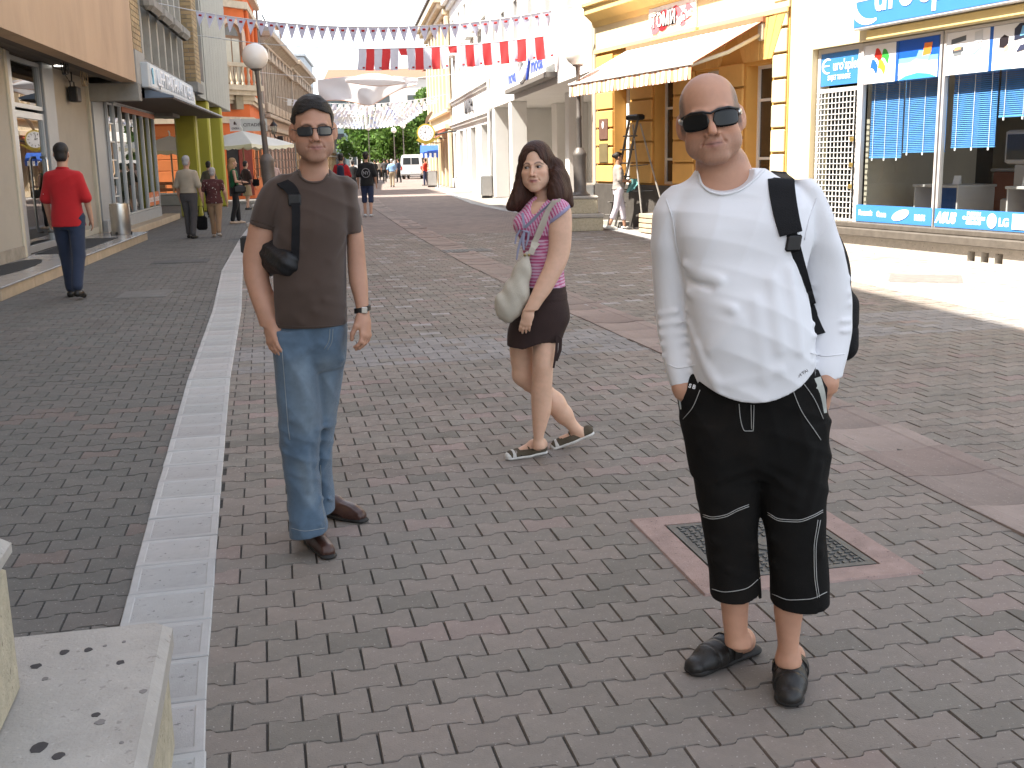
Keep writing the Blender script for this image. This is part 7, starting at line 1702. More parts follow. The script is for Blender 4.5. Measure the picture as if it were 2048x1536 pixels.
bag = [ell(at(1600, 560, Y + .21), (.150, .085, .20), .04), cap(at(1640, 650, Y + .20), at(1560, 660, Y + .20), .085, .085, .05), cap(at(1690, 610, Y + .22), at(1684, 690, Y + .22), .040, .048, .03)]
wear(sdf_obj('bag', bag + [disp(lambda P: .003 * pn(P, 35, 40)), disp(lambda P: .004 * np.exp(-((P[:, 2] - at(1690, 655, Y + .2)[2]) / .004) ** 2))], .006, M_web, bp), OB)
# ------------------------------------------------------------------ the man in the brown T-shirt
Y = 4.29; O = np.array([-0.813, Y, 0.0])
bm_ = person('dark haired man in a brown T-shirt and blue jeans with narrow sunglasses', O)
hc = at(627, 260, Y - .01); hM = R3(0.22, 0.02, -0.02)
torso = rows(Y, [(338, 598, 658, .070, .03), (350, 578, 672, .084, .03), (366, 552, 692, .098, .025), (388, 542, 700, .112, .02), (420, 542, 700, .126, .01), (455, 548, 696, .134), (500, 545, 691, .138), (540, 541, 691, .142, -.005), (580, 541, 692, .144, -.01), (620, 543, 693, .142, -.01), (652, 546, 693, .136, -.01), (675, 548, 692, .132, -.01)])
slL = rows(Y, [(348, 560, 590, .04, .01), (362, 536, 578, .060, .0), (392, 516, 570, .072, -.015), (420, 506, 562, .074, -.02), (443, 500, 556, .074, -.02), (475, 498, 552, .07, -.02)])
slR = rows(Y, [(352, 668, 696, .04, .04), (368, 684, 712, .058, .04), (400, 688, 716, .066, .045), (440, 692, 722, .066, .045), (480, 694, 728, .066, .045)])
shirt = [loft(torso, n=2.35), loft(slL, .016, n=2.1), loft(slR, .012, n=2.1)]
w = lambda px, py: hit(shirt, [(px, py)], 0, 3.2)[0]
folds = [(w(690, 470), w(660, 520), .004, .016), (w(690, 500), w(640, 560), .003, .02), (w(688, 640), w(630, 622), .004, .014), (w(690, 610), w(650, 600), .003, .014), (w(560, 640), w(620, 600), .003, .02), (w(560, 470), w(600, 500), .0035, .018), (w(545, 600), w(600, 640), .003, .018), (w(600, 580), w(670, 570), .002, .02), (w(690, 655), w(600, 645), .003, .01)]
shirt_b = shirt + [disp(lambda P: .0018 * pn(P, 22, 31) + .0010 * pn(P * np.array([1, 1, 2]), 40, 32)), crumple(.0045, (.3, .2, 1), 40, 120), crumple(.0035, (1, .2, -.4), 34, 124), ridges(folds)]
hz = at(620, 657, Y - .13)[2]
def scut(P):
    xl, xr = at(542, 560, Y)[0], at(694, 560, Y)[0]
    left = at(525, 451, Y)[2] + (at(525, 451, Y)[0] - P[:, 0]) * .34; right = at(708, 467, Y)[2] + (P[:, 0] - at(708, 467, Y)[0]) * .1
    arm = np.where(P[:, 0] < at(551, 460, Y)[0], left, np.where(P[:, 0] > at(693, 470, Y)[0], right, hz))
    return arm - P[:, 2]
neckcut = ell(at(628, 336, Y - .045), (.068, .085, .050), .0, 's')
M_brown = mat('brown_jersey', (0.062, 0.040, 0.030), 0.9, 0.08, 8, 0.15, 450, sheen=0.15)
wear(sdf_obj('t_shirt', shirt_b + [neckcut, cut(scut)], .0052, M_brown, bm_), O)
thread('collar', shirt_b, [[(598, 341), (602, 354), (616, 364), (632, 366), (646, 361), (656, 348)]], .0045, M_brown, bm_, O, .001)
thread('hem', shirt_b, [[(503, 438), (520, 444), (550, 454)], [(547, 648), (600, 653), (660, 652), (690, 648)]], .0014, M_brown, bm_, O, .0006)
# body
neck = rows(Y, [(300, 612, 644, .045, .03), (318, 601, 654, .056, .025), (338, 598, 657, .058, .025), (356, 590, 668, .064, .03), (385, 575, 680, .075, .02)])
upper = rows(Y, [(395, 515, 560, .048, -.01), (430, 504, 555, .054, -.02), (462, 496, 553, .054, -.025), (500, 488, 545, .050, -.03), (525, 486, 539, .048, -.03), (550, 488, 538, .047, -.035), (580, 496, 543, .045, -.05), (610, 506, 551, .040, -.065), (635, 515, 557, .034, -.075), (652, 520, 561, .031, -.08)])
upperR = rows(Y, [(400, 690, 714, .042, .045), (440, 692, 722, .046, .045), (480, 694, 728, .046, .04), (520, 695, 731, .044, .035), (560, 698, 735, .043, .02), (590, 706, 736, .038, .005), (615, 712, 737, .031, -.01), (640, 716, 738, .027, -.02)])
body = put(head_prims(jaw=1.05, nose=1.15, wide=.97, smile=-.0006), hM, hc) + [loft(neck, .03, n=2.2)]
body += [loft([(z, cx, cy, ww * .84, dd * .84) for z, cx, cy, ww, dd in torso[2:]], .03), loft(upper, .025, n=2.05), loft(upperR, .025, n=2.05)]
wl = at(540, 645, Y - .08); wr = at(727, 632, Y - .02)
body += hand_prims(wl, at(546, 700, Y - .13) - wl, np.array([.55, .75, .2]), -1, .55, .93, .03, .35)
body += hand_prims(wr, at(734, 690, Y - .06) - wr, np.array([-.85, .45, .0]), 1, .80, .93, .03, .6)
lgL = rows(Y, [(655, 546, 640, .12, -.02), (700, 549, 637, .115, -.03), (760, 553, 638, .104, -.035), (820, 558, 639, .096, -.035), (860, 561, 640, .090, -.03), (900, 564, 637, .086, -.02), (950, 571, 637, .083, -.005), (1000, 576, 643, .082, .0), (1035, 580, 651, .083, .0), (1058, 580, 654, .086, .0), (1085, 584, 654, .085, .0)])
lgR = rows(Y, [(655, 630, 692, .115, .03), (700, 632, 691, .11, .05), (760, 634, 684, .10, .07), (820, 632, 674, .092, .10), (860, 628, 668, .086, .12), (900, 626, 664, .083, .15), (950, 628, 663, .080, .18), (1000, 634, 668, .078, .20), (1040, 636, 670, .078, .20)])
hip = rows(Y, [(630, 549, 691, .128, 0), (660, 546, 693, .128, 0), (690, 549, 692, .122, .005), (715, 551, 690, .108, .01), (735, 553, 686, .08, .015)])
body += [loft([(z, cx, cy, ww * .72, dd * .75) for z, cx, cy, ww, dd in lgL[1:-2]], .02), loft([(z, cx, cy, ww * .72, dd * .75) for z, cx, cy, ww, dd in lgR[1:-2]], .02), loft([(z, cx, cy, ww * .8, dd * .8) for z, cx, cy, ww, dd in hip], .02)]
hf = lambda q, blend, head: None
tone = (.44, .238, .158)
wear(sdf_obj('body', body, HV, M_skin, bm_, lambda V: face_cols(V, hM, hc, tone, (.36, .15, .125), (.035, .024, .018), .36, None, .10, (.013, .019))), O)
# hair
def hairline(P):
    q = (P - hc) @ hM; x, y, z = q.T; ax = np.abs(x)
    front = .066 + .010 * np.cos(x * 46) - z; side = np.where(y < -.035, front, np.where(y < .012, (.012 - y) * .7 + (.018 - .045 * ssm(.05, .075, ax)) - z + .0, -.075 - .25 * (y - .01) - z))
    return np.where(y < -.062, front, side)
hair = put([ell((0, .020, .044), (.0800, .101, .0905), 0), ell((0, -.026, .068), (.062, .060, .058), .02), ell((0, .05, -.02), (.067, .070, .073), .02)], hM, hc)
hair += [cut(hairline), disp(lambda P: .0022 * pn(P * np.array([1.2, .5, 1]), 170, 41) + .0016 * pn(P, 60, 42) + .0012 * pn(P * np.array([1, .3, 1]), 420, 45))]
M_hairb = mat('dark_brown_hair', (0.014, 0.0105, 0.0085), 0.55, 0.5, 90, 0.6, 260, spec=0.35)
wear(sdf_obj('hair', hair, .0032, M_hairb, bm_, relax=0), O)
# narrow sunglasses
gl = MB()
for s in (-1, 1): gl.grid(lens_grid(s, .009, .064, .010, -.021, -.108, 8.5, .05), 14, 8)
o = wearhead(gl, 'sunglasses', mat('grey_lens', (0.02, 0.022, 0.026), 0.05, 0.0, 2, spec=.6, metal=.0), bm_, hM, hc, O); sd = o.modifiers.new('thick', 'SOLIDIFY'); sd.thickness = .002
gl = MB()
for s in (-1, 1):
    f = lens_grid(s, .008, .065, .011, -.022, -.109, 8.5, .05)
    gl.tube([f(k / 16, 1) for k in range(17)], .0016, 5); gl.tube([f(k / 16, 0) for k in range(17)], .0013, 5); gl.tube([(s * .064, -.074, -.002), (s * .080, -.03, .004), (s * .083, .012, .004)], .0018, 5)
gl.tube([(-.010, -.109, .004), (0, -.112, .006), (.010, -.109, .004)], .002, 5)
wearhead(gl, 'frame', mat('gunmetal', (0.05, 0.05, 0.052), 0.35, metal=.8), bm_, hM, hc, O)
# jeans
jeans = [loft(hip, .02, n=2.4), loft(lgL, .018, n=2.3), loft(lgR, .014, n=2.3)]
w = lambda px, py: hit(jeans, [(px, py)], 0, 3.2)[0]
pf = [(w(632, 690), w(575, 720), .004, .016), (w(640, 685), w(685, 720), .004, .014), (w(634, 700), w(690, 700), .003, .012), (w(636, 870), w(575, 885), .006, .013), (w(637, 850), w(585, 840), .004, .015), (w(570, 905), w(630, 930), .005, .013), (w(612, 900), w(618, 980), .005, .014), (w(640, 1000), w(600, 1050), .005, .012), (w(582, 1040), w(646, 1036), .006, .010), (w(585, 1060), w(640, 1050), .005, .008), (w(664, 850), w(634, 860), .006, .012), (w(660, 900), w(640, 940), .004, .012), (w(665, 1000), w(640, 995), .005, .008), (w(600, 760), w(620, 830), .003, .02)]
jeans_b = jeans + [disp(lambda P: .002 * pn(P, 24, 51) + .0012 * pn(P * np.array([1, 1, 2]), 48, 52)), crumple(.005, (.25, .2, 1), 42, 130), crumple(.004, (1, .3, .5), 34, 134), ridges(pf)]
def jcut(P): return np.where(P[:, 1] < Y + .095, at(615, 1066, Y)[2] + .12 * (at(615, 1066, Y)[0] - P[:, 0]) * -1 - .04 * 0, at(655, 1021, Y + .2)[2]) - P[:, 2]
hol = [loft([(z, cx, cy, ww - .012, dd - .012) for z, cx, cy, ww, dd in lgL[-4:]], 0, 's', 2.3), loft([(z, cx, cy, ww - .010, dd - .012) for z, cx, cy, ww, dd in lgR[-3:]], 0, 's', 2.3)]
def denim_col(V):
    z = V[:, 2]; c = np.tile(np.array([.080, .125, .180]), (len(V), 1)); f = np.zeros(len(V))
    for a, b, r in ((w(600, 740), w(615, 850), .055), (w(650, 730), w(655, 820), .04), (w(605, 930), w(622, 1000), .03)): f = np.maximum(f, np.exp(-(seg_d(V, a, b) / r) ** 2))
    c = c * (1 - .55 * f)[:, None] + np.array([.20, .25, .29]) * (.55 * f)[:, None]
    return np.clip(c * (1 + .10 * pn(V * np.array([1, 1, .4]), 60, 6) + .08 * pn(V, 25, 7))[:, None], 0, 1)
wear(sdf_obj('jeans', jeans_b + hol + [cut(jcut)], .005, mat('denim', (.1, .15, .2), 0.88, 0.12, 40, 0.3, 500, attr='Col', sheen=.15), bm_, denim_col), O)
thread('stitching', jeans_b, [[(660, 658), (658, 680), (648, 698)], [(666, 658), (664, 682), (655, 700)], [(564, 700), (572, 800), (577, 860), (580, 880)], [(641, 930), (644, 1000), (652, 1050)], [(582, 1056), (610, 1062), (650, 1056)]], .0012, mat('jeans_thread', (.28, .30, .30), .8), bm_, O, .001)
# loafers
M_loaf = mat('brown_leather', (0.055, 0.023, 0.016), 0.36, 0.3, 12, 0.2, 80, spec=.5)
def loafer(h, t):
    d = t - h; L = np.linalg.norm(d); d /= L; sv = np.array([d[1], -d[0], 0]); T = lambda a, b, z: h + d * a + sv * b + np.array([0, 0, z])
    sole = [cap(T(0, 0, .012), T(.12, 0, .012), .034, .037, .02, 'u', ((0, 0, 1), .38)), cap(T(.12, 0, .012), T(L - .035, 0, .012), .041, .036, .02, 'u', ((0, 0, 1), .36))]
    r = wear(sdf_obj('shoe', sole, .0042, _MATS['rubber_sole'], bm_), O)
    up = [cap(T(0, 0, .045), T(.06, 0, .062), .034, .040, .02), cap(T(.05, 0, .058), T(.16, 0, .036), .040, .038, .02), cap(T(.15, 0, .032), T(L - .045, 0, .028), .039, .032, .02), cut(lambda P: .016 - P[:, 2]), disp(lambda P: -.003 * np.exp(-((np.abs((P - h) @ sv) - .024) / .004) ** 2) * ssm(.09, .12, (P - h) @ d))]
    sdf_obj('upper', up, .004, M_loaf, r); mb = MB(); mb.strap([T(.135, .036 * math.cos(a), .040 + .037 * math.sin(a)) for a in np.linspace(.1, math.pi - .1, 10)], .022, .004, tuple(d)); mb.build('strap', M_loaf, r, 30)
loafer(gnd(612, 1072), gnd(662, 1122)); loafer(gnd(650, 1030), gnd(734, 1047))
# watch
wp = at(725, 618, Y - .01); mb = MB(); mb.strap([wp + np.array([.031 * math.cos(a), .036 * math.sin(a) + .0, .006 * math.cos(a)]) for a in np.linspace(0, 2 * math.pi, 22)], .020, .004, (0, 0, 1)); wa = wear(mb.build('wristwatch', M_blackleather, bm_, 30), O)
mb = MB(); c_ = wp + np.array([.012, -.038, .0]); mb.bbox(c_[0] - .012, c_[0] + .012, c_[1] - .004, c_[1] + .004, c_[2] - .013, c_[2] + .013, .003); mb.build('watch_case', M_steel, wa)
# shoulder bag under his arm
sb = thing('shoulder_bag', 'black shoulder bag under the arm of the man in the brown T-shirt', 'bag', tuple(O + [-.15, 0, 1.0])); OB = O + np.array([-.15, 0, 1.0])
st = hit(shirt_b, dense([(566, 366), (578, 374), (588, 390), (592, 430), (591, 480), (590, 520)], 5), .005, 3.2); k0 = st[0]
mb = MB(); mb.strap([k0 + np.array([-.05, .16, -.10]), k0 + np.array([-.03, .10, -.005]), k0 + np.array([-.012, .04, .012])] + st, [.045] * 3 + [.044 if k < 13 else .030 for k in range(len(st))], .006, (1, .1, .2)); wear(mb.build('strap', M_web, sb, 30), OB)
bu = hit(shirt_b, [(589, 400)], .008, 3.2)[0]; mb = MB(); mb.bbox(bu[0] - .024, bu[0] + .024, bu[1] - .006, bu[1] + .004, bu[2] - .022, bu[2] + .022, .004); wear(mb.build('buckle', M_black, sb), OB)
bp_ = [cap(at(535, 500, Y - .03), at(575, 525, Y - .13), .050, .040, .04), cap(at(540, 525, Y - .0), at(572, 532, Y - .12), .050, .036, .04), ell(at(532, 505, Y + .07), (.07, .08, .065), .05)]
wear(sdf_obj('bag', bp_ + [disp(lambda P: .0035 * pn(P, 50, 61) + .0025 * np.sin((P[:, 2] * 1.2 + P[:, 0] * .8) * 120))], .006, mat('black_nylon', (0.010, 0.010, 0.011), 0.5, 0.2, 14, 0.4, 60), sb), OB)
MB_ = MB(); q0 = at(487, 487, Y + .1); MB_.bbox(q0[0] - .01, q0[0] + .03, q0[1] - .02, q0[1] + .02, q0[2] - .04, q0[2] + .03, .008); wear(MB_.build('bag_end', M_black, sb), OB)
# ------------------------------------------------------------------ the girl crossing the street
Y = 5.68; O = np.array([0.142, Y, 0.0])
gw = person('girl with long dark brown hair in a pink striped top and brown shorts', O)
hc = at(1073, 335, Y - .01); hM = R3(-0.25, 0.0, -0.06)
torso = rows(Y, [(392, 1068, 1112, .075), (402, 1056, 1126, .105), (415, 1046, 1136, .125), (430, 1037, 1139, .130), (448, 1032, 1137, .125), (464, 1033, 1134, .115), (482, 1040, 1132, .108), (510, 1047, 1130, .102), (540, 1050, 1128, .104), (565, 1050, 1130, .112), (590, 1049, 1133, .120)])
slv = rows(Y, [(398, 1104, 1126, .04, -.10), (408, 1100, 1138, .055, -.10), (425, 1097, 1144, .060, -.105), (440, 1096, 1146, .060, -.105), (460, 1096, 1146, .058, -.105)])
top = [loft(torso, n=2.2), loft(slv, .02, n=2.1), ell(at(1048, 448, Y - .05), (.055, .06, .055), .03), ell(at(1046, 450, Y + .06), (.05, .06, .055), .03)]
top_b = top + [disp(lambda P: .0015 * pn(P, 35, 71)), disp(lambda P: .003 * np.exp(-((P[:, 2] - at(1080, 473, Y)[2]) / .008) ** 2))]
def tcut(P): return np.where((P[:, 0] > at(1097, 430, Y)[0]) & (P[:, 1] < Y - .055) & (P[:, 2] > 1.18), at(1120, 432, Y)[2] + (P[:, 0] - at(1120, 432, Y)[0]) * .75 + .01, at(1090, 581, Y)[2]) - P[:, 2]
vneck = cap(at(1085, 380, Y - .06), at(1050, 446, Y - .15), .055, .012, .0, 's')
def stripe_col(V):
    z = V[:, 2]; zz = z + .012 * np.sin(V[:, 0] * 14) + .004 * pn(V, 30, 3); t = (zz / .0165) % 1.0; up = V[:, 2] > at(1080, 470, Y)[2]
    tv = (((V[:, 0] - O[0]) * 1.0 + (V[:, 1] - Y) * .25 + .30 * V[:, 2]) / .0145) % 1.0; t = np.where(up, tv, t)
    pink, pale, lil = np.array([.46, .075, .20]), np.array([.60, .40, .52]), np.array([.30, .28, .42])
    m = ssm(.42, .5, t) * ssm(1.0, .92, t); c = pink[None] * (1 - m)[:, None] + pale[None] * m[:, None]
    b = np.abs(z - at(1080, 473, Y)[2]) < .010; c[b] = (.30, .05, .13)
    arm = (V[:, 0] > at(1097, 430, Y)[0]) & (V[:, 1] < Y - .05) & (tcut(V) > -.022); c[arm] = lil
    return c
wear(sdf_obj('top', top_b + [vneck, cut(tcut)], .0052, mat('striped_jersey', (.5, .2, .3), 0.9, 0.05, 20, 0.15, 400, attr='Col', sheen=.1), gw, stripe_col), O)
M_lil = mat('lilac_trim', (.25, .25, .33), .9, .08, 20)
mb = MB(); ed = hit(top_b, dense([(1104, 405), (1082, 424), (1062, 444), (1050, 455)], 5), .002, 4.5); mb.strap(ed, .016, .003, (.3, -.3, .9)); ed = hit(top_b, dense([(1045, 426), (1047, 442), (1049, 456)], 5), .002, 4.5); mb.strap(ed, .012, .003, (1, 0, 0)); wear(mb.build('neck_trim', M_lil, gw, 30), O)
mb = MB(); k0 = hit(top_b, [(1049, 462)], .006, 4.5)[0]; P_ = lambda px, py: at(px, py, k0[1] - .01)
for ln in (((1049, 462), (1040, 460), (1033, 472), (1030, 488)), ((1049, 462), (1058, 464), (1056, 478), (1052, 492)), ((1049, 462), (1042, 480), (1036, 500), (1033, 520)), ((1049, 462), (1046, 482), (1048, 500))): mb.strap([P_(*q) for q in ln], [.010, .014, .011, .007][:len(ln)], .003, (1, .4, .2))
wear(mb.build('bow', M_lil, gw, 30), O)
# body
neck = rows(Y, [(366, 1076, 1098, .035, .02), (380, 1070, 1100, .047, .015), (394, 1069, 1103, .050, .01), (408, 1060, 1112, .065, .0), (425, 1050, 1125, .08, -.005)])
armN = rows(Y, [(406, 1106, 1136, .04, -.10), (425, 1099, 1143, .047, -.105), (450, 1097, 1144, .047, -.11), (480, 1098, 1143, .046, -.115), (510, 1094, 1139, .044, -.125), (535, 1086, 1130, .042, -.14), (560, 1074, 1116, .039, -.155), (585, 1063, 1101, .034, -.17), (605, 1054, 1086, .029, -.18), (620, 1048, 1076, .026, -.185)])
armF = rows(Y, [(406, 1050, 1075, .04, .10), (440, 1046, 1072, .042, .11), (520, 1050, 1076, .04, .12), (600, 1040, 1064, .03, .10)])
body = put(head_prims(fem=True, jaw=.92, nose=.86, wide=.97, smile=.0016), hM, hc) + [loft(neck, .03, n=2.1)]
body += [loft([(z, cx, cy, ww * .86, dd * .86) for z, cx, cy, ww, dd in torso[1:]], .03), loft(armN, .025, n=2.05), loft(armF, .02, n=2.05)]
wr = at(1060, 622, Y - .185); body += hand_prims(wr, at(1046, 665, Y - .19) - wr, np.array([.30, .95, .0]), 1, .50, .80, .02, .35)
lb = rows(Y, [(655, 1066, 1112, .074, -.05), (690, 1066, 1111, .078, -.052), (730, 1064, 1107, .080, -.06), (760, 1063, 1105, .068, -.06), (785, 1062, 1104, .062, -.055), (815, 1063, 1103, .060, -.05), (850, 1065, 1094, .048, -.05), (878, 1067, 1087, .036, -.05), (895, 1066, 1090, .034, -.05)])
la = rows(Y, [(655, 1022, 1062, .078, .05), (690, 1019, 1067, .080, .055), (720, 1021, 1070, .080, .06), (745, 1026, 1072, .070, .06), (762, 1032, 1078, .062, .065), (778, 1050, 1085, .055, .075)])
body += [loft(lb, .018, n=2.05), loft(la, .012, n=2.05)]
kn, mid, an = at(1060, 758, Y + .07), at(1108, 806, Y + .12), at(1149, 856, Y + .16)
body += [cap(kn, mid, .054, .056, .03), cap(mid, at(1128, 830, Y + .14), .056, .048, .03), cap(at(1126, 828, Y + .14), an, .049, .028, .02), ell(at(1044, 752, Y + .045), (.05, .05, .045), .03)]
f0, f1 = gnd(1083, 908), gnd(1016, 920); fz = np.array([0, 0, 1.0])
dd_ = (f1 - f0) / np.linalg.norm(f1 - f0)
body += [cap(f0 + fz * .05, f0 + dd_ * .05 + fz * .055, .028, .030, .02), cap(f0 + dd_ * .04 + fz * .058, f0 + dd_ * .15 + fz * .026, .029, .024, .02), cap(at(1077, 890, Y - .05), f0 + fz * .06, .030, .030, .02)]
t1 = gnd(1108, 897); h1 = at(1172, 862, Y + .18); d1 = (t1 + fz * .03 - h1); d1 /= np.linalg.norm(d1)
body += [cap(an, h1 - d1 * -.03, .029, .030, .02), cap(h1 + d1 * .03, h1 + d1 * .14, .029, .024, .02)]
tone = (.64, .40, .28)
def hm(q, blend, head):                       # eyes: lid line and a soft shadow line in the lashes
    x, y, z = q.T; ax = np.abs(x); e = np.exp(-((ax - .031) / .017) ** 4) * head * (y < -.05)
    blend(np.exp(-((z - .0075 + 14 * (ax - .031) ** 2) / .0045) ** 2) * e, (.022, .013, .010), 1.0); blend(np.exp(-((z - .004) / .010) ** 2) * e, np.array(tone) * .62, .35)
wear(sdf_obj('body', body, HV, M_skin, gw, lambda V: face_cols(V, hM, hc, tone, (.42, .15, .135), (.04, .024, .017), 0, hm, .14, (.0185, .0255))), O)
mb1 = MB()
for s in (-1, 1):
    me_ = MB(); N_ = 18; 
    def eye(a, c, s=s):
        th, ph = (a - .5) * 2.0, (c - .5) * .68; return (s * .031 + .0128 * math.sin(th) * math.cos(ph), -.0735 - .0128 * math.cos(th) * math.cos(ph), .0015 + .0128 * math.sin(ph))
    me_.grid(eye, 14, 6); o = wearhead(me_, 'eye', mat('eye_white', (.30, .27, .25), .4, .04, 30, spec=.3), gw, hM, hc, O)
    me_ = MB(); me_.sphere((s * .031 + (-.003), -.0772, .0018), (.0095, .0103, .0080), 14, 10); wearhead(me_, 'iris', mat('brown_iris', (.012, .007, .005), .2, .2, 60, spec=.25), o, hM, hc, O).location = (0, 0, 0)
# hair: long, straight, parted, turned out at the tips
def hairs(P):
    q = (P - hc) @ hM; x, y, z = q.T
    return .0011 * np.sin(x * 210 + 9 * np.sin(z * 9) + 4 * pn(q * np.array([1, 1, .15]), 60, 81)) * ssm(.115, .05, z) + .0007 * np.sin((y + .4 * x) * 420 + 5 * np.sin(z * 11))
hp = put([ell((0, .016, .046), (.0835, .104, .090), 0)], hM, hc)
cur = lambda pts, rs: chain([at(px, py, Y + dy) for px, py, dy in pts], rs, .05)
hp += cur([(1116, 330, .0), (1122, 360, -.01), (1126, 385, -.015), (1132, 402, -.02), (1141, 410, -.03)], [.030, .034, .034, .026, .008])
hp += cur([(1106, 340, .07), (1110, 370, .08), (1112, 392, .07), (1110, 402, .06)], [.046, .050, .042, .026])
hp += cur([(1112, 350, -.06), (1113, 378, -.075), (1112, 396, -.08), (1108, 408, -.085)], [.026, .032, .030, .012])
hp += cur([(1047, 325, .0), (1045, 350, .0), (1042, 375, -.01), (1037, 395, -.015), (1026, 410, -.02), (1016, 416, -.03)], [.016, .019, .025, .028, .020, .006])
hp += cur([(1050, 345, .05), (1050, 380, .05), (1048, 402, .03), (1044, 414, .02)], [.035, .045, .042, .018])
face = put([ell((.002, -.085, -.020), (.0605, .060, .080), .010, 's'), ell((.002, -.088, .042), (.034, .050, .042), .012, 's')], hM, hc)
hp += face + [disp(hairs)]
M_hairg = mat('long_brown_hair', (0.046, 0.0185, 0.0115), 0.5, 0.5, 60, 0.5, 160, spec=0.25, stretch=(1, 1, .12))
wear(sdf_obj('hair', hp, .0036, M_hairg, gw, relax=0), O)
# shorts
sh = rows(Y, [(572, 1047, 1132, .122), (590, 1045, 1133, .130), (615, 1034, 1138, .142), (640, 1021, 1138, .148), (660, 1016, 1130, .146), (690, 1013, 1121, .142)])
sp = [loft(sh, n=2.3)]
def shcut(P): return np.where(P[:, 2] > 1.0, P[:, 2] - at(1090, 579, Y)[2], at(1065, 682, Y)[2] + .03 * np.cos((P[:, 0] - at(1090, 680, Y)[0]) * 14) - P[:, 2] - .022)
sh_b = sp + [disp(lambda P: .0022 * pn(P, 30, 91) + .0012 * pn(P, 70, 92)), disp(lambda P: -.003 * ssm(.006, .0, np.abs(P[:, 2] - at(1090, 590, Y)[2]) - .014))]
hol = [loft([(z, cx, cy, ww - .011, dd - .011) for z, cx, cy, ww, dd in sh[-3:]], 0, 's', 2.3)]
wear(sdf_obj('shorts', sh_b + hol + [cut(shcut)], .0055, mat('brown_cotton', (0.030, 0.015, 0.013), .85, .2, 8, .25, 300), gw), O)
mb = MB(); tp = [at(1114, 672, Y - .13), at(1121, 680, Y - .12), at(1120, 700, Y - .12), at(1113, 722, Y - .12)]; mb.strap(tp, [.014, .018, .018, .012], .003, (1, .3, 0)); mb.strap([at(1114, 674, Y - .13), at(1113, 700, Y - .13), at(1107, 736, Y - .13)], [.012, .014, .010], .003, (1, .3, 0)); wear(mb.build('shorts_tie', _MATS['brown_cotton'], gw, 30), O)
# canvas flats
M_canv = mat('olive_canvas', (0.085, 0.068, 0.045), .9, .12, 30, .3, 300, spots=1.0, spot_scale=42, spot_col=(.6, .52, .5)); M_rub = mat('white_rubber', (.62, .60, .56), .6, .06, 10, dirt=.3, dirt_scale=12)
def flat(h, d, up, L):
    sv = np.cross(up, d); T = lambda a, b, z: h + d * a + sv * b + up * z
    r = wear(sdf_obj('shoe', [cap(T(0, 0, .010), T(.10, 0, .010), .031, .033, .02, 'u', (up, .40)), cap(T(.10, 0, .010), T(L, 0, .010), .036, .031, .02, 'u', (up, .40))], .004, M_rub, gw), O)
    u = [cap(T(0, 0, .034), T(.10, 0, .030), .030, .034, .02), cap(T(.10, 0, .028), T(L, 0, .022), .035, .029, .02), cut(lambda P: .014 - (P - h) @ up), cut(lambda P: np.minimum(L - .055 + .0 * P[:, 0] - (P - h) @ d, 9) * 0 + np.where((P - h) @ d < L - .050, (P - h) @ up - .048 - .018 * ssm(.06, -.02, (P - h) @ d), -1))]
    sdf_obj('upper', u, .0038, M_canv, r); mb = MB(); mb.strap([T(.10, .034 * math.cos(a), .030 + .036 * math.sin(a)) for a in np.linspace(.05, math.pi - .05, 10)], .008, .003, tuple(d)); mb.build('strap', M_canv, r, 30)
    sdf_obj('toe_cap', [cap(T(L - .012, 0, .022), T(L + .004, 0, .020), .0315, .028, .01), cut(lambda P: .013 - (P - h) @ up)], .0038, M_rub, r)
flat(f0 - dd_ * .005, dd_, fz, .200)
tw = t1 + fz * .022; u1 = np.cross(d1, np.cross(fz, d1)); u1 /= np.linalg.norm(u1); flat(h1 - d1 * .01 - u1 * .035, d1, u1, .195)
# canvas bag across her shoulder
cb = thing('canvas_bag', 'cream canvas shoulder bag hanging at the side of the girl', 'bag', tuple(O + [-.1, -.15, .8])); OB = O + np.array([-.1, -.15, .8])
M_cream2 = mat('cream_canvas', (0.50, 0.46, 0.38), .85, .08, 10, .3, 200, dirt=.3, dirt_scale=8, dirt_col=(.3, .26, .19))
sp_ = hit(top_b, dense([(1112, 402), (1100, 420), (1086, 450), (1072, 484)], 5), .006, 4.5); mb = MB(); mb.strap([sp_[0] + np.array([.01, .10, -.03]), sp_[0] + np.array([.004, .05, .006])] + sp_, .046, .004, (1, .4, .3)); wear(mb.build('strap', M_cream2, cb, 30), OB)
yb = sp_[-1][1] - .02; B3 = lambda px, py, dy=0.: at(px, py, yb + dy)
mb = MB(); mb.strap([sp_[-1], B3(1066, 496), B3(1061, 508)], [.046, .03, .034], .005, (1, .4, .3)); wear(mb.build('strap_end', M_cream2, cb, 30), OB)
bb = [cap(B3(1054, 508), B3(1046, 540), .016, .040, .03, 'u', ((.5, 1, 0), .6)), cap(B3(1045, 540), B3(1032, 585), .044, .066, .03, 'u', ((.5, 1, 0), .7)), cap(B3(1032, 588), B3(1018, 615), .072, .068, .03, 'u', ((.5, 1, 0), .75)), cap(B3(1012, 612), B3(1014, 632), .052, .030, .03, 'u', ((.5, 1, 0), .7)), cap(B3(1002, 600), B3(1004, 625), .030, .022, .03)]
wear(sdf_obj('bag', bb + [disp(lambda P: .0018 * pn(P * np.array([1, 1, .5]), 32, 95) + .002 * np.sin(P[:, 0] * 90 + P[:, 2] * 40))], .006, M_cream2, cb), OB)
for dx in (-4, 4): q = hit(bb, [(1054 + dx, 510)], .003, 4.5)[0]; MB_ = MB(); MB_.sphere(tuple(q - OB), .008, 10, 6); MB_.build('ring', mat('old_brass', (.35, .27, .13), .4, metal=.8), cb, True)
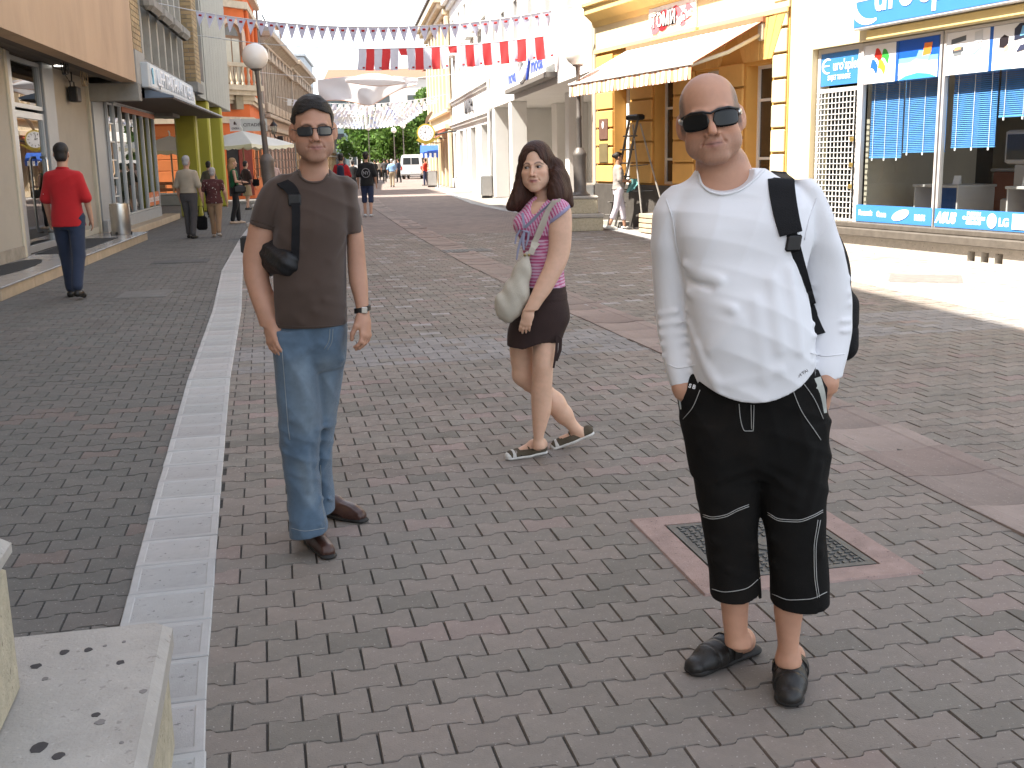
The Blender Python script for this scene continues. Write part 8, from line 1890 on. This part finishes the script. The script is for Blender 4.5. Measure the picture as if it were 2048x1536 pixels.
# ------------------------------------------------------------------ people further off
SK = {'fair': (.50, .29, .20), 'tan': (.42, .23, .15)}
def walker(label, x, y, face, h, v, top, bottom, hair, group=None, skin='fair', build=1.0, stride=0.14, arms=(0.1, -0.1), elbows=None, fem=False, shoes=(.012, .011, .010), sleeve=.42, hemz=.90, legs='pants', z=0.0):
    k = h / 1.76; t = thing('person', label, 'person', (x, y, z), face, group); B = build
    J = {}
    for s in (-1, 1):
        a = stride * s
        J['hip', s] = np.array([s * .088, 0, .92]); J['kn', s] = np.array([s * .092, -a * .55 - .02, .50]); J['an', s] = np.array([s * .088, -a * 1.0 + (.06 if a < 0 else 0), .085 + (.05 if a < -.08 else 0)])
        J['sh', s] = np.array([s * .162 * B, .012, 1.405]); sw = arms[0] if s < 0 else arms[1]
        J['el', s] = np.array([s * .225 * B, .03 - sw * .4, 1.14]); J['wr', s] = np.array([s * .235 * B, -.05 - sw * 1.0, .90])
        if elbows and elbows.get(s) is not None: J['el', s], J['wr', s] = map(np.array, elbows[s])
    C = lambda m: [Prim((lambda P, f=p.fn: f(P / k) * k), p.lo * k, p.hi * k, p.k * k, p.op) for p in m]
    hc, hM = np.array([0, -.005, 1.645]), R3(0, 0, 0)
    body = put(head_prims(fem=fem, detail=False, wide=.96), hM, hc) + [cap((0, .02, 1.40), (0, .012, 1.56), .060, .055, .03)]
    body += [loft([(.90, 0, 0, .14 * B, .09), (1.1, 0, 0, .12 * B, .09), (1.35, 0, .01, .15 * B, .09), (1.46, 0, .015, .07, .06)], .03)]
    for s in (-1, 1):
        body += chain([J['sh', s], J['el', s], J['wr', s]], [.046 * B, .038 * B, .027], .02)
        d = J['wr', s] - J['el', s]; d /= np.linalg.norm(d)
        if v < .011: body += hand_prims(J['wr', s], d, np.array([-s, .25, 0.0]), s, .5, .95)
        else: body += [cap(J['wr', s], J['wr', s] + d * .10, .030, .026, .02, 'u', ((1, 0, 0), .6)), cap(J['wr', s] + d * .09, J['wr', s] + d * .165, .024, .012, .015, 'u', ((1, 0, 0), .6))]
        body += chain([J['hip', s], J['kn', s], J['an', s]], [.078, .052, .036], .03)
    sdf_obj('body', C(body), v, mat('skin_' + skin, SK[skin], .55, .08, 20, spec=.3), t)
    W_ = (.150 if fem else .158) * B; ch = (.158 if fem else .178) * B; wa = (.128 if fem else .155) * B
    tp = [loft([(.80, 0, 0, W_ * 1.14, .142 * B), (.92, 0, 0, W_ * 1.12, .140 * B), (1.10, 0, 0, wa * 1.03, .124 * B), (1.30, 0, .005, ch, .122 * B), (1.40, 0, .015, ch * .98, .105), (1.445, 0, .018, ch * .80, .085), (1.468, 0, .02, ch * .55, .07), (1.485, 0, .02, .062, .062)], .02, n=2.3)]
    for s in (-1, 1):
        if sleeve > 0:
            e = J['sh', s] + (J['el', s] - J['sh', s]) * min(1, sleeve / .3 * .72); tp.append(cap(J['sh', s] + [-s * .012, 0, -.012], e, .058 * B, .062 * B if sleeve < .6 else .050, .05))
            if sleeve > .6: tp.append(cap(J['el', s], J['wr', s], .052, .042, .02))
    tp += [disp(lambda P: .004 * pn(P, 22, int(h * 100)) ), crumple(.006, (.3, .3, 1), 30, int(h * 57)), cut(lambda P: np.where(np.abs(P[:, 0]) < .19 * B, hemz, .5) - P[:, 2])]
    sdf_obj('shirt' if not fem else 'top', C(tp), v, top, t)
    hipw = .150 * B
    if legs == 'skirt':
        bt = [loft([(.50, 0, -.01, .19, .14), (.70, 0, 0, .18, .13), (.90, 0, 0, hipw * 1.02, .12), (1.02, 0, 0, wa, .11)], .02)]
    else:
        end = {'pants': 1.0, 'shorts': .18, 'capri': .62}[legs]; bt = [loft([(.80, 0, .01, hipw * .9, .10), (.90, 0, 0, hipw, .122 * B), (1.00, 0, 0, wa * 1.0, .112 * B)], .03)]
        for s in (-1, 1):
            kn, an = J['kn', s], J['an', s]; e = kn + (an - kn) * (end * .93); bt += [cap(J['hip', s], kn, .098 * B, .072, .02)] + [cap(kn, e, .072, .062 if legs != 'shorts' else .074, .02)]
        bt += [disp(lambda P: .005 * pn(P, 24, int(h * 33))), crumple(.006, (.2, .3, 1), 36, int(h * 71))]
    sdf_obj({'pants': 'trousers', 'shorts': 'shorts', 'capri': 'trousers', 'skirt': 'skirt'}[legs], C(bt), v, bottom, t)
    ms = mat('shoe_%d' % int(shoes[0] * 1000), shoes, .5, .15, 8)
    for s in (-1, 1):
        a = J['an', s]; a0 = np.array([a[0], a[1] + .045, max(.035, a[2] - .055)]); lift = a[2] - .085
        sdf_obj('shoe', C([cap(a0, a0 + [s * .01, -.10, -.004], .040, .042, .02), cap(a0 + [s * .01, -.10, -.004], a0 + [s * .022, -.20, -.010 - lift * .7], .042, .030, .02), cut(lambda P: -P[:, 2] + .002)]), max(.006, v * .7), ms, t)
    hs, hm = hair
    hp = put([ell((0, .022, .046), (.082, .102, .088), 0)], hM, hc)
    def line(P):
        q = (P - hc) @ hM; return np.where(q[:, 1] < -.03, .062 - q[:, 2], np.where(q[:, 1] < .02, -.0 - q[:, 2], -.085 - q[:, 2]))
    if hs == 'short': hp += put([ell((0, .05, -.03), (.068, .070, .070), .02)], hM, hc) + [cut(line)]
    elif hs == 'bun': hp += [cut(line)] + put([ell((.0, .125, .045), (.045, .04, .045), .02)], hM, hc)
    elif hs == 'long': hp += chain([hc + [0, .045, .02], hc + [0, .075, -.12], hc + [0, .095, -.30]], [.085, .092, .060], .03) + put([ell((0, -.075, -.02), (.062, .06, .085), .01, 's')], hM, hc)
    hp += [disp(lambda P: .003 * pn(P * np.array([1, 1, .4]), 60, 3))]
    sdf_obj('hair', C(hp), max(.006, v * .8), hm, t)
    return t
def cloth(n, c, **k): return mat(n, c, .9, .08, 8, .15, 60, sheen=.1, **k)
Hd, Hg, Hb = mat('crowd_dark_hair', (.016, .012, .010), .6, .4, 60, .4, 120), mat('crowd_grey_hair', (.34, .33, .33), .7, .25, 60, .4, 120), mat('crowd_blonde_hair', (.30, .19, .09), .6, .3, 60, .4, 120)
def G2(px, py): g = gnd(px, py); return float(g[0]), float(g[1])
PI = math.pi
x, y = G2(152, 596)
rp = walker('man in a red polo shirt and dark jeans walking away by the shop step', x, y, PI + .12, 1.85, .0085, cloth('red_pique', (.42, .012, .016)), cloth('dark_denim', (.022, .032, .062)), ('short', Hd), stride=.16, arms=(.02, .10), sleeve=.40, hemz=.83, build=1.02)
MB().tube([(.064 * math.cos(a), .02 + .062 * math.sin(a), 1.555 + .012 * math.sin(a)) for a in np.linspace(0, 2 * PI, 20)], .016, 6).build('collar', _MATS['red_pique'], rp, True)
MB().strap([(.235 + .04 * 0, -.055, 1.26), (.262, -.0, 1.262), (.24, .06, 1.265)], .010, .004, (0, 0, 1)).build('sleeve_stripe', M_pw, rp)
x, y = G2(384, 476)
walker('grey haired man in a beige shirt and grey trousers walking away', x, y, PI - .1, 1.76, .011, cloth('beige_shirt', (.36, .31, .24)), cloth('grey_trousers', (.062, .058, .060)), ('short', Hg), stride=.08, arms=(.0, .05), build=1.10, hemz=.97, sleeve=.5)
M_blouse = mat('patterned_blouse', (.075, .022, .022), .85, .05, 8, 0, spots=1.0, spot_scale=26, spot_col=(.62, .56, .52))
x, y = G2(434, 474)
walker('grey haired woman in a dark patterned blouse and tan trousers', x, y, PI + .05, 1.50, .011, M_blouse, cloth('tan_trousers', (.30, .19, .11)), ('short', Hg), fem=True, build=1.28, stride=.10, hemz=.86, sleeve=.6, shoes=(.35, .3, .25), legs='pants', arms=(.0, .0))
t = thing('handbag', 'black handbag carried by the grey haired woman in the patterned blouse', 'bag', (x - .31, y, .16), 0)
MB().bbox(-.12, .12, -.05, .05, 0, .30, .04).build('bag', M_blackcloth, t); MB().tube([(-.07, 0, .29), (-.05, 0, .52), (.05, 0, .52), (.07, 0, .29)], .01, 6).build('strap', M_blackcloth, t, True)
x, y = G2(474, 447)
walker('long haired blonde woman in a green top and black trousers', x, y, PI * .62, 1.72, .011, cloth('green_top', (.015, .10, .035)), cloth('black_trousers', (.012, .012, .013)), ('long', Hb), fem=True, build=.94, stride=.07, sleeve=0, hemz=.98, shoes=(.45, .34, .25), elbows={-1: ((-.20, -.02, 1.14), (-.12, -.22, 1.12)), 1: ((.20, .02, 1.13), (.20, -.18, 1.05))})
t = thing('handbag', 'black handbag on the arm of the blonde woman in the green top', 'bag', (x + .16, y - .12, .80), .3)
MB().bbox(-.17, .17, -.06, .06, 0, .22, .05).build('bag', M_blackleather, t); MB().tube([(-.10, 0, .2), (-.06, 0, .42), (.06, 0, .42), (.10, 0, .2)], .012, 6).build('strap', M_blackleather, t, True)
x, y = G2(497, 419)
walker('dark haired woman in a dark brown top and beige skirt beyond the blonde woman', x, y, PI * .8, 1.66, .014, cloth('dark_brown_top', (.035, .017, .013)), cloth('beige_skirt', (.34, .25, .14)), ('short', Hd), fem=True, legs='skirt', stride=.08, sleeve=.45)
t = thing('handbag', 'dark handbag beside the woman in the beige skirt', 'bag', (x + .33, y - .05, .80), 0); MB().bbox(-.12, .12, -.05, .05, 0, .24, .04).build('bag', M_blackcloth, t); MB().tube([(-.07, 0, .23), (-.02, 0, .55), (.07, 0, .23)], .01, 6).build('strap', M_blackcloth, t)
walker('dark haired person half hidden behind the patterned blouse and the yellow green column', -8.95, 33.6, PI, 1.66, .013, cloth('olive_top', (.10, .09, .06)), _MATS['black_trousers'], ('short', Hd), stride=.05)
x, y = at(548, 345, 44)[:2]
walker('woman in a pale pink top beside the leaning street lamp', float(x), 44.0, .2, 1.68, .014, cloth('pale_pink_top', (.52, .36, .32)), cloth('pale_trousers', (.4, .37, .33)), ('short', mat('crowd_red_hair', (.12, .05, .025), .6, .3, 60)), fem=True, stride=.1)
x = float(at(683, 345, 32.4)[0])
walker('man in a red T-shirt with a dark blue backpack walking away', x, 32.4, PI, 1.80, .012, _MATS['red_pique'], cloth('red_shorts', (.38, .02, .02)), ('short', Hd), stride=.06, legs='shorts', sleeve=.45, hemz=.88, arms=(.05, .0))
t = thing('backpack', 'dark blue backpack with a white label on the man in the red T-shirt', 'backpack', (x, 32.4 - .0, 1.0), 0)
sdf_obj('bag', [cap((0, -.19, .08), (0, -.17, .38), .115, .10, .03), cap((-.04, -.22, .10), (.04, -.22, .10), .085, .085, .03)], .012, cloth('navy_nylon', (.012, .013, .035)), t)
MB().box(-.09, .09, -.318, -.306, .06, .10).build('label', M_pw, t)
for s in (-1, 1): MB().strap([(s * .09, -.12, .46), (s * .10, -.02, .52), (s * .11, .10, .48), (s * .12, .15, .2)], .05, .01, (1, 0, 0)).build('strap', _MATS['navy_nylon'], t)
x, y = G2(737, 433)
bt_ = walker('man in a black T-shirt and navy shorts walking away in white trainers', x, y, PI, 1.83, .0115, cloth('black_tee', (.010, .010, .011)), cloth('navy_shorts', (.022, .032, .075)), ('short', Hd), stride=.05, legs='shorts', sleeve=.5, hemz=.84, build=1.05, shoes=(.55, .55, .56), arms=(.0, .0))
mb = MB(); mb.tube([(.115 * math.cos(a), .165, 1.24 + .125 * math.sin(a)) for a in np.linspace(0, 2 * PI, 25)], .011, 6); mb.build('print', mat('grey_print', (.25, .25, .26), .8), bt_, True)
text('lettering', 'NY', .13, _MATS['grey_print'], bt_, (0, .168, 1.24), (PI / 2, 0, PI), .003, bold=.004)
x = float(at(706, 345, 50)[0]); walker('woman in a black dress between the red T-shirt and the black T-shirt', x, 50.0, PI, 1.62, .016, _MATS['black_tee'], _MATS['black_trousers'], ('short', Hd), fem=True, legs='skirt', stride=.08)
x = float(at(784, 350, 68)[0]); walker('man in a light blue shirt and beige trousers near the sunlit strip', x, 68.0, PI, 1.66, .018, cloth('light_blue_shirt', (.22, .38, .62)), cloth('beige_trousers', (.33, .27, .19)), ('short', Hg), stride=.06, build=1.15, hemz=.98, sleeve=.5)
x = float(at(851, 350, 70)[0]); walker('woman in a red top standing by the white van', x, 70.0, -PI / 2 - .5, 1.66, .018, cloth('bright_red_top', (.55, .04, .02)), cloth('blue_jeans_far', (.03, .04, .09)), ('short', Hd), fem=True, stride=.04, sleeve=.4, arms=(.3, .1))
for k, (px, Yy, hh, c, lab) in enumerate(((769, 84, 1.72, _MATS['grey_trousers'], 'distant person in grey, just left of the man in the light blue shirt'), (757, 92, 1.7, _MATS['beige_shirt'], 'distant person in beige beside the glass building'), (750, 80, 1.66, _MATS['black_tee'], 'distant person in black beyond the black T-shirt man'), (797, 82, 1.7, _MATS['dark_denim'], 'distant person in dark clothes just left of the white van'), (776, 100, 1.7, _MATS['dark_brown_top'], 'farthest person in brown under the trees'))):
    x = float(at(px, 340, Yy)[0]); walker(lab, x, float(Yy), PI + .3 * k, hh, .022, c, _MATS['black_trousers'], ('short', Hd), 'small figures far down the street', stride=.08, sleeve=.45)
# the woman by the ladder
x, y = float(at(1237, 455, 24.1)[0]), 24.1
walker('woman in a grey top and pale cropped trousers by the step ladder', x, y, PI / 2 + .15, 1.64, .0105, cloth('grey_tee', (.30, .27, .25)), cloth('pale_lilac_trousers', (.52, .48, .54)), ('bun', Hd), fem=True, skin='tan', legs='capri', stride=.17, sleeve=.4, hemz=.92, shoes=(.62, .60, .55), elbows={-1: ((-.21, .02, 1.14), (-.08, -.24, 1.10)), 1: ((.21, .0, 1.13), (.14, -.30, 1.12))}, build=1.0)
t = thing('rag', 'teal and white cloth in the hands of the woman by the step ladder', 'cloth', (x + .30, y - .02, .92), 0)
MB().grid(lambda a, c: (-.10 + .2 * a + .03 * math.sin(c * 5), .04 * math.sin(a * 9 + c * 4), .16 - .3 * c * (1 - .3 * a)), 8, 8).build('cloth', mat('teal_cloth', (.12, .30, .30), .9, .2, 8), t, True)
